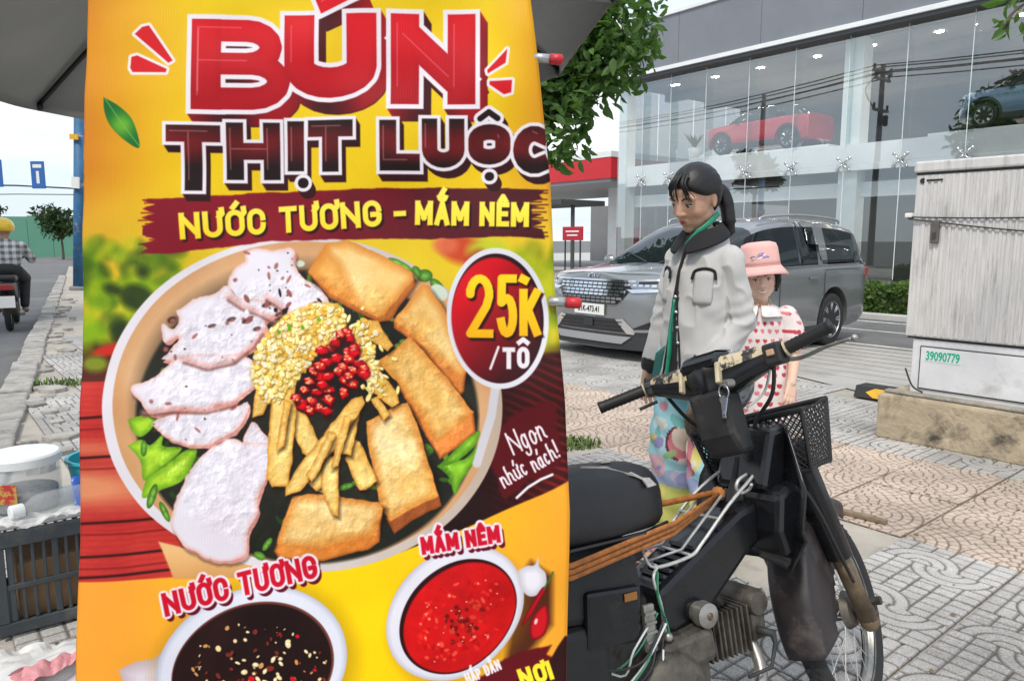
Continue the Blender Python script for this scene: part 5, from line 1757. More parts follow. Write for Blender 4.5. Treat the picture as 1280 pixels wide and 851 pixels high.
    # fried tofu
    def tofu(c1, c2, edge=(200, 108, 30), ew=13):
        def f(x, y, d, sl):
            c = lin(c1, c2, N2[sl] * .9 + .18 * (N4[sl] - .5) + .5 * np.clip(N1[sl] * 2.2 - .9, 0, 1) * np.clip(-d / 14, 0, 1) + .2 * N3[sl])
            k = np.clip(1 + d / ew, 0, 1) * (.35 + .65 * N2[sl])
            return c + (np.array(edge, np.float32) / 255 - c) * k[..., None]
        return f
    def block(top, sides, c1=(226, 160, 66), c2=(250, 228, 172)):
        q.poly([(x + 4, y + 6) for x, y in top], (24, 16, 12), 4, True, 2, alpha=.8)
        for sd, cc in sides: q.poly(sd, tofu(cc, tuple(min(255, v + 34) for v in cc), (120, 52, 18), 4), None, False, 1.5)
        q.poly(top, tofu(c1, c2), None, False, 2)
    block([(407, 302), (434, 301), (473, 317), (514, 341), (516, 350), (480, 394), (472, 396), (436, 379), (412, 366), (381, 341)], [([(514, 341), (519, 357), (488, 400), (474, 402), (436, 386), (410, 372), (381, 341), (480, 380)], (168, 92, 34))])
    q.poly([(383, 341), (405, 308), (424, 328), (446, 372), (436, 378), (412, 364)], tofu((214, 132, 44), (240, 180, 96)), 6, alpha=.75)
    block([(527, 355), (537, 359), (560, 398), (583, 463), (578, 474), (546, 452), (513, 418), (493, 402), (496, 394)], [([(583, 463), (580, 490), (574, 496), (513, 426), (492, 410), (492, 398), (546, 440)], (196, 110, 44))])
    block([(480, 447), (511, 421), (555, 470), (591, 516), (566, 540), (545, 556), (520, 516), (494, 478), (472, 452)], [([(591, 516), (595, 541), (572, 560), (549, 576), (538, 560), (494, 480), (560, 520)], (208, 118, 48))])
    block([(456, 529), (488, 512), (508, 505), (527, 552), (548, 622), (510, 640), (486, 656), (472, 636), (458, 559)], [([(548, 622), (551, 634), (516, 653), (491, 672), (480, 652), (500, 630)], (142, 70, 28))])
    block([(362, 624), (384, 621), (430, 626), (473, 632), (476, 640), (468, 672), (440, 680), (400, 690), (350, 688), (342, 684), (350, 654)], [([(476, 638), (472, 682), (458, 692), (400, 706), (345, 704), (338, 694), (345, 676), (420, 670)], (196, 112, 40))], (222, 154, 64), (246, 224, 168))
    strip = tofu((218, 154, 58), (250, 220, 140), (196, 122, 40), 4)
    for pts in ([(365, 512), (380, 520), (400, 560), (395, 578), (374, 570), (364, 542)], [(376, 590), (400, 575), (404, 610), (392, 618), (380, 606)], [(337, 470), (366, 462), (368, 520), (363, 560), (357, 612), (336, 613), (330, 600)], [(398, 575), (420, 572), (421, 610), (420, 650), (412, 648), (398, 612)], [(440, 550), (448, 555), (470, 605), (455, 617), (447, 617), (428, 576)], [(445, 505), (450, 510), (437, 573), (411, 568), (425, 545)], [(352, 625), (353, 612), (385, 565), (438, 500), (452, 495), (456, 505), (425, 552), (372, 618)], [(455, 460), (472, 462), (494, 490), (497, 505), (488, 511), (462, 490)], [(318, 470), (338, 455), (350, 470), (326, 520), (312, 524)], [(455, 400), (472, 402), (492, 432), (484, 440), (462, 425)], [(408, 540), (418, 544), (398, 590), (386, 606), (380, 598)], [(428, 520), (438, 524), (420, 585), (410, 590)], [(352, 500), (362, 504), (352, 560), (342, 566)], [(460, 500), (470, 496), (486, 520), (478, 528)]):
        q.poly([(x + 2, y + 4) for x, y in pts], (30, 18, 12), 3, alpha=.7)
        q.poly(pts, strip, None, False, 2)
    # crisp fried bits
    reg = [(316, 440), (345, 402), (385, 381), (422, 382), (432, 398), (424, 420), (396, 442), (368, 476), (346, 505), (324, 500), (312, 472)]
    def inside(p, poly_):
        r_ = False
        for (ax, ay), (bx, by) in zip(poly_, poly_[1:] + poly_[:1]):
            if (ay > p[1]) != (by > p[1]) and p[0] < (bx - ax) * (p[1] - ay) / (by - ay) + ax: r_ = not r_
        return r_
    q.poly(reg, lambda x, y, d, sl: lin((188, 140, 50), (230, 196, 110), N3[sl]), 2, True, 4)
    n_ = 0
    while n_ < 900:
        if n_ < 700: p = (rng.uniform(305, 445), rng.uniform(372, 525)); ok = inside(p, reg)
        else: k = rng.random(); p = (446 + 26 * k + rng.gauss(0, 7), 405 + 85 * k + rng.gauss(0, 7)); ok = True
        if not ok: continue
        n_ += 1
        a, b, an = rng.uniform(2, 5.6), rng.uniform(1.7, 3.4), rng.uniform(0, 3.1)
        c = rng.choice([(250, 232, 150), (246, 214, 104), (238, 226, 190), (252, 240, 176), (228, 176, 70), (244, 226, 150)])
        q.ell(p[0] + .8, p[1] + 1.3, a, b, (150, 100, 36), an, .8, .7)
        q.ell(p[0], p[1], a, b, c, an, .7)
        if rng.random() < .35: q.ell(p[0] - .5, p[1] - .6, a * .4, b * .4, (255, 252, 226), an, .6)
    for i in range(5): q.ell(rng.uniform(340, 400), rng.uniform(395, 420), 3, 2.4, (110, 160, 40), 1, .8)
    # chilli rings
    for x, y in ((432, 413), (436, 424), (415, 435), (432, 440), (447, 452), (408, 452), (425, 458), (395, 470), (440, 462), (455, 460), (412, 470), (430, 475), (380, 490), (395, 492), (410, 488), (378, 506), (396, 508), (425, 488), (385, 478), (452, 470), (404, 516), (440, 480), (420, 425), (442, 434), (402, 440), (388, 462), (418, 448), (437, 470), (402, 480), (370, 498), (412, 500), (388, 500), (446, 443), (426, 420), (398, 458), (420, 466), (434, 450), (384, 514)):
        x += rng.uniform(-3, 3); y += rng.uniform(-3, 3); a, b, an = rng.uniform(6, 9.5), rng.uniform(4.5, 7), rng.uniform(0, 3)
        q.ell(x + 1, y + 3, a, b, (70, 8, 12), an, 2, .8)
        k_ = rng.randint(4, 6); pg = [(x + a * 1.15 * rng.uniform(.7, 1.2) * math.cos(an + 2 * PI * j / k_), y + b * 1.15 * rng.uniform(.7, 1.2) * math.sin(an + 2 * PI * j / k_)) for j in range(k_)]
        q.poly(pg, lambda X_, Y_, d, sl: lin((160, 6, 18), (224, 24, 34), np.clip(-d / 4, 0, 1) + N3[sl] * .5 - .25), .9, jag=1.5)
        if rng.random() < .55:
            q.ell(x + .5, y, a * .5, b * .5, (236, 110, 80), an, 1, .7)
            for k in range(4): q.ell(x + rng.uniform(-4, 4), y + rng.uniform(-3, 3), 1.4, 1.1, (250, 190, 130), 0, .7)
        q.stroke([[(x - a * .5, y - b * .45), (x, y - b * .62)]], .9, (255, 150, 140), .8)
    # relief of the photographed food: fine light and dark grain inside the bowl
    N5 = q.fbm(70, 51, 4)
    gr = np.zeros_like(N5); gr[1:, 1:] = (N5[1:, 1:] - N5[:-1, :-1])
    gr = np.clip(gr * 9, -1, 1)
    el_ = np.clip((1 - ((X - 384) / 212) ** 2 - ((Y - 520) / 186) ** 2) * 6, 0, 1)
    q.C *= (1 + el_ * (.11 * gr + .14 * (N3 - .5)))[..., None]
    hi = el_ * np.clip((N5 - .62) * 7, 0, 1) * (q.C.mean(-1) > .45)
    q.C += hi[..., None] * .07
    np.clip(q.C, 0, 1, out=q.C)
    # brush band with lettering
    def band(x, y, d, sl):
        return lin((128, 16, 34), (66, 22, 26), np.clip((x - 330) / 300, 0, 1) * .9 + (N2[sl] - .5) * .3)
    edgeL = [(176 + rng.uniform(-4, 22) * (1 if i % 2 else .1), 250 + i * 5.5) for i in range(13)]
    edgeR = [(680 + rng.uniform(-26, 6) * (1 if i % 2 else .2), 298 - i * 4.9) for i in range(13)]
    q.poly([(200, 249), (330, 240), (450, 236), (560, 234), (660, 236)] + edgeR[::-1] + [(640, 296), (520, 299), (430, 299), (330, 302), (200, 318)] + edgeL[::-1], band, 1, jag=1.5)
    for i in range(16):
        y = 250 + i * 4.2
        q.stroke([[(172 + rng.uniform(0, 14), y + rng.uniform(-1, 1)), (230, y - 1)]], .9, (120, 18, 34), .8, alpha=.8)
        y = 238 + i * 3.8
        q.stroke([[(640, y), (684 + rng.uniform(-12, 4), y + rng.uniform(-1, 1))]], .9, (70, 20, 26), .8, alpha=.8)
    T_ = line_text('NƯỚC TƯƠNG', (222, 300), (478, 283), 34, 3.6) + line_text('-', (490, 282), (508, 281), 34, 3.4) + line_text('MẮM NÊM', (516, 281), (662, 284), 31, 3.4)
    q.stroke(T_, 3.6, (30, 8, 12), 1.2, off=(2.6, 3)); q.stroke(T_, 3.5, lambda x, y, d, sl: lin((252, 236, 96), (240, 206, 40), (y - 245) / 60), square=True)
    # title
    def title(ls, r, fill, side, white=6.0, depth=16, step=(.62, 1.0)):
        for k in range(depth, 0, -1):
            q.stroke(ls, r, side if k < depth else (30, 4, 8), 1.0, grow=white - 1.2, square=True, off=(k * step[0], k * step[1]))
        q.stroke(ls, r, (236, 230, 234), None, grow=white, square=True)
        q.stroke(ls, r, fill, None, square=True)
    redfill = lambda x, y, d, sl: lin((214, 22, 34), (164, 6, 22), np.clip((y - 20) / 110, 0, 1) + .25 * np.clip(1 + d / 10, 0, 1) + (N1[sl] - .5) * .5)
    redside = lambda x, y, d, sl: lin((150, 14, 24), (58, 6, 10), np.clip(np.sin(x * .05) * .5 + .5 + (N1[sl] - .5), 0, 1))
    def title2(groups, fill, side, white, depth, step=(.62, 1.0)):
        for k in range(depth, 0, -1):
            for ls, r, sq in groups: q.stroke(ls, r, side if k < depth else (30, 4, 8), 1.0, grow=white - 1.2, square=sq, off=(k * step[0], k * step[1]))
        for ls, r, sq in groups: q.stroke(ls, r, (236, 230, 234), None, grow=white, square=sq)
        for ls, r, sq in groups: q.stroke(ls, r, fill, None, square=sq)
        for ls, r, sq in groups:
            if r > 8: q.stroke([[(x - r * .55, y - r * .3) for x, y in l[:2]] for l in ls if len(l) > 1], .7, (248, 190, 190), .9, alpha=.45)
    Bl = [[(252, 36), (252, 122)], [(252, 36), (305, 36)] + arc(305, 57, 30, -21, 90, -90, 8) + [(252, 78)], [(252, 78), (312, 78)] + arc(312, 100, 33, -22, 90, -90, 8) + [(252, 122)]]
    title2([(Bl, 13.8, True), ([[(255, 40), (255, 118)]], 18, True), (place('U', 352, 470, 16, 121, 19)[0], 19, True), ([[(404, 2), (438, -12)]], 9.5, True), (place('N', 488, 594, 16, 130, 17.5)[0], 17.5, True)], redfill, redside, 6, 17)
    darkfill = lambda x, y, d, sl: lin((26, 8, 8), (120, 24, 26), np.clip(np.sin((y - 150) * .055) * .8, 0, 1) * (.5 + N2[sl]))
    darkside = lambda x, y, d, sl: lin((66, 10, 14), (20, 4, 6), N1[sl])
    G_ = []
    for ch, x0, x1, yt, yb, r in (('T', 207, 272, 156, 238, 10.5), ('H', 279, 346, 152, 224, 10.5), ('I', 355, 377, 150, 213, 10.5), ('T', 382, 440, 149, 214, 10.5), ('L', 474, 524, 150, 213, 10.5), ('U', 527, 580, 148, 209, 9.5), ('O', 585, 638, 155, 205, 9.5)):
        G_.append((place(ch, x0, x1, yt, yb, r)[0], r, True))
    G_.append(([arc(668, 188, 17, 20, 300, 60, 12)], 9.5, True))
    G_ += [([[(375, 228), (376, 228)]], 6.5, False), ([[(611, 220), (612, 220)]], 5.5, False), ([[(600, 148), (611, 140), (622, 148)]], 3.6, False)]
    title2(G_, darkfill, darkside, 4.5, 10)
    # accents and leaf
    for tri in ([(167, 42), (176, 33), (184, 31), (214, 75), (209, 78)], [(163, 71), (170, 69), (207, 86), (206, 90), (165, 90), (162, 85)], [(634, 63), (632, 80), (610, 92), (609, 88)], [(612, 102), (640, 102), (639, 117), (630, 119), (612, 106)]):
        q.poly(tri, (236, 228, 226), None, grow=3.6); q.poly(tri, (200, 18, 30))
    leaf = [(130, 122), (150, 134), (166, 152), (174, 184), (156, 176), (138, 158), (131, 140)]
    q.poly(leaf, lambda x, y, d, sl: lin((20, 96, 40), (104, 168, 50), np.exp(-((x - 152) ** 2 + (y - 156) ** 2) / 220) + (N2[sl] - .5) * .3), None, True)
    q.stroke([[(132, 124), (150, 152), (173, 182)]], .7, (130, 180, 90), .8, alpha=.7)
    # price disc
    q.stroke([[(620, 478), (614, 520), (596, 580)]], 5.5, (206, 202, 206), 1)
    q.ell(622, 398, 64, 88, (222, 220, 226), -.06)
    q.ell(622, 398, 57.5, 81, (40, 14, 18), -.06)
    q.ell(620, 400, 56, 78, lambda x, y, d, sl: lin((206, 20, 34), (54, 14, 18), np.clip((y - 330) / 150 + (x - 620) / 160, 0, 1) + (N1[sl] - .5) * .3), -.06, 1.5)
    P_ = place('2', 582, 617, 343, 423, 5.6)[0] + place('5', 621, 647, 343, 422, 5.4)[0] + place('K', 650, 675, 362, 419, 4.4)[0] + [[(654, 349), (656, 350)]]
    q.stroke(P_, 5.4, (40, 8, 10), 1.5, off=(2.5, 3.5), square=True); q.stroke(P_, 5.4, lambda x, y, d, sl: lin((250, 214, 40), (236, 176, 20), (y - 340) / 80), square=True)
    P_ = place('T', 628, 644, 434, 461, 3.0)[0] + place('O', 646, 662, 433, 460, 3.0)[0] + [[(649, 428), (654, 424), (659, 428)]]
    q.stroke(P_, 3.0, (232, 226, 230), square=True); q.stroke([[(613, 461), (623, 434)]], 1.6, (232, 226, 230))
    # script
    S1 = line_text('Ngon', (641, 570), (685, 545), 30, 1.3, skew=.12); S2 = line_text('nhức', (630, 612), (662, 590), 23, 1.2, skew=.12); S3 = line_text('nách!', (668, 590), (702, 568), 23, 1.2, skew=.12)
    q.stroke(S1 + S2 + S3, 1.35, (240, 234, 236), .7)
    q.stroke([[(646, 622), (660, 608), (676, 597), (690, 591)]], 1.6, (240, 234, 236), .8)
    # sauces
    q.poly([(150, 835), (170, 826), (190, 824), (205, 815), (230, 830), (240, 860), (220, 930), (170, 940), (146, 900), (156, 860)], lambda x, y, d, sl: lin((196, 176, 178), (226, 214, 222), np.clip(-d / 20, 0, 1) + (N2[sl] - .5) * .4), None, True)
    q.ell(318, 842, 128, 110, (150, 110, 20), -.35, 14, .45)
    q.ell(312, 838, 122, 97, lambda x, y, d, sl: lin((190, 190, 206), (226, 226, 236), np.clip(-d / 8, 0, 1) + (N1[sl] - .5) * .4), -.35)
    q.ell(313, 842, 104, 82, (110, 60, 50), -.35); q.ell(312, 843, 102, 80, lambda x, y, d, sl: lin((20, 8, 8), (44, 20, 18), N2[sl]), -.35, 1.2)
    for i in range(150):
        a = rng.uniform(0, 2 * PI); rr_ = math.sqrt(rng.random()) * .98
        x, y = 318 + 92 * rr_ * math.cos(a), 840 + 68 * rr_ * math.sin(a) + 10
        k = rng.random()
        c = (238, 214, 160) if k < .45 else (206, 150, 90) if k < .6 else (200, 24, 34) if k < .75 else (120, 44, 34)
        s_ = rng.uniform(1.6, 5.0) * (1.2 - .5 * rr_)
        q.ell(x + .8, y + 1, s_, s_ * .7, (10, 4, 4), rng.uniform(0, 3), 1); q.ell(x, y, s_, s_ * rng.uniform(.5, .9), c, rng.uniform(0, 3), .7, jag=1.5)
        if k < .3: q.ell(x - .6, y - .7, s_ * .4, s_ * .3, (255, 246, 220), 0, .7)
    q.poly([(650, 720), (664, 700), (690, 716), (690, 780), (660, 820), (630, 840)], (50, 14, 14), 5, alpha=.85)
    q.ell(572, 774, 98, 76, (160, 110, 20), -.75, 10, .4)
    q.ell(568, 768, 97, 74, lambda x, y, d, sl: lin((196, 190, 202), (226, 224, 232), np.clip(-d / 7, 0, 1) + (N1[sl] - .5) * .4), -.75)
    q.ell(572, 772, 83, 62, (40, 8, 10), -.75)
    q.ell(574, 773, 80, 58.5, lambda x, y, d, sl: lin((150, 8, 12), (214, 22, 24), .15 + N2[sl] + .4 * (N3[sl] - .5)), -.75, 1.2)
    for i in range(170):
        a = rng.uniform(0, 2 * PI); rr_ = rng.random() ** .8 * .86
        u, v = 76 * rr_ * math.cos(a), 55 * rr_ * math.sin(a)
        x, y = 576 + u * math.cos(-.75) - v * math.sin(-.75), 776 + u * math.sin(-.75) + v * math.cos(-.75)
        core = rr_ < .45
        q.ell(x, y, rng.uniform(1.5, 4.5), rng.uniform(1.2, 3), rng.choice([(96, 6, 8), (170, 30, 20), (120, 10, 10), (206, 70, 46)] if core else [(224, 44, 36), (190, 12, 18), (236, 90, 70), (170, 6, 12)]), rng.uniform(0, 3), 1, .85)
        if rng.random() < .2: q.ell(x, y, 1.1, .8, (250, 190, 170), 0, .7)
    q.poly([(648, 712), (658, 706), (668, 704), (673, 694), (674, 705), (682, 714), (682, 730), (672, 742), (660, 744), (650, 732)], lambda x, y, d, sl: lin((200, 196, 204), (236, 232, 238), np.clip(-d / 10, 0, 1)), None, True)
    for p in ([(684, 732), (676, 748), (664, 770), (652, 784), (656, 772), (668, 748), (678, 732)], [(684, 756), (686, 776), (680, 794), (666, 800), (662, 786), (668, 768), (678, 756)]):
        q.poly(p, lambda x, y, d, sl: lin((110, 6, 16), (196, 22, 34), np.clip(-d / 4, 0, 1)), None, True)
    q.stroke([[(680, 734), (686, 722), (691, 712)]], 1.1, (60, 110, 40)); q.ell(670, 777, 2, 4, (244, 200, 200), .3, 1)
    # lower right brush strokes and words
    q.poly([(585, 860), (620, 832), (660, 812), (690, 806), (684, 818), (700, 822), (660, 846), (630, 870)], (92, 14, 22), 1.5, jag=3)
    q.poly([(610, 900), (640, 856), (680, 834), (720, 818), (730, 1200), (560, 1200)], (44, 14, 16), 1.2, True)
    W_ = line_text('HẤP DẪN', (584, 856), (628, 838), 14, 1.3); q.stroke(W_, 1.5, (240, 232, 234), .7)
    W_ = line_text('NƠI', (652, 862), (694, 848), 24, 3); q.stroke(W_, 3, (246, 226, 60), square=True)
    # small red captions over the sauces
    for txt, a_, b_, h, r_ in (('NƯỚC TƯƠNG', (204, 773), (396, 727), 30, 3.0), ('MẮM NÊM', (526, 697), (627, 678), 22, 2.7)):
        W_ = line_text(txt, a_, b_, h, r_, skew=.05)
        q.stroke(W_, r_, (92, 10, 26), None, grow=1.5, off=(4, 5)); q.stroke(W_, r_, (238, 228, 234), None, grow=3.2); q.stroke(W_, r_, (196, 18, 44), square=True)
    # slight fade and cloth ribbing of the ink
    q.C *= (0.97 + .06 * (N1[..., None] - .5))
    lum = q.C.mean(-1, keepdims=True); q.C = np.clip(lum + (q.C - lum) * 1.08, 0, 1)
    return np.clip(q.C, 0, 1)

def make_banner():
    C = paint_banner()
    img = bpy.data.images.new('banner_print', TW, TH)
    px = np.ones((TH, TW, 4), np.float32)
    px[..., :3] = C[::-1]
    img.pixels.foreach_set(px.ravel())
    img.update()
    img.pack()
    m = bpy.data.materials.new('printed_vinyl')
    m.use_nodes = True
    n, l = m.node_tree.nodes, m.node_tree.links
    b = n['Principled BSDF']
    b.inputs['Roughness'].default_value = .45
    b.inputs['Specular IOR Level'].default_value = .2
    tx = n.new('ShaderNodeTexImage'); tx.image = img; tx.interpolation = 'Cubic'
    uv = n.new('ShaderNodeUVMap'); uv.uv_map = 'UVMap'
    l.new(uv.outputs['UV'], tx.inputs['Vector'])
    l.new(tx.outputs['Color'], b.inputs['Base Color'])
    wv = n.new('ShaderNodeTexWave'); wv.inputs['Scale'].default_value = 52; wv.inputs['Distortion'].default_value = .6; wv.inputs['Detail'].default_value = 2
    wv.bands_direction = 'X'
    mp = n.new('ShaderNodeMapping'); mp.inputs['Scale'].default_value = (1, .12, 1)
    l.new(uv.outputs['UV'], mp.inputs['Vector']); l.new(mp.outputs['Vector'], wv.inputs['Vector'])
    bp_ = n.new('ShaderNodeBump'); bp_.inputs['Strength'].default_value = .10; bp_.inputs['Distance'].default_value = .002
    l.new(wv.outputs['Fac'], bp_.inputs['Height']); l.new(bp_.outputs['Normal'], b.inputs['Normal'])
    ban = empty('banner', at(400, 851, 1.07), 'tall printed vinyl food banner hanging in front of the parasol', 'banner')
    GX, GY = 90, 150
    y = np.linspace(BY0, BY1, GY); xl, xr = _edges(y)
    vs, uvs = [], []
    for j in range(GY):
        for i in range(GX):
            u = i / (GX - 1)
            x = xl[j] + (xr[j] - xl[j]) * u
            Y0 = 1.18 - .11 * y[j] / 851
            # gentle bow, hanging folds and creases
            w = .012 * math.sin(u * 3.1) + .0045 * math.sin(u * 17 + y[j] * .004) * (.4 + .6 * math.exp(-abs(y[j]) / 200)) + .003 * math.sin(y[j] * .03 + u * 9) * math.exp(-((u - 1) / .35) ** 2)
            w += .010 * (float(mnoise.noise((u * 3.2, y[j] * .006, 1.3)))) + .0034 * float(mnoise.noise((u * 9, y[j] * .016, 5.3)))
            w -= .012 * math.exp(-((u - .97) / .06) ** 2) * (.5 + .5 * math.sin(y[j] * .012))
            p = at(x, y[j], Y0) - ban.location
            vs.append(p + Vector((0, 1, 0)) * w)
            uvs.append((u, 1 - (y[j] - BY0) / (BY1 - BY0)))
    fs = [(j * GX + i, j * GX + i + 1, (j + 1) * GX + i + 1, (j + 1) * GX + i) for j in range(GY - 1) for i in range(GX - 1)]
    me = bpy.data.meshes.new('sheet')
    me.from_pydata(vs, [], fs)
    ul = me.uv_layers.new(name='UVMap')
    li = np.empty(len(me.loops), np.int32); me.loops.foreach_get('vertex_index', li)
    ul.data.foreach_set('uv', np.array(uvs, np.float32)[li].ravel())
    me.polygons.foreach_set('use_smooth', [True] * len(me.polygons))
    sheet = link('sheet', me, m, ban)
    md = sheet.modifiers.new('s', 'SOLIDIFY'); md.thickness = .0015; md.offset = -1 if False else 1
    loc = ban.location
    M_tube = mat('rod_metal', (.5, .5, .49), .35, .8, noise=(20, .2))
    M_cap = mat('red_cap', (.55, .02, .03), .4)
    for y0, xa, xb, xc, rad in ((377, 560, 708, 727, .0075), (73, 540, 688, 704, .007)):
        a = at(xa, y0, 1.18 - .11 * y0 / 851 + .03) - loc; p1 = at(xb - 22, y0 - 1, 1.18 - .11 * y0 / 851 - .004) - loc; p2 = at(xb, y0 + 1, 1.18 - .11 * y0 / 851 - .004) - loc; p3 = at(xc, y0 + 2, 1.18 - .11 * y0 / 851 - .004) - loc
        rod = MB().tube([p1, p2], rad, 12).build('rod', M_tube, ban, smooth=True)
        MB().tube([p2, p2.lerp(p3, .85), p3], [rad * 1.15, rad * 1.15, rad * .7], 12).build('end_cap', M_cap, rod, smooth=True)
    # cords from the top hem to the parasol ribs, weight rod in the bottom hem
    for k, xx in ((3, 150), (4, 640)):
        t_ = UC + rim(k) - loc
        h_ = at(xx, BY0 + 8, 1.18 + .009) - loc
        MB().tube([h_, t_], .002, 6).build('cord', M_wire, ban)
    MB().tube([at(97, BY1 - 2, 1.04) - loc, at(703, BY1 - 2, 1.04) - loc], .006, 8).build('hem_rod', M_tube, ban)
make_banner()
# ------------------------------------------------------------------ old step-through motorbike
BK = empty('motorbike', (0.4927, 1.7387, 0), 'old black step-through motorbike with torn seat parked beside the banner', 'motorbike')
BK.rotation_euler = (Matrix.Rotation(PI / 2 - R(63.05), 3, 'Z') @ Matrix.Rotation(-R(10.84), 3, 'X')).to_euler()
_ax = Vector((-math.sin(R(27)), 0, math.cos(R(27))))
_p0 = Vector((.52, 0, .275))
STEER = Matrix.Translation(_p0) @ Matrix.Rotation(R(25.55), 4, _ax) @ Matrix.Translation(-_p0)
M_bk = mat('bike_black_plastic', (.008, .0085, .0105), .25, noise=(7, .35, 7), dirt=((.05, .048, .047), 5, .62, .85), bump=(40, .12, .002))
M_bkm = mat('bike_matte_black', (.018, .018, .019), .62, noise=(14, .4), dirt=((.09, .075, .06), 9, .55, .75))
M_seat = mat('seat_vinyl', (.018, .018, .02), .5, noise=(16, .3), bump=(120, .35, .002))
M_foam = mat('seat_foam', (.45, .43, .40), .9, noise=(30, .3))
M_gripr = mat('grip_rubber', (.012, .012, .013), .55)
M_fend = mat('fender_black', (.022, .017, .018), .46, noise=(5, .3), dirt=((.13, .11, .10), 6, .52, .78))
M_dirtal = mat('dirty_aluminium', (.12, .107, .09), .55, .55, noise=(16, .4, 8), dirt=((.04, .033, .026), 14, .48, .66), bump=(50, .3, .004))
M_alu = mat('bare_aluminium', (.36, .35, .32), .4, .75, noise=(20, .3), dirt=((.1, .08, .06), 12, .55, .75))
M_rust = mat('rusty_fork', (.20, .145, .09), .6, .4, noise=(18, .4), dirt=((.07, .045, .03), 14, .5, .7))
M_rackw = mat('rack_wire', (.56, .56, .54), .4, .5, noise=(30, .2), dirt=((.18, .1, .05), 22, .6, .75))
M_cream = mat('worn_cover', (.018, .018, .02), .4, noise=(8, .3), dirt=((.60, .50, .33), 13, .47, .51))
M_strap = mat('orange_strap', (.42, .15, .035), .7, noise=(60, .35), dirt=((.16, .06, .02), 40, .6, .7))
M_green = mat('green_tape', (.05, .24, .13), .5)
def mb_s():
    b = MB(); b.M = STEER.copy(); return b
def bpx(mb, name, m_, parent=BK, **k): return mb.build(name, m_, parent, **k)

# frame and step-through covers
bpx(MB().tube([(.27, 0, .84), (.18, 0, .62), (.02, 0, .50), (-.16, 0, .46), (-.45, 0, .58), (-.72, 0, .62)], .028, 10), 'frame_tube', M_bkm, smooth=True)
prof = [(.205, .67), (.13, .652), (-.09, .535), (-.145, .505), (-.15, .41), (-.11, .385), (.02, .43), (.15, .535), (.20, .56)]
tc = MB().prism(prof, -.078, .078, 'y'); bpx(tc, 'tunnel_cover', M_bk, bevel=.018)
for i in range(6):
    x = -.015 - i * .02; z = .575 - i * .0105
    bpx(MB().box((x, -.012, z + .006), (.007, .085, .010), Matrix.Rotation(.5, 3, 'Y')), 'cover_rib', M_bk)
# leg shield: curved sheet with swept wings and a raised inner box
rows = []
for i in range(15):
    z = .86 - i * .026
    w = .115 + .085 * min(1, max(0, (.86 - z) / .16)) - .05 * max(0, (.58 - z) / .09)
    row = []
    for j in range(17):
        s = j / 8 - 1
        y = s * w
        x = .315 - .09 * (.86 - z) / .36 + .035 * (1 - abs(s)) ** 2 - .03 * abs(s) ** 3 + (.02 * abs(s) if z < .6 else 0)
        row.append((x, y, z))
    rows.append(row)
bpx(MB().rings(rows, cap=False, closed=False), 'leg_shield', M_bk, smooth=True, solid=.006)
ib = MB().prism([(.29, .715), (.235, .708), (.20, .69), (.185, .60), (.205, .53), (.28, .52)], -.155, .06, 'y')
bpx(ib, 'inner_box', M_bk, bevel=.016)
bpx(MB().prism([(.31, .86), (.24, .85), (.19, .70), (.21, .69), (.28, .70)], -.105, .075, 'y'), 'neck_cover', M_bk, bevel=.016)
hk = MB().tube(bez([(.20, -.045, .735), (.165, -.05, .725), (.155, -.05, .705), (.17, -.05, .69), (.185, -.065, .70), (.18, -.08, .715)], 5), .0045, 8)
bpx(hk, 'bag_hook', M_rackw, smooth=True)
# seat
rows = []
N_S = 20
for i in range(26):
    q = i / 25
    x = -.075 - .68 * q
    e = min(1, math.sqrt(max(0, 1 - (1 - min(1, q / .14)) ** 2)) + .02) * min(1, math.sqrt(max(0.0, 1 - (1 - min(1, (1.001 - q) / .06)) ** 2)) + .05)
    hw_ = (.085 + .05 * min(1, q / .3)) * e
    zt = .70 + (.10 + .02 * math.sin(q * 3.2 + .4)) * e
    zb = .70 - .045 * e
    ring = []
    for j in range(N_S):
        a = 2 * PI * j / N_S
        cx, sz = math.cos(a), math.sin(a)
        y = hw_ * math.copysign(abs(cx) ** .55, cx)
        z = .70 + ((zt - .70) * abs(sz) ** .6 if sz > 0 else -(.70 - zb) * abs(sz) ** .5)
        ring.append((x, y, z))
    rows.append(ring)
seat = bpx(MB().rings(rows), 'seat', M_seat, smooth=True)
bpx(MB().tube([(-.10, -.075, .662), (-.2, -.118, .66), (-.5, -.138, .66), (-.72, -.13, .66)], .006, 8), 'piping', M_bk, seat, smooth=True)
def tear(pts, m_, name):
    mb = MB()
    top_ = [Vector(p) for p in pts]
    mb.add(top_, [tuple(range(len(pts)))])
    bpx(mb, name, m_, seat, solid=.004)
tear([(-.165, -.108, .774), (-.20, -.085, .80), (-.25, -.055, .8165), (-.305, -.03, .822), (-.25, -.075, .814), (-.205, -.105, .795)], M_foam, 'tear')
tear([(-.15, -.112, .765), (-.16, -.10, .782), (-.185, -.105, .786), (-.178, -.118, .764)], M_foam, 'tear')
tear([(-.20, .0, .8205), (-.225, .005, .822), (-.235, -.012, .8225), (-.21, -.016, .8215)], M_foam, 'tear')
# tail: side cover, rear fender, carrier, lamp
bpx(MB().prism([(-.22, .655), (-.70, .66), (-.82, .60), (-.60, .50), (-.30, .47), (-.20, .52)], -.10, .10, 'y'), 'side_cover', M_bkm, bevel=.02)
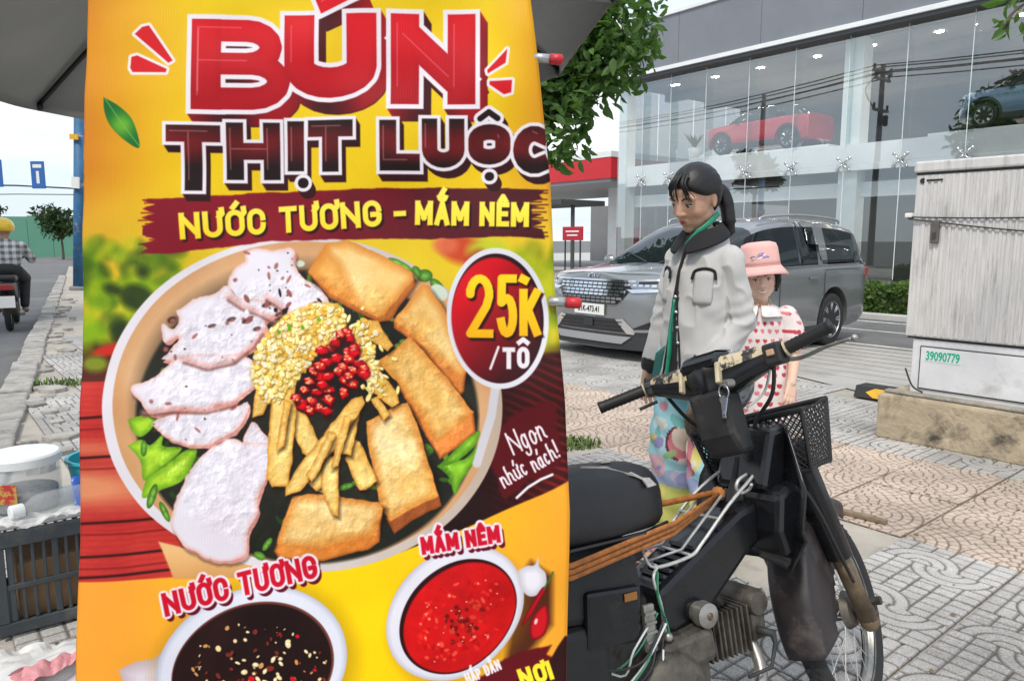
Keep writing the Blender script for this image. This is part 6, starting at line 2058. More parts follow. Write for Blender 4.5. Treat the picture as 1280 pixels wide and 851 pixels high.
# wheels
def wheel(name, c, r, steer):
    w = empty(name, (0, 0, 0)); w.parent = BK
    def g():
        b = mb_s() if steer else MB()
        return b
    o = Vector(c)
    prof_ = [(r - .052, -.016), (r - .04, -.026), (r - .018, -.030), (r - .004, -.018), (r, 0), (r - .004, .018), (r - .018, .030), (r - .04, .026), (r - .052, .016)]
    b = g(); b.lathe(prof_, 48, o, 'y', cap=False); bpx(b, 'tyre', M_tyre, w, smooth=True)
    b = g()
    for k in range(60):
        a = 2 * PI * k / 60
        for s in (-1, 1):
            b.box(o + Vector((math.cos(a) * (r - .004), s * .013, math.sin(a) * (r - .004))), (.011, .016, .009), Matrix.Rotation(-a, 3, 'Y') @ Matrix.Rotation(s * .5, 3, 'X'))
    bpx(b, 'tread', M_tyre, w)
    b = g(); b.lathe([(r - .052, -.019), (r - .045, -.021), (r - .043, -.017), (r - .062, -.008), (r - .062, .008), (r - .043, .017), (r - .045, .021), (r - .052, .019)], 48, o, 'y', cap=False); bpx(b, 'rim', M_alu, w, smooth=True)
    b = g(); b.lathe([(.02, -.055), (.045, -.05), (.055, -.03), (.03, -.02), (.03, .02), (.055, .03), (.045, .05), (.02, .055)], 24, o, 'y'); bpx(b, 'hub', M_dirtal, w, smooth=True, auto=35)
    for k in range(28):
        a = 2 * PI * k / 28; s = -1 if k % 2 else 1
        b = g(); b.tube([o + Vector((math.cos(a + .5 * (1 if k % 4 < 2 else -1)) * .045, s * .03, math.sin(a + .5 * (1 if k % 4 < 2 else -1)) * .045)), o + Vector((math.cos(a) * (r - .058), 0, math.sin(a) * (r - .058)))], .0016, 5); bpx(b, 'spoke', M_rackw, w)
    return w
WF = (.555, 0, .283)
wheel('front_wheel', WF, .283, True)
wheel('rear_wheel', (-.62, 0, .283), .283, False)
rows = []
for i in range(19):
    a = R(20 + 150 * i / 18)
    rows.append([(-.62 + (.325 - .06 * q) * math.cos(a), s * (.062 if q == 0 else .065), .283 + (.325 - .06 * q) * math.sin(a)) for s, q in ((-1, 1), (-1, 0.1), (-.6, 0), (.6, 0), (1, .1), (1, 1))])
bpx(MB().rings(rows, cap=False, closed=False), 'rear_fender', M_bkm, smooth=True, solid=.004)
bpx(MB().span((-.90, -.05, .55), (-.84, .05, .62)), 'tail_lamp', MATS['tail_red'], bevel=.012)
# front fender: deep valanced, torn at the lower edge
c = Vector(WF)
rows = []
rf = random.Random(8)
for i in range(33):
    q = i / 32
    a = R(62 + 128 * q)
    ro = .320 - .022 * max(0, q - .5) * 2
    depth = .05 + .12 * min(1, max(0, (q - .08) / .3)) - .03 * max(0, (q - .85) / .15)
    if q > .9: depth += rf.uniform(-.02, .012)
    elif q > .4: depth += rf.uniform(-.008, .006)
    wv = .050 + .010 * math.sin(q * PI)
    row = []
    for s, dq, ww in ((-1, 1, .96), (-1, .75, 1.0), (-1, .4, 1.02), (-1, .06, 1.0), (-.88, .014, 1), (-.5, -.004, 1), (0, -.005, 1), (.5, -.004, 1), (.88, .014, 1), (1, .06, 1.0), (1, .4, 1.02), (1, .75, 1), (1, 1, .96)):
        r_ = ro - depth * dq if dq > 0 else ro - dq * .8
        row.append(c + Vector((math.cos(a) * r_, s * wv * ww, math.sin(a) * r_)))
    rows.append(row)
fe_ = bpx((lambda b: b.rings(rows, cap=False, closed=False))(mb_s()), 'front_fender', M_fend, smooth=True, solid=.004)
for k in range(2):
    a = R(128 + k * 2.6); r_ = .352
    p = [c + Vector((math.cos(a) * r_, y, math.sin(a) * r_)) for y in (-.045, -.01)]
    b = mb_s(); b.tube(p, .0028, 6); bpx(b, 'white_mark', M_plate, fe_)
for k, y in enumerate((-.072, .072)):
    a_, b_ = R(110 + 6 * k), R(182)
# forks
for s in (-1, 1):
    f0, f1, f2 = Vector((.36, s * .088, .72)), Vector((.455, s * .088, .45)), Vector((.548, s * .088, .25))
    b = mb_s(); b.tube([f1 - (f1 - f0).normalized() * .05, f2], [.023, .026], 14); b.ball(f2, (.03, .027, .03), 12); fk = bpx(b, 'fork_leg', M_rust, smooth=True)
    b = mb_s(); b.tube([f0 + (f0 - f1) * .25, f0, f1], [.034, .045, .040], 10, flat=(1, .85)); bpx(b, 'fork_cover', M_bk, smooth=True, bevel=.004)
    b = mb_s(); b.lathe([(.012, -.012), (.012, .012)], 10, f2 + Vector((.02, s * .028, .05)), 'y'); bpx(b, 'bolt', M_dirtal, fk)
b = mb_s(); b.tube([(.552, -.115, .27), (.552, .115, .27)], .009, 10); bpx(b, 'axle', M_dirtal, smooth=True)
b = mb_s(); b.prism([(.40, .80), (.33, .81), (.30, .66), (.36, .60), (.43, .62)], -.075, .075, 'y'); bpx(b, 'front_cover', M_bk, bevel=.02)
# handlebar cover: one long shell, worn to cream along the top
def bar_sec(y, top_only=False):
    q = abs(y) / .205
    cx = .155 + .02 * q; cz = .985 + .036 * q
    hx = .075 - .040 * q ** .8; hz = .070 - .046 * q ** .7
    return cx, cz, hx, hz
rows = []
for i in range(27):
    y = -.205 + .41 * i / 26
    cx, cz, hx, hz = bar_sec(y)
    ring = []
    for j in range(20):
        a = 2 * PI * j / 20
        ca, sa = math.cos(a), math.sin(a)
        ring.append((cx + hx * math.copysign(abs(ca) ** .6, ca), y, cz + hz * math.copysign(abs(sa) ** .6, sa)))
    rows.append(ring)
b = mb_s(); b.rings(rows); hcov = bpx(b, 'handlebar_cover', M_bk, smooth=True)
for y0, y1 in ((.045, .20), (-.195, -.05)):
    rows = []
    for i in range(24):
        y = y0 + (y1 - y0) * i / 23
        cx, cz, hx, hz = bar_sec(y)
        row = []
        for a in (50, 70, 90, 110, 130, 145, 158, 168, 176):
            ca, sa = math.cos(R(a)), math.sin(R(a))
            row.append((cx + (hx + .0015) * math.copysign(abs(ca) ** .6, ca), y, cz + (hz + .0015) * abs(sa) ** .6))
        rows.append(row)
    b = mb_s(); b.rings(rows, cap=False, closed=False); bpx(b, 'worn_top', M_cream, hcov, smooth=True)
b = mb_s(); b.prism([(.225, 1.062), (.12, 1.062), (.085, 1.035), (.10, 1.01), (.225, 1.02)], -.052, .062, 'y'); mt = bpx(b, 'meter_housing', M_bk, bevel=.012)
b = mb_s(); b.add([(.21, -.045, 1.0645), (.125, -.045, 1.0645), (.125, .055, 1.0645), (.21, .055, 1.0645)], [(0, 1, 2, 3)]); bpx(b, 'meter_glass', M_carglass, mt)
for y0, y1 in ((-.056, -.044), (.054, .064)):
    b = mb_s(); b.box((.09, (y0 + y1) / 2, 1.0), (.02, abs(y1 - y0), .06), Matrix.Rotation(.4, 3, 'Y')); bpx(b, 'worn_corner', mat('cream_scuff', (.55, .47, .31), .6, noise=(30, .3)), hcov, bevel=.003)
b = mb_s(); b.prism([(.19, .96), (.078, .96), (.09, .84), (.125, .785), (.19, .785)], -.052, .052, 'y'); bpx(b, 'column_cover', M_bkm, bevel=.014)
b = mb_s(); b.lathe([(.085, .02), (.092, .05), (.08, .075), (.02, .088)], 24, (.16, 0, .985), 'x'); bpx(b, 'headlamp', M_headlamp, smooth=True)
for s in (1, -1):
    e = Vector((.085, .335, .995)) if s > 0 else Vector((.165, -.335, 1.045))
    i_ = Vector((.158, s * .205, 1.018))
    d = (e - i_).normalized()
    rad = []
    path = []
    for k in range(25):
        q = k / 24
        path.append(i_.lerp(e, q)); rad.append(.0175 if (k % 2 == 0 or k > 22) else .0160)
    rad[0] = .021; rad[-1] = .0185
    b = mb_s(); b.tube(path, rad, 14); bpx(b, 'grip', M_gripr, smooth=True)
    rt_ = Matrix.Rotation(math.atan2(d.y, d.x) - PI / 2 * 1, 3, 'Z')
    b = mb_s(); b.box(i_ - d * .02 + Vector((-.004, 0, 0)), (.062, .046, .056), rt_); sw = bpx(b, 'switch_box', M_bkm, bevel=.007)
    b = mb_s(); b.box(i_ - d * .02 + Vector((-.036, 0, .004)), (.012, .02, .016), rt_); bpx(b, 'switch_button', mat('button_tan', (.5, .33, .2), .6) if s < 0 else M_blackgloss, sw, bevel=.003)
    b = mb_s(); b.tube([i_ + d * .008, i_ + d * .013], .0225, 14); bpx(b, 'collar', mat('cream_scuff', (0, 0, 0)), sw)
    if s < 0:
        b = mb_s(); b.tube(bez([(.19, -.185, 1.0), (.20, -.23, .992), (.185, -.30, 1.0), (.155, -.375, 1.0)], 6), [.009] * 6 + [.008] * 6 + [.0065] * 7, 10, flat=(1, .7)); b.ball((.153, -.38, 1.0), .009, 10); bpx(b, 'brake_lever', M_alu, smooth=True)
    else:
        b = mb_s(); b.tube([(.15, .18, .975), (.13, .23, .965)], .005, 8); bpx(b, 'lever_stub', M_bkm)
# mirror stalk stub, cables
b = mb_s(); b.tube(bez([(.17, -.17, 1.0), (.2, -.13, .92), (.24, -.05, .86), (.25, 0, .78)], 6), .0055, 8); bpx(b, 'cable', M_bkm, smooth=True)
b = mb_s(); b.tube(bez([(.17, -.16, .995), (.18, -.12, .93), (.16, -.07, .90)], 6), .0035, 8); bpx(b, 'cable', M_rackw, smooth=True)
b = mb_s(); b.tube(bez([(.17, .16, .99), (.2, .12, .9), (.25, .04, .8)], 6), .0055, 8); bpx(b, 'cable', M_bkm, smooth=True)
bpx(MB().tube(bez([(.30, -.12, .72), (.36, -.13, .62), (.42, -.12, .52), (.5, -.1, .4)], 6), .005, 8), 'brake_cable', M_bkm, smooth=True)
# ignition key and ring
ky = empty('key_ring', (0, 0, 0)); ky.parent = BK
kc = STEER @ Vector((.082, -.068, .968))
b = MB(); b.tube([kc + Vector((-.012, 0, -.02)) + Vector((0, math.cos(a) * .018, math.sin(a) * .018)) for a in np.linspace(0, 2 * PI, 21)[:-1]], .0018, 6, loop=True); bpx(b, 'ring', M_chrome, ky, smooth=True)
bpx(MB().tube([kc + Vector((.02, 0, 0)), kc + Vector((-.006, 0, 0))], .011, 14), 'lock', M_alu, ky)
b = MB(); b.box(kc + Vector((-.014, .004, -.062)), (.003, .012, .05)); b.lathe([(.011, -.002), (.011, .002)], 14, kc + Vector((-.014, .003, -.04)), 'x'); bpx(b, 'key', M_alu, ky)
b = MB(); b.box(kc + Vector((-.016, -.006, -.055)), (.003, .009, .045), Matrix.Rotation(.3, 3, 'X')); bpx(b, 'key', M_brightchrome, ky)
# basket of perforated plastic
bk = empty('basket', (0, 0, 0)); bk.parent = BK
def lattice(b, P00, P10, P11, P01, nx, ny, r=.0021):
    P00, P10, P11, P01 = [Vector(p) for p in (P00, P10, P11, P01)]
    def P(u, v): return P00.lerp(P10, u).lerp(P01.lerp(P11, u), v)
    for i in range(-ny, nx + 1):
        for sg_ in (1, -1):
            a, e = (i / nx, 0), ((i + ny) / nx, 1)
            if sg_ < 0: a, e = ((i + ny) / nx, 0), (i / nx, 1)
            u0, u1 = a[0], e[0]; v0, v1 = 0.0, 1.0
            t0, t1 = 0.0, 1.0
            du = u1 - u0
            for lo_, hi_ in ((0, 1),):
                if du > 0:
                    t0 = max(t0, (lo_ - u0) / du); t1 = min(t1, (hi_ - u0) / du)
                else:
                    t0 = max(t0, (hi_ - u0) / du); t1 = min(t1, (lo_ - u0) / du)
            if t1 - t0 < .02: continue
            b.tube([P(u0 + du * t0, t0), P(u0 + du * t1, t1)], r, 4, cap=False)
T4 = [(.275, -.165, .865), (.46, -.175, .885), (.46, .175, .885), (.275, .165, .865)]
B4 = [(.295, -.14, .705), (.44, -.145, .715), (.44, .145, .715), (.295, .14, .705)]
M_bas = mat('basket_plastic', (.014, .014, .015), .5)
for k in range(4):
    b = mb_s(); lattice(b, B4[k], B4[(k + 1) % 4], T4[(k + 1) % 4], T4[k], 10 if k % 2 == 0 else 18, 9); bpx(b, 'lattice_wall', M_bas, bk)
b = mb_s(); lattice(b, B4[0], B4[1], B4[2], B4[3], 9, 16); bpx(b, 'lattice_floor', M_bas, bk)
b = mb_s(); b.tube(T4, .008, 8, loop=True); bpx(b, 'rim', M_bas, bk)
b = mb_s(); b.tube(B4, .007, 8, loop=True); bpx(b, 'lower_rim', M_bas, bk)
for k in range(4):
    b = mb_s(); b.tube([B4[k], T4[k]], .0065, 8); bpx(b, 'corner_bar', M_bas, bk)
# wire rack over the tunnel
for s in (-1, 1):
    p = [(.222, s * .05, .735), (.20, s * .065, .73), (.10, s * .075, .672), (.005, s * .075, .595), (-.04, s * .075, .568), (-.15, s * .075, .563), (-.175, s * .07, .60)]
    bpx(MB().tube(bez(p, 5), .0046, 8), 'rack_bar', M_rackw, smooth=True)
    p = [(.115, s * .035, .69), (.005, s * .04, .61), (-.035, s * .04, .578), (-.15, s * .04, .57)]
    bpx(MB().tube(p, .0038, 8), 'rack_bar', M_rackw, smooth=True)
    bpx(MB().tube(bez([(-.14, s * .075, .563), (-.165, s * .088, .54), (-.155, s * .095, .48), (-.15, s * .098, .405)], 5), .0042, 8), 'rack_leg', M_rackw, smooth=True)
for x, z in ((.06, .645), (-.04, .572), (-.145, .566)):
    bpx(MB().tube([(x, -.075, z), (x, .075, z)], .0042, 8), 'rack_cross', M_rackw)
bpx(MB().ball((-.15, -.105, .405), .012, 10), 'rack_nut', M_alu, smooth=True)
# engine
en = empty('engine', (0, 0, 0)); en.parent = BK
bpx(MB().lathe([(.03, -.10), (.105, -.095), (.115, -.08), (.12, -.05), (.12, .08), (.10, .095), (.03, .10)], 32, (-.13, 0, .285), 'y'), 'crankcase', M_dirtal, en, smooth=True, auto=40)
bpx(MB().lathe([(.02, -.148), (.06, -.147), (.085, -.138), (.098, -.12), (.102, -.095)], 32, (-.16, 0, .275), 'y'), 'clutch_cover', M_dirtal, en, smooth=True)
bpx(MB().lathe([(.022, -.155), (.03, -.153), (.034, -.146)], 20, (-.16, 0, .275), 'y'), 'cover_cap', M_alu, en, smooth=True)
bpx(MB().box((-.09, -.05, .355), (.16, .13, .09), Matrix.Rotation(-.1, 3, 'Y')), 'gearbox_top', M_dirtal, en, bevel=.02)
for i in range(9):
    x = .012 + i * .0165
    bpx(MB().box((x, 0, .345 + .0 * i), (.006, .125 - .004 * (i % 2), .122), Matrix.Rotation(-.06, 3, 'Y')), 'cooling_fin', M_dirtal, en, bevel=.002)
bpx(MB().tube([(-.02, 0, .345), (.155, 0, .352)], .045, 16), 'cylinder', M_bkm, en)
bpx(MB().box((.185, 0, .354), (.05, .11, .105), Matrix.Rotation(-.06, 3, 'Y')), 'cylinder_head', M_dirtal, en, bevel=.012)
bpx(MB().lathe([(.03, -.062), (.036, -.05), (.036, .05), (.03, .062)], 16, (.185, 0, .40), 'y'), 'valve_cover', M_dirtal, en, smooth=True, auto=40)
for y in (-.045, .045):
    bpx(MB().lathe([(.017, 0), (.02, .012), (.012, .02)], 6, (.20, y, .41)), 'valve_cap', M_rust, en)
bpx(MB().tube([(.17, -.06, .335), (.20, -.085, .325), (.20, -.09, .30), (.17, -.1, .25), (.1, -.09, .24)], [.011, .012, .006, .005, .005], 8), 'spark_plug_lead', M_blackplastic, en, smooth=True)
bpx(MB().lathe([(.02, -.125), (.03, -.12), (.032, -.095), (.026, -.09), (.026, -.05)], 22, (-.035, 0, .432), 'y'), 'carburettor_cap', M_alu, en, smooth=True, auto=40)
bpx(MB().lathe([(.006, -.13), (.01, -.125)], 10, (-.035, 0, .432), 'y'), 'cap_screw', M_rust, en)
bpx(MB().tube(bez([(-.01, -.02, .43), (.05, -.01, .44), (.10, 0, .40)], 5), .02, 12), 'intake_pipe', M_dirtal, en, smooth=True)
bpx(MB().tube(bez([(.18, -.02, .30), (.16, -.07, .22), (.05, -.10, .16), (-.2, -.13, .15), (-.5, -.15, .19), (-.8, -.16, .24)], 6), [.016] * 19 + [.03] * 12, 12), 'exhaust', M_alu, en, smooth=True)
bpx(MB().tube(bez([(-.02, -.13, .2), (.03, -.15, .15), (.05, -.2, .15), (.05, -.27, .155)], 5), .009, 10), 'footpeg', M_bkm, smooth=True)
bpx(MB().tube([(-.2, .06, .2), (-.16, .20, .03)], .010, 10), 'side_stand', M_bkm, smooth=True)
# clutter under the seat: battery box, bracket, wires
bpx(MB().box((-.30, -.085, .485), (.15, .06, .13), Matrix.Rotation(.08, 3, 'Y')), 'battery_box', M_bk, bevel=.01)
bpx(MB().box((-.255, -.118, .525), (.035, .004, .018)), 'box_sticker', mat('orange_sticker', (.32, .13, .03), .6), bevel=.001)
bpx(MB().box((-.205, -.11, .44), (.03, .012, .11)), 'bracket', M_alu, bevel=.003)
for i in range(4):
    bpx(MB().box((-.205, -.118, .41 + i * .022), (.03, .006, .006)), 'bracket_rib', M_alu)
bpx(MB().box((-.40, -.06, .40), (.18, .10, .16)), 'air_box', M_bkm, bevel=.02)
bpx(MB().tube([(-.18, -.06, .60), (-.35, -.08, .57), (-.6, -.1, .55)], .014, 10), 'frame_rail', M_bkm, smooth=True)
rw = random.Random(17)
for i in range(9):
    a = Vector((-.16 - .03 * rw.random(), -.10 - .02 * rw.random(), .50 - .12 * rw.random()))
    p = [a, a + Vector((-.03 - .05 * rw.random(), -.03 * rw.random(), -.04 - .05 * rw.random())), a + Vector((-.10 - .08 * rw.random(), .01, -.07 - .06 * rw.random())), a + Vector((-.2 - .1 * rw.random(), .02, -.03 * rw.random()))]
    bpx(MB().tube(bez(p, 5), .0028, 6), 'wire', M_green if i in (2, 5) else M_blackplastic if i % 3 else M_lid, smooth=True)
bpx(MB().tube(bez([(-.15, -.085, .555), (-.165, -.10, .50), (-.155, -.11, .44), (-.145, -.105, .40)], 5), .006, 6, flat=(1, .4)), 'tape_strip', M_green, smooth=True)
# elastic straps tied from the frame to the tail
stp = empty('elastic_strap', BK.location, 'orange elastic straps stretched from the frame hook past the seat', 'strap')
stp.rotation_euler = BK.rotation_euler
for k, (dz, dy, y2) in enumerate(((0, 0, -.15), (.014, -.006, -.152), (-.014, .004, -.146))):
    MB().tube([(.128, -.01 + dy * .3, .685 + dz * .3), (-.10, -.10 + dy, .652 + dz), (-.42, y2, .622 + dz), (-.72, y2 + .01, .62 + dz)], .0065, 8, flat=(.6, 1)).build('strand', M_strap, stp, smooth=True)
MB().tube([(.128, .01, .69), (-.10, .09, .668), (-.42, .15, .64), (-.72, .14, .63)], .0085, 8, flat=(.6, 1)).build('strand', M_strap, stp, smooth=True)
MB().ball((.135, 0, .688), (.018, .022, .02), 10).build('knot', M_strap, stp, smooth=True)

# small furry pouch with a pink flap in the basket
pc = BK.rotation_euler.to_matrix() @ (STEER @ Vector((.36, .16, .90))) + BK.location
po = empty('furry_pouch', pc, 'small brown furry pouch with pink cloth resting on the basket', 'pouch')
mb = MB(); mb.ball((0, 0, 0), (.055, .05, .075), 24)
me = mb.mesh('pouch', True); P_ = coords(me); P_ = P_ * (1 + .22 * (vnoise(P_ + 3, 40)[:, None] - .5)); set_coords(me, P_)
link('pouch_body', me, mat('brown_fur', (.18, .13, .09), .95, noise=(90, .5), bump=(160, .9, .006)), po)
mb = MB(); mb.ball((.045, -.012, -.005), (.045, .04, .055), 20); mb.ball((.075, -.02, .02), (.03, .03, .03), 16)
me = mb.mesh('flap', True); P_ = coords(me); P_ = P_ * (1 + .12 * (vnoise(P_ + 3, 30)[:, None] - .5)); set_coords(me, P_)
link('pink_cloth', me, mat('pink_cloth', (.70, .34, .40), .85, noise=(25, .15)), po)
# ------------------------------------------------------------------ people
M_skin = attr_mat('skin', rough=.5, spec=.4, bump=(90, .06, .002), noise=(9, .06))
_sb = M_skin.node_tree.nodes['Principled BSDF']
_sb.inputs['Subsurface Weight'].default_value = .12
_sb.inputs['Subsurface Radius'].default_value = (.012, .005, .003)
M_hair = mat('black_hair', (.007, .0065, .007), .46, noise=(60, .3), bump=(300, .5, .0012))
M_eye_w = mat('eye_white', (.7, .68, .66), .2)
M_eye_d = mat('eye_dark', (.012, .009, .008), .15)
M_nail = mat('sandal_pink', (.55, .2, .26), .6)

def head_volumes(b, k=1.0):
    """a head looking along +x, chin to crown about .235*k, centre of the skull at the origin"""
    def B(c, r): b.ball([v * k for v in c], [v * k for v in r], 20)
    B((-.008, 0, .022), (.094, .077, .094))
    B((.022, 0, -.010), (.071, .067, .088))
    B((.030, 0, -.055), (.054, .052, .052))
    B((.055, 0, -.092), (.023, .025, .019))
    for s in (-1, 1):
        B((.047, s * .034, -.026), (.030, .028, .032))      # cheeks
        B((.070, s * .030, .024), (.017, .028, .012))       # brow
        B((.006, s * .040, -.050), (.040, .022, .034))        # jaw
        B((-.010, s * .075, -.004), (.015, .007, .027)); B((-.004, s * .076, -.024), (.008, .006, .010))     # ear
    b.cone((.082 * k, 0, .014 * k), (.099 * k, 0, -.026 * k), .009 * k, .0120 * k, 12)
    for s in (-1, 1): B((.088, s * .012, -.029), (.012, .009, .008))
    B((.083, 0, -.053), (.010, .020, .0058)); B((.081, 0, -.063), (.010, .017, .0065)); B((.070, 0, -.058), (.018, .026, .022))
def paint_skin(me, Hinv, k, base, lip, extra=None):
    P = coords(me)
    c = np.tile(np.array(base, np.float32), (len(P), 1))
    Q = np.c_[P, np.ones(len(P))] @ np.array(Hinv).T
    Q = Q[:, :3] / k
    d = ((Q[:, 0] - .092) / .016) ** 2 + (Q[:, 1] / .022) ** 2 + ((Q[:, 2] + .0585) / .0095) ** 2
    m = np.clip(1.25 - d, 0, 1)[:, None] * (Q[:, 0:1] > .07)
    c = c * (1 - m) + np.array(lip) * m
    # dark mouth line where the lips meet
    d = ((Q[:, 0] - .094) / .02) ** 2 + (Q[:, 1] / .019) ** 2 + ((Q[:, 2] + .0588) / .0022) ** 2
    m = np.clip(1.2 - d, 0, 1)[:, None]
    c = c * (1 - m) + np.array([.12, .03, .03]) * m
    for s in (-1, 1):     # flushed cheeks
        d = ((Q[:, 1] - s * .042) / .026) ** 2 + ((Q[:, 2] + .03) / .022) ** 2
        m = (np.clip(1 - d, 0, 1) * .25 * (Q[:, 0] > .03))[:, None]
        c = c * (1 - m) + np.array([base[0] * 1.05, base[1] * .78, base[2] * .75]) * m
    paint(me, c)
def face_parts(H, k, parent, look_down=True, smile=False):
    for s in (-1, 1):
        b = MB(); b.M = H.copy()
        b.ball([v * k for v in (.072, s * .031, .003)], [v * k for v in (.0125, .0130, .0062)], 14)
        ey = b.build('eye', M_eye_w, parent, smooth=True)
        b = MB(); b.M = H.copy()
        b.ball([v * k for v in (.0795, s * .031, .0015 if not look_down else -.001)], [v * k for v in (.006, .0058, .0056)], 12)
        b.build('iris', M_eye_d, ey, smooth=True)
        b = MB(); b.M = H.copy()
        b.tube(bez([[v * k for v in q] for q in ((.077, s * .018, .006), (.086, s * .031, .0105 if not look_down else .006), (.074, s * .045, .005))], 5), .0022 * k, 6); b.build('upper_lid', M_eye_d, ey, smooth=True)
        b = MB(); b.M = H.copy()
        b.tube(bez([[v * k for v in q] for q in ((.089, s * .014, .022), (.088, s * .032, .029), (.072, s * .05, .022))], 5), [(.0028 if i < 8 else .0016) * k for i in range(11)], 6, flat=(.6, 1)); b.build('eyebrow', M_hair, parent, smooth=True)
def hair_cap(H, k, parent, hairline=.066, thick=1.07, name='hair', seed=1):
    """hair lies over the skull outside the face"""
    b = MB()
    b.ball((0, 0, 0), (1, 1, 1), 64)
    me = b.mesh(name, True)
    P = coords(me)
    n = P / np.linalg.norm(P, axis=1, keepdims=True)
    base = n * np.array([.099, .083, .099]) + np.array([-.010, 0, .022])
    low = n[:, 2] < -.2
    # face opening: in front of the ears, below the hairline
    side = np.clip(np.abs(base[:, 1]) / .08, 0, 1)
    line = hairline - .045 * side ** 2.2
    ear = np.clip((.030 - base[:, 2]) / .02, 0, 1)
    inside = np.clip((base[:, 0] - (.022 - .055 * ear)) / .03, 0, 1) * np.clip((line - base[:, 2]) / .02, 0, 1)
    nape = np.clip((-.055 - base[:, 2]) / .02, 0, 1)
    sc = thick * (1 - .22 * inside) * (1 - .25 * nape)
    sc = sc * (1 + .018 * np.sin(np.arctan2(n[:, 1], n[:, 2] + .3) * 26) * (1 - inside) * .4)
    part = np.exp(-((n[:, 1] - .12) / .05) ** 2) * (n[:, 0] > -.2) * (n[:, 2] > .1)
    sc = sc * (1 - .018 * part)
    Q = n * np.array([.099, .083, .099]) * sc[:, None] + np.array([-.010, 0, .022])
    set_coords(me, Q * k)
    me.transform(H)
    return link(name, me, M_hair, parent)
def fingers(b, wrist, direc, palm_n, k=1.0, curl=.35, spread=.16, thumb_side=1):
    d = Vector(direc).normalized(); n = Vector(palm_n).normalized(); n = (n - d * n.dot(d)).normalized(); s = d.cross(n)
    w = Vector(wrist)
    b.ball(w + d * .045 * k, (.001, .001, .001), 6)
    for q in (-.026, -.009, .009, .026):
        b.cone(w + s * q * k * .6, w + d * .075 * k + s * q * k, .016 * k, .0125 * k, 10)
    for i, q in enumerate((-.030, -.010, .010, .028)):
        L = (.062, .074, .069, .054)[i] * k
        a = w + d * .082 * k + s * q * k
        d1 = (d + s * q / .03 * spread).normalized(); d2 = (d1 + n * curl).normalized(); d3 = (d1 + n * curl * 2.4).normalized()
        p1 = a + d1 * L * .42; p2 = p1 + d2 * L * .33; p3 = p2 + d3 * L * .25
        b.cone(a - d1 * .01 * k, p1, .0098 * k, .0090 * k, 8); b.cone(p1, p2, .0090 * k, .0082 * k, 8); b.cone(p2, p3, .0082 * k, .0068 * k, 8)
    t0 = w + d * .02 * k + s * thumb_side * -.026 * k
    t1 = t0 + (d * .7 - s * thumb_side * .6 + n * .35).normalized() * .042 * k; t2 = t1 + (d * .95 - s * thumb_side * .12 + n * .4).normalized() * .03 * k
    b.cone(t0, t1, .013 * k, .0105 * k, 8); b.cone(t1, t2, .0105 * k, .008 * k, 8)

# ---------------- woman
WO = Vector((.758, 2.98, 0))
woman = empty('person', WO, 'woman in a pale grey jacket with black collar standing behind the motorbike', 'person', rotz=R(-146))
KH = 1.09
HEAD = Matrix.Translation((.045, .0, 1.515)) @ Matrix.Rotation(R(2), 4, 'Z') @ Matrix.Rotation(R(22), 4, 'Y') @ Matrix.Rotation(R(-4), 4, 'X')
b = MB()
b.M = HEAD.copy(); head_volumes(b, KH); b.M = Matrix.Identity(4)
b.cone((-.02, 0, 1.30), (.02, 0, 1.45), .048, .045, 16)
b.ball((-.01, 0, 1.14), (.08, .11, .2), 20); b.ball((0, 0, .90), (.095, .13, .13), 20); b.ball((-.015, 0, 1.27), (.06, .095, .05), 18)
SH_L, EL_L, WR_L = Vector((-.02, .138, 1.305)), Vector((-.055, .175, 1.03)), Vector((.12, .15, .86))
SH_R, EL_R, WR_R = Vector((-.015, -.138, 1.305)), Vector((.0, -.185, 1.04)), Vector((.07, -.20, .815))
for sh, el, wr in ((SH_L, EL_L, WR_L), (SH_R, EL_R, WR_R)):
    b.cone(sh + Vector((0, 0, -.03)), el, .034, .034); b.cone(el, wr, .034, .025)
fingers(b, WR_R, (.12, .02, -1), (.2, 1, 0), 1.02, .3, .12, 1)
fingers(b, WR_L, (1, -.2, -.35), (-.2, -.4, -1), 1.0, .45, .12, -1)
HP_L, KN_L, AN_L = Vector((0, .085, .86)), Vector((.03, .10, .46)), Vector((-.01, .11, .085))
HP_R, KN_R, AN_R = Vector((0, -.085, .86)), Vector((.05, -.09, .46)), Vector((.02, -.095, .085))
for h_, kn, an in ((HP_L, KN_L, AN_L), (HP_R, KN_R, AN_R)):
    b.cone(h_, kn, .085, .055); b.cone(kn, an, .054, .034)
    b.cone(an + Vector((-.02, 0, -.045)), an + Vector((.14, 0, -.062)), .034, .024); b.ball(an + Vector((.15, 0, -.064)), (.045, .042, .018), 14)
    for q in range(5): b.cone(an + Vector((.16, -.03 + q * .015, -.066)), an + Vector((.20 - abs(q - 1.5) * .008, -.033 + q * .0165, -.070)), .0095, .008, 8)
me = remeshed(b, 'body', .0042, 3)
paint_skin(me, HEAD.inverted(), KH, (.60, .355, .24), (.48, .13, .11))
link('body', me, M_skin, woman)
face_parts(HEAD, KH, woman, True)
hc = hair_cap(HEAD, KH, woman, .070, 1.045)
rr = random.Random(3)
b = MB(); b.M = HEAD.copy()       # loose fringe
for i in range(16):
    y0 = rr.uniform(-.015, .045); y1 = y0 + rr.uniform(.0, .04) * (1 if y0 > .01 else -.8)
    b.tube(bez([[v * KH for v in q] for q in ((.055, y0, .108), (.092, (y0 + y1) / 2, .078), (.094 - abs(y1) * .25, y1, .044 - rr.uniform(0, .03)))], 5), [.0030] * 7 + [.0018] * 4, 5)
b.build('fringe', M_hair, hc, smooth=True)
b = MB(); b.M = HEAD.copy()
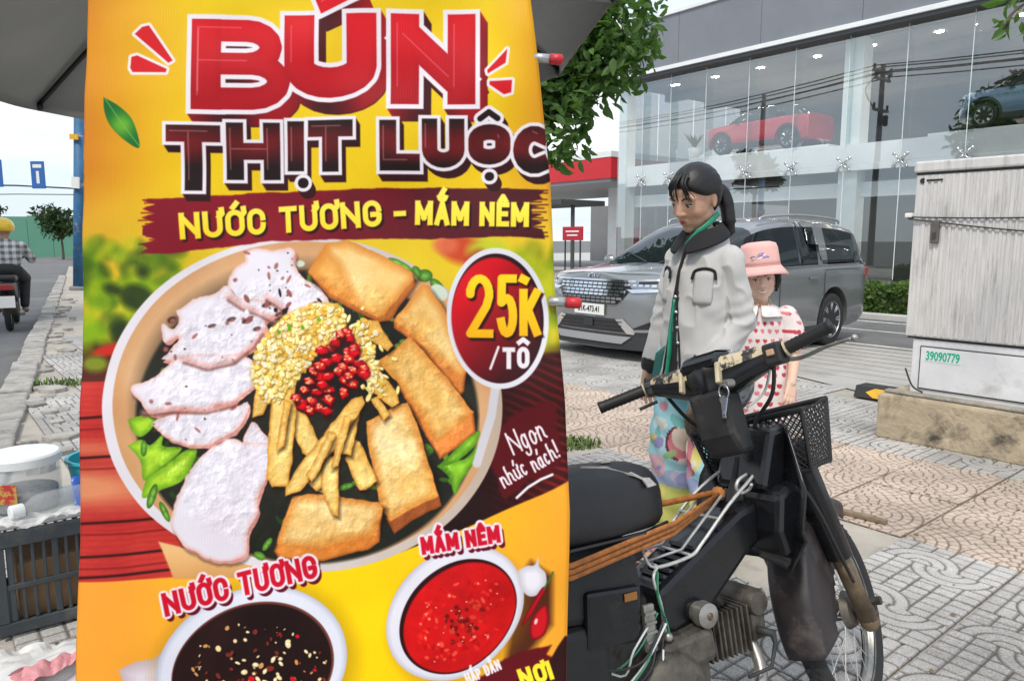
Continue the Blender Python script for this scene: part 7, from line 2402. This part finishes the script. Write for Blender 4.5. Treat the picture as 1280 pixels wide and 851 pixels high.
b.tube(bez([[v * KH for v in q] for q in ((-.085, .0, .0), (-.125, .015, -.02), (-.12, .035, -.07), (-.10, .05, -.13), (-.09, .055, -.18))], 6), [.020] * 5 + [.030] * 8 + [.028] * 6 + [.022] * 4 + [.012, .006], 12)
b.build('ponytail', M_hair, hc, smooth=True)
b = MB(); b.M = HEAD.copy(); b.tube([(-.098 * KH, -.01, .0), (-.112 * KH, .004, -.004)], .022, 12); b.build('hair_tie', mat('green_satin', (.02, .30, .17), .35, noise=(12, .2)), hc)
# jacket
def jsec(z):
    t_ = [(.745, .135, .172, .0), (.85, .13, .165, .0), (1.0, .122, .155, 0), (1.12, .118, .15, 0), (1.22, .108, .145, -.004), (1.30, .088, .128, -.012), (1.36, .068, .09, -.014), (1.40, .056, .062, -.006)]
    for (z0, a0, b0, c0), (z1, a1, b1, c1) in zip(t_, t_[1:]):
        if z <= z1:
            q = max(0, (z - z0) / (z1 - z0)); return a0 + (a1 - a0) * q, b0 + (b1 - b0) * q, c0 + (c1 - c0) * q
    return t_[-1][1:]
def jpt(phi, z, off=0.0):
    a, w, cx = jsec(z)
    c_, s_ = math.cos(phi), math.sin(phi)
    return Vector((cx + (a + off) * math.copysign(abs(c_) ** .85, c_), (w + off) * math.copysign(abs(s_) ** .85, s_), z))
b = MB()
b.rings([[jpt(2 * PI * j / 40, z) for j in range(40)] for z in np.linspace(.745, 1.40, 30)])
for sh, el, wr in ((SH_L, EL_L, WR_L), (SH_R, EL_R, WR_R)):
    b.cone(sh + Vector((0, -.012 * (1 if sh.y > 0 else -1), -.028)), el, .056, .054, 18); b.cone(el, wr.lerp(el, .06), .055, .044, 18)
me = remeshed(b, 'jacket', .006, 5)
P = coords(me)
nn = np.empty(len(P) * 3, np.float32); me.vertices.foreach_get('normal', nn); nn = nn.reshape(-1, 3)
f1 = np.sin((P[:, 2] * 34 + P[:, 1] * 30 + P[:, 0] * 18) + 5 * vnoise(P + 4, 7)) * vnoise(P + 9, 6)
f2 = 1 - np.abs(2 * vnoise(P * np.array([1, 1, .55]) + 11, 15) - 1)
fold = (vnoise(P * np.array([1, 1, .7]) + 4, 9) - .5) * .009 + (vnoise(P + 4, 24) - .5) * .006 + .004 * f1 + .009 * (f2 ** 5 - .2)
# sleeve creases at the elbow
for el in (EL_L, EL_R):
    d = np.linalg.norm(P - np.array(el), axis=1)
    fold += .0045 * np.sin(P[:, 2] * 130 + P[:, 0] * 60) * np.exp(-(d / .09) ** 2)
# straight hem, and the front lower edge hangs open
P2 = P + nn * fold[:, None]
set_coords(me, P2)
phi = np.arctan2(P[:, 1], P[:, 0])
col_ = np.tile(np.array([.52, .51, .495], np.float32), (len(P), 1)) * (.94 + .12 * vnoise(P, 14)[:, None])
op = np.clip((1.17 - P[:, 2]) / .42, 0, 1) * .30 + .012
arm = np.minimum(np.linalg.norm(P[:, :2] - np.array(EL_R)[:2], axis=1), np.linalg.norm(P[:, :2] - np.array(EL_L)[:2], axis=1)) < .06
front = (np.abs(phi + .06) < op * .8) & (P[:, 0] > .05) & ~arm
col_[front] = (.012, .013, .014)
hem = (P[:, 2] < .757) & ~arm
col_[hem] = (.015, .015, .017)
for el, wr in ((EL_L, WR_L), (EL_R, WR_R)):
    ax_ = np.array((wr - el).normalized()); q = (P - np.array(el)) @ ax_ ; L = (wr - el).length
    dd_ = np.linalg.norm(P - np.array(el) - q[:, None] * ax_, axis=1)
    m = (q > L * .86) & (dd_ < .075)
    col_[m] = (.013, .013, .015)
paint(me, col_)
M_jacket = attr_mat('jacket_cloth', rough=.85, bump=(260, .25, .002), sheen=.15)
jk = link('jacket', me, M_jacket, woman)
M_trim = mat('black_ribbing', (.012, .012, .014), .85, bump=(200, .4, .002))
# collar: turned-down wings round the neck
for s in (-1, 1):
    rows = []
    for i in range(13):
        a = s * (R(6) + R(172) * i / 12)
        q = i / 12
        drop = .060 * (1 - q) ** 1.5 + .034
        base_ = Vector((.0 + .060 * math.cos(a), .062 * math.sin(a), 1.380 + .044 * (1 - math.cos(a)) * .5))
        out = Vector((math.cos(a), math.sin(a), 0))
        rows.append([base_ + Vector((0, 0, -.012)), base_ + out * .008 + Vector((0, 0, .008)), base_ + out * .026 + Vector((0, 0, -.008)), base_ + out * (.044 + .026 * (1 - q)) + Vector((0, 0, -drop))])
    MB().rings(rows, cap=False, closed=False).build('collar', M_trim, jk, smooth=True, solid=.0035, sub=1)
for s in (-1, 1):       # piping of the opening
    path = []
    for z in np.linspace(1.34, .765, 22):
        w_ = max(0, (1.17 - z) / .42) * .30 * .8 + .012
        path.append(jpt(-.06 + s * w_, z, .008))
    MB().tube(path, .0048, 6).build('opening_piping', M_trim, jk, smooth=True)
for i, z in enumerate((1.13, 1.07, 1.01, .95)):
    MB().ball(jpt(-.06 + max(.02, (1.17 - z) / .42 * .24), z, .012), .0075, 10).build('snap_button', M_brightchrome, jk, smooth=True)
for s, f0 in ((1, .66), (-1, -.72)):       # breast pockets
    path = [jpt(f0 + dphi, 1.235 + dz, .009) for dphi, dz in ((-.36, -.035), (-.32, -.006), (-.2, .004), (0, .008), (.2, .004), (.32, -.006), (.36, -.035))]
    MB().tube(bez(path, 4), .0055, 8).build('pocket_piping', M_trim, jk, smooth=True)
    rows = []
    for i in range(9):
        z = 1.236 - i * .0165
        w_ = .31 - .05 * max(0, (i - 6) / 2) ** 2
        rows.append([jpt(f0 + w_ * (j / 5 - 1), z, .0065 + .003 * math.sin(PI * j / 10) - (.004 if i in (0, 8) or j in (0, 10) else 0)) for j in range(11)])
    o = MB().rings(rows, cap=False, closed=False).build('pocket', mat('jacket_pocket', (.51, .50, .485), .85, noise=(14, .06), bump=(260, .25, .002)), jk, smooth=True, solid=.002)
# green strap from the neck, down inside the open front
M_satin = MATS['green_satin']
sp = [(-.02, .062, 1.455), (.035, .058, 1.41), (.07, .035, 1.375), (.095, .01, 1.33)]
MB().tube(bez(sp, 5), .012, 8, flat=(.3, 1)).build('neck_strap', M_satin, woman, smooth=True)
sp = [jpt(-.05, 1.12, .01), jpt(-.10, 1.0, .014), jpt(-.08, .9, .016), jpt(-.1, .80, .02), jpt(-.1, .765, .02)]
MB().tube(bez(sp, 5), [.009] * 6 + [.013] * 5 + [.011] * 4 + [.019] * 6, 10, flat=(.5, 1)).build('hanging_strap', M_satin, woman, smooth=True)
rows = [[jpt(-.32 - .03 * i, .93 - .028 * i, .004 + .012 * j / 3) + Vector((0, -.012 * j, -.012 * j)) for j in range(4)] for i in range(7)]
MB().rings(rows, cap=False, closed=False).build('lining_fold', mat('teal_lining', (.03, .16, .14), .6), jk, smooth=True, solid=.003)
# watch on the wrist
wv_ = (WR_R - EL_R).normalized()
MB().tube([WR_R - wv_ * .004, WR_R + wv_ * .012], .031, 16).build('wrist_band', M_trim, woman)
# trousers with a bold print
b = MB()
b.ball((0, 0, .84), (.12, .155, .10), 24)
for h_, kn, an in ((HP_L, KN_L, AN_L), (HP_R, KN_R, AN_R)):
    b.cone(h_, kn, .098, .084, 20); b.cone(kn, an + Vector((0, 0, .02)), .084, .080, 20)
me = remeshed(b, 'trousers', .006, 5)
P = coords(me)
nn = np.empty(len(P) * 3, np.float32); me.vertices.foreach_get('normal', nn); nn = nn.reshape(-1, 3)
set_coords(me, P + nn * ((vnoise(P * np.array([1, 1, .5]) + 7, 11)[:, None] - .5) * .022 + .004 * np.sin(P[:, 2:3] * 60 + P[:, 1:2] * 50)))
z = P[:, 2] + .05 * (vnoise(P + 2, 8) - .5)
c1, c2, c3, c4 = np.array([.36, .66, .72]), np.array([.40, .60, .68]), np.array([.60, .60, .16]), np.array([.05, .26, .09])
col_ = np.where((z > .40)[:, None], c1, np.where((z > .33)[:, None], np.array([.35, .42, .58]), np.where((z > .15)[:, None], c3, c4)))
col_ = col_ + ((vnoise(P + 5, 13)[:, None] > .66) & (z < .6)[:, None]) * np.array([.16, .05, .02])
def blob(cy, cz, ry, rz, colr, edge=None, ang=0.0):
    u = (P[:, 1] - cy) * math.cos(ang) + (P[:, 2] - cz) * math.sin(ang); v = -(P[:, 1] - cy) * math.sin(ang) + (P[:, 2] - cz) * math.cos(ang)
    d = (u / ry) ** 2 + (v / rz) ** 2
    m = (d < 1) & (P[:, 0] > -.02)
    if edge is not None:
        col_[(d < 1.28) & (P[:, 0] > -.02)] = edge
    col_[m] = colr
blob(.03, .52, .070, .085, (.62, .20, .24), (.16, .02, .05), .5)
blob(.015, .53, .038, .07, (.80, .66, .56), None, .5)
blob(.055, .455, .05, .03, (.62, .12, .26), (.16, .02, .05), -.3)
blob(.05, .385, .075, .028, (.30, .36, .56), None, .2)
blob(.11, .50, .02, .05, (.75, .65, .2)); blob(-.10, .42, .05, .05, (.7, .42, .46)); blob(-.09, .60, .04, .03, (.72, .8, .74))
rq = random.Random(6)
for _ in range(34):
    blob(rq.uniform(-.16, .17), rq.uniform(.14, .78), rq.uniform(.008, .028), rq.uniform(.008, .034), rq.choice([(.62, .30, .36), (.20, .50, .48), (.72, .70, .62), (.30, .48, .20), (.30, .30, .52), (.70, .56, .22)]), None, rq.uniform(-1, 1))
paint(me, col_)
link('trousers', me, attr_mat('printed_trousers', rough=.75, bump=(180, .3, .002)), woman)
for an in (AN_L, AN_R):
    o = MB()
    o.rings([[(an.x + x, an.y + s_ * w_, z_) for s_, w_ in ((-1, 1), (1, 1))] for x, w_, z_ in ()] or [[(0, 0, 0)] * 3] * 2) if False else None
    prof_ = [(an.x + .075 + .135 * math.cos(a), an.y + .046 * math.sin(a) * (1.1 if math.cos(a) > 0 else .85)) for a in np.linspace(0, 2 * PI, 25)[:-1]]
    sd = MB().prism(prof_, .002, .020, 'z').build('sandal_sole', mat('sandal_sole', (.05, .04, .04), .8), woman, bevel=.003)
    MB().tube(bez([(an.x + .13, an.y - .047, .014), (an.x + .12, an.y - .02, .058), (an.x + .12, an.y + .02, .058), (an.x + .13, an.y + .047, .014)], 5), .012, 8, flat=(1, .5)).build('sandal_strap', M_nail, sd, smooth=True)

# ---------------- girl
GI = Vector((1.175, 3.5, .0))
girl = empty('person', GI, 'smiling girl in a pink bucket hat and heart print dress behind the woman', 'person', rotz=R(-108))
KG = .86
girl.scale = (1.03,) * 3
HG = Matrix.Translation((.02, .0, 1.138)) @ Matrix.Rotation(R(4), 4, 'Z') @ Matrix.Rotation(R(4), 4, 'Y') @ Matrix.Rotation(R(6), 4, 'X')
b = MB(); b.M = HG.copy(); head_volumes(b, KG); b.M = Matrix.Identity(4)
b.cone((-.005, 0, 1.0), (.01, 0, 1.11), .038, .036, 14)
b.ball((0, 0, .86), (.075, .10, .16), 18); b.ball((-.005, 0, .965), (.055, .11, .05), 16); b.ball((0, 0, .66), (.08, .105, .10), 18)
gsl, gel, gwl = Vector((-.005, .118, .972)), Vector((.0, .165, .80)), Vector((.085, .15, .675))
gsr, ger, gwr = Vector((-.005, -.118, .972)), Vector((-.01, -.16, .80)), Vector((.05, -.16, .655))
for sh, el, wr in ((gsl, gel, gwl), (gsr, ger, gwr)):
    b.cone(sh, el, .032, .027); b.cone(el, wr, .027, .020)
fingers(b, gwl, (.5, -.1, -1), (-1, -.6, 0), .74, .5, .12, -1)
fingers(b, gwr, (.2, 0, -1), (0, 1, 0), .74, .35, .12, 1)
for s in (-1, 1):
    b.cone((0, s * .055, .62), (.015, s * .06, .34), .062, .042); b.cone((.015, s * .06, .34), (0, s * .062, .07), .04, .027)
    b.cone((-.02, s * .062, .035), (.09, s * .064, .024), .026, .02); b.ball((.105, s * .064, .024), (.03, .03, .016), 12)
me = remeshed(b, 'body', .0036, 3)
paint_skin(me, HG.inverted(), KG, (.76, .51, .38), (.58, .18, .16))
link('body', me, M_skin, girl)
face_parts(HG, KG, girl, False)
b = MB(); b.M = HG.copy(); b.tube(bez([[v * KG for v in q] for q in ((.080, -.022, -.0530), (.0945, -.008, -.0595), (.0945, .008, -.0595), (.080, .022, -.0530))], 4), .0042 * KG, 6, flat=(1, .7)); b.build('teeth', M_eye_w, girl, smooth=True)
hair_cap(HG, KG, girl, .060, 1.05, seed=2)
for s in (-1, 1):
    b = MB(); b.M = HG.copy()
    b.tube(bez([[v * KG for v in q] for q in ((.02, s * .078, .05), (.012, s * .088, -.01), (-.01, s * .082, -.045), (-.02, s * .075, -.075))], 5), [.013] * 8 + [.011] * 4 + [.007] * 4, 8)
    b.build('side_hair', M_hair, girl, smooth=True)
# bucket hat
hat = empty('hat', (0, 0, 0)); hat.parent = girl
M_hat = mat('hat_pink', (.80, .46, .42), .85, noise=(20, .06), bump=(220, .3, .002))
HH = HG @ Matrix.Translation((-.008, 0, .050)) @ Matrix.Rotation(R(-7), 4, 'Y') @ Matrix.Diagonal((.94, .94, .97, 1))
prof_ = [(.001, .118), (.055, .117), (.082, .108), (.090, .088), (.096, .03), (.0985, .004)]
b = MB(); b.M = HH.copy()
b.rings([[(r_ * 1.06 * math.cos(2 * PI * j / 40), r_ * .96 * math.sin(2 * PI * j / 40), h) for j in range(40)] for r_, h in prof_], cap=False); b.build('crown', M_hat, hat, smooth=True, solid=.003)
b = MB(); b.M = HH.copy()
b.rings([[(r_ * 1.06 * math.cos(2 * PI * j / 48), r_ * .98 * math.sin(2 * PI * j / 48), h + .006 * math.sin(4 * PI * j / 48 + 1) * (r_ - .096) / .05) for j in range(48)] for r_, h in ((.096, .006), (.106, -.006), (.119, -.022), (.132, -.040))], cap=False); b.build('brim', M_hat, hat, smooth=True, solid=.004)
b = MB(); b.M = HH.copy(); b.tube([(.0985 * 1.06 * math.cos(2 * PI * j / 40), .0985 * .96 * math.sin(2 * PI * j / 40), .006) for j in range(40)], .004, 6, loop=True); b.build('band', mat('hat_band', (.66, .30, .26), .8), hat, smooth=True)
# printed motif on the crown: lilac and cream strokes
for i, (a0, a1, h0, h1, cc) in enumerate(((-.5, .15, .045, .062, (.50, .36, .62)), (-.35, .25, .032, .05, (.75, .66, .72)), (-.1, .4, .058, .04, (.42, .30, .58)), (-.45, -.1, .03, .06, (.78, .5, .3)))):
    b = MB(); b.M = HH.copy()
    b.tube([((.0925 + .0035) * 1.06 * math.cos(a0 + (a1 - a0) * q / 6), (.0925 + .0035) * .96 * math.sin(a0 + (a1 - a0) * q / 6), h0 + (h1 - h0) * q / 6 + .006 * math.sin(q * 1.5)) for q in range(7)], .0055, 6, flat=(.35, 1)); b.build('print_stroke', mat(f'hat_print{i}', cc, .8), hat, smooth=True)
# dress
def gsec(z):
    t_ = [(.50, .150, .190), (.62, .125, .165), (.76, .098, .128), (.88, .090, .122), (.95, .078, .118), (1.0, .052, .085), (1.03, .045, .05)]
    for (z0, a0, b0), (z1, a1, b1) in zip(t_, t_[1:]):
        if z <= z1:
            q = max(0, (z - z0) / (z1 - z0)); return a0 + (a1 - a0) * q, b0 + (b1 - b0) * q
    return t_[-1][1:]
b = MB()
b.rings([[(gsec(z_)[0] * math.cos(2 * PI * j / 40) * (1 + .05 * math.sin(9 * 2 * PI * j / 40) * max(0, (.78 - z_) / .28)), gsec(z_)[1] * math.sin(2 * PI * j / 40) * (1 + .05 * math.sin(9 * 2 * PI * j / 40) * max(0, (.78 - z_) / .28)), z_) for j in range(40)] for z_ in np.linspace(.50, 1.025, 24)])
for sh, el in ((gsl, gel), (gsr, ger)):
    b.cone(sh + Vector((0, 0, -.008)), sh.lerp(el, .62), .054, .060, 18)
me = remeshed(b, 'dress', .004, 3)
P = coords(me)
nn = np.empty(len(P) * 3, np.float32); me.vertices.foreach_get('normal', nn); nn = nn.reshape(-1, 3)
set_coords(me, P + nn * ((vnoise(P + 3, 16)[:, None] - .5) * .010))
u = np.arctan2(P[:, 1], P[:, 0]) * .115 / .040; u = np.where(np.abs(P[:, 1]) > .13, P[:, 0] / .04 + 3.3, u); v = P[:, 2] / .040
row = np.floor(v); uu = u + .5 * (row % 2); ci = np.floor(uu); fx_ = (uu - ci - .5) * 2; fy_ = (v - row - .5) * 2
jit = np.sin(ci * 12.9 + row * 78.2) * .18; fx_ = fx_ + jit; fy_ = fy_ + jit
hx, hy = fx_ / .62, (fy_ + .05) / .62
heart = (hx ** 2 + hy ** 2 - .62) ** 3 - hx ** 2 * hy ** 3 < 0
col_ = np.tile(np.array([.78, .68, .66], np.float32), (len(P), 1))
hcol = np.where((np.sin(ci * 5.1 + row * 3.7) > .2)[:, None], np.array([.50, .05, .07]), np.array([.66, .20, .22]))
col_ = np.where(heart[:, None], hcol, col_)
paint(me, col_)
dr = link('dress', me, attr_mat('heart_print_cotton', rough=.85, bump=(240, .3, .002)), girl)
M_lace = mat('white_collar', (.74, .71, .70), .9, noise=(40, .08), bump=(150, .5, .003))
for s in (-1, 1):
    rows = []
    for i in range(12):
        a = s * (R(4) + R(170) * i / 11)
        out = Vector((math.cos(a), math.sin(a), 0))
        base_ = Vector((.002 + .044 * math.cos(a), .050 * math.sin(a), 1.018))
        ext = .062 + .010 * math.sin(i * 2.4)
        rows.append([base_, base_ + out * .02 + Vector((0, 0, .0)), base_ + out * ext * .7 + Vector((0, 0, -.022)), base_ + out * ext + Vector((0, 0, -.050))])
    MB().rings(rows, cap=False, closed=False).build('collar', M_lace, dr, smooth=True, solid=.004, sub=1)
for sh, el in ((gsl, gel), (gsr, ger)):
    c_ = sh.lerp(el, .64); d_ = (el - sh).normalized(); u_ = d_.orthogonal().normalized(); w_ = d_.cross(u_)
    MB().rings([[c_ + d_ * t_ + (u_ * math.cos(a) + w_ * math.sin(a)) * (r_ + .006 * math.sin(a * 9)) for a in np.linspace(0, 2 * PI, 37)[:-1]] for t_, r_ in ((-.006, .055), (.018, .066))], cap=False).build('sleeve_frill', M_lace, dr, smooth=True, solid=.003)
MB().tube([(.002 + .050 * math.cos(a), .046 * math.sin(a), 1.035 - .016 * math.cos(a)) for a in np.linspace(0, 2 * PI, 29)[:-1]], .0032, 6, loop=True).build('necklace', mat('gold', (.6, .4, .15), .35, .9), girl, smooth=True)
for s in (-1, 1):
    MB().prism([(.045 + .085 * math.cos(a), s * .063 + .034 * math.sin(a)) for a in np.linspace(0, 2 * PI, 21)[:-1]], .001, .013, 'z').build('shoe_sole', M_nail, girl)

# ---------------- rider down the left street
rx = Vector((-8.55, 12.6, ROAD_Z))
hd = math.atan2(KB.y, KB.x)
rm = empty('motorbike', rx, 'dark motorbike ridden along the left kerb', 'motorbike', rotz=hd)
M_rb = mat('rider_bike_black', (.03, .03, .032), .45, noise=(9, .3))
for x in (-.6, .62):
    w = empty('wheel', (x, 0, .29)); w.parent = rm
    MB().lathe([(.22, -.03), (.27, -.04), (.29, 0), (.27, .04), (.22, .03)], 28, (0, 0, 0), 'y', cap=False).build('tyre', M_tyre, w, smooth=True)
    MB().lathe([(.22, -.02), (.2, 0), (.22, .02)], 24, (0, 0, 0), 'y', cap=False).build('rim', M_alu, w)
    MB().lathe([(.2, -.004), (.02, -.02), (.02, .02), (.2, .004)], 12, (0, 0, 0), 'y').build('spokes', M_dirtal, w)
MB().prism([(-.85, .70), (-.2, .68), (.0, .55), (.3, .55), (.42, .85), (.36, .88), (.2, .62), (.1, .42), (-.3, .40), (-.6, .5), (-.9, .62)], -.11, .11, 'y').build('bodywork', M_rb, rm, bevel=.03)
MB().prism([(-.8, .71), (-.15, .70), (-.12, .76), (-.5, .80), (-.82, .79)], -.13, .13, 'y').build('seat', M_seat, rm, bevel=.03)
MB().tube([(.38, 0, .86), (.62, 0, .29)], .03, 10).build('fork', M_rust, rm)
MB().tube(bez([(.22, -.34, 1.02), (.3, -.2, 1.03), (.34, 0, .98), (.3, .2, 1.03), (.22, .34, 1.02)], 5), .014, 8).build('handlebar', M_rb, rm, smooth=True)
MB().box((-.2, 0, .3), (.4, .2, .22)).build('engine', M_dirtal, rm, bevel=.04)
MB().span((-.95, -.1, .60), (-.86, .1, .68)).build('tail_lamp', MATS['tail_red'], rm, bevel=.01)
MB().span((-.97, -.11, .36), (-.955, .11, .52)).build('number_plate', M_plate, rm)
MB().tube([(.0, -.14, .2), (-.8, -.16, .28)], [.03, .045], 10).build('exhaust', M_alu, rm, smooth=True)
rm.scale = (1.15,) * 3
rid = empty('person', rx, 'rider in a yellow helmet and checked shirt on the motorbike by the left kerb', 'person', rotz=hd)
b = MB()
b.ball((-.18, 0, 1.42), (.09, .08, .11), 16); b.cone((-.25, 0, 1.15), (-.2, 0, 1.35), .06, .055); b.ball((-.28, 0, 1.05), (.11, .17, .24), 18); b.ball((-.3, 0, .85), (.14, .16, .12), 16)
for s in (-1, 1):
    b.cone((-.26, s * .2, 1.2), (-.1, s * .3, 1.0), .05, .04); b.cone((-.1, s * .3, 1.0), (.2, s * .3, 1.04), .038, .028)
    fingers(b, (.19, s * .3, 1.045), (1, 0, -.1), (0, 0, -1), 1, .8, .1, s)
    b.cone((-.28, s * .1, .84), (.1, s * .19, .72), .085, .06); b.cone((.1, s * .19, .72), (-.06, s * .17, .30), .056, .04); b.cone((-.06, s * .17, .27), (.12, s * .18, .25), .04, .03)
me = remeshed(b, 'body', .008, 2)
paint(me, np.tile([.36, .22, .15], (len(me.vertices), 1)))
link('body', me, M_skin, rid)
b = MB(); b.ball((-.28, 0, 1.05), (.135, .2, .26), 20); b.ball((-.26, 0, 1.2), (.1, .22, .1), 16)
for s in (-1, 1): b.cone((-.26, s * .2, 1.2), (-.1, s * .3, 1.0), .07, .06); b.cone((-.1, s * .3, 1.0), (.14, s * .3, 1.03), .058, .045)
me = remeshed(b, 'shirt', .012, 3)
P = coords(me)
chk = ((np.floor(P[:, 1] / .045) % 2) + (np.floor(P[:, 2] / .045) % 2)) / 2
paint(me, .12 + chk[:, None] * np.array([.46, .46, .48]))
link('shirt', me, attr_mat('checked_shirt', rough=.9), rid)
b = MB(); b.ball((-.3, 0, .86), (.16, .18, .12), 16)
for s in (-1, 1): b.cone((-.28, s * .1, .84), (.1, s * .19, .72), .105, .08); b.cone((.1, s * .19, .72), (-.06, s * .17, .34), .076, .06)
me = remeshed(b, 'trousers', .012, 3); link('trousers', me, mat('rider_trousers', (.02, .02, .022), .8, noise=(9, .3)), rid)
b = MB(); b.ball((-.19, 0, 1.47), (.15, .135, .135), 24)
me = b.mesh('helmet', True); P = coords(me); P[:, 2] = np.maximum(P[:, 2], 1.41); set_coords(me, P)
hl_ = link('helmet', me, mat('yellow_helmet', (.80, .52, .015), .3, coat=.5), rid)
MB().tube(bez([(-.02, -.1, 1.45), (.02, 0, 1.44), (-.02, .1, 1.45)], 5), .02, 8, flat=(1, .3)).build('peak', MATS['yellow_helmet'], hl_, smooth=True)
for s in (-1, 1): MB().ball((.03, s * .17, .26), (.12, .045, .05), 12).build('shoe', M_seat, rid, smooth=True)
rid.scale = (1.15,) * 3
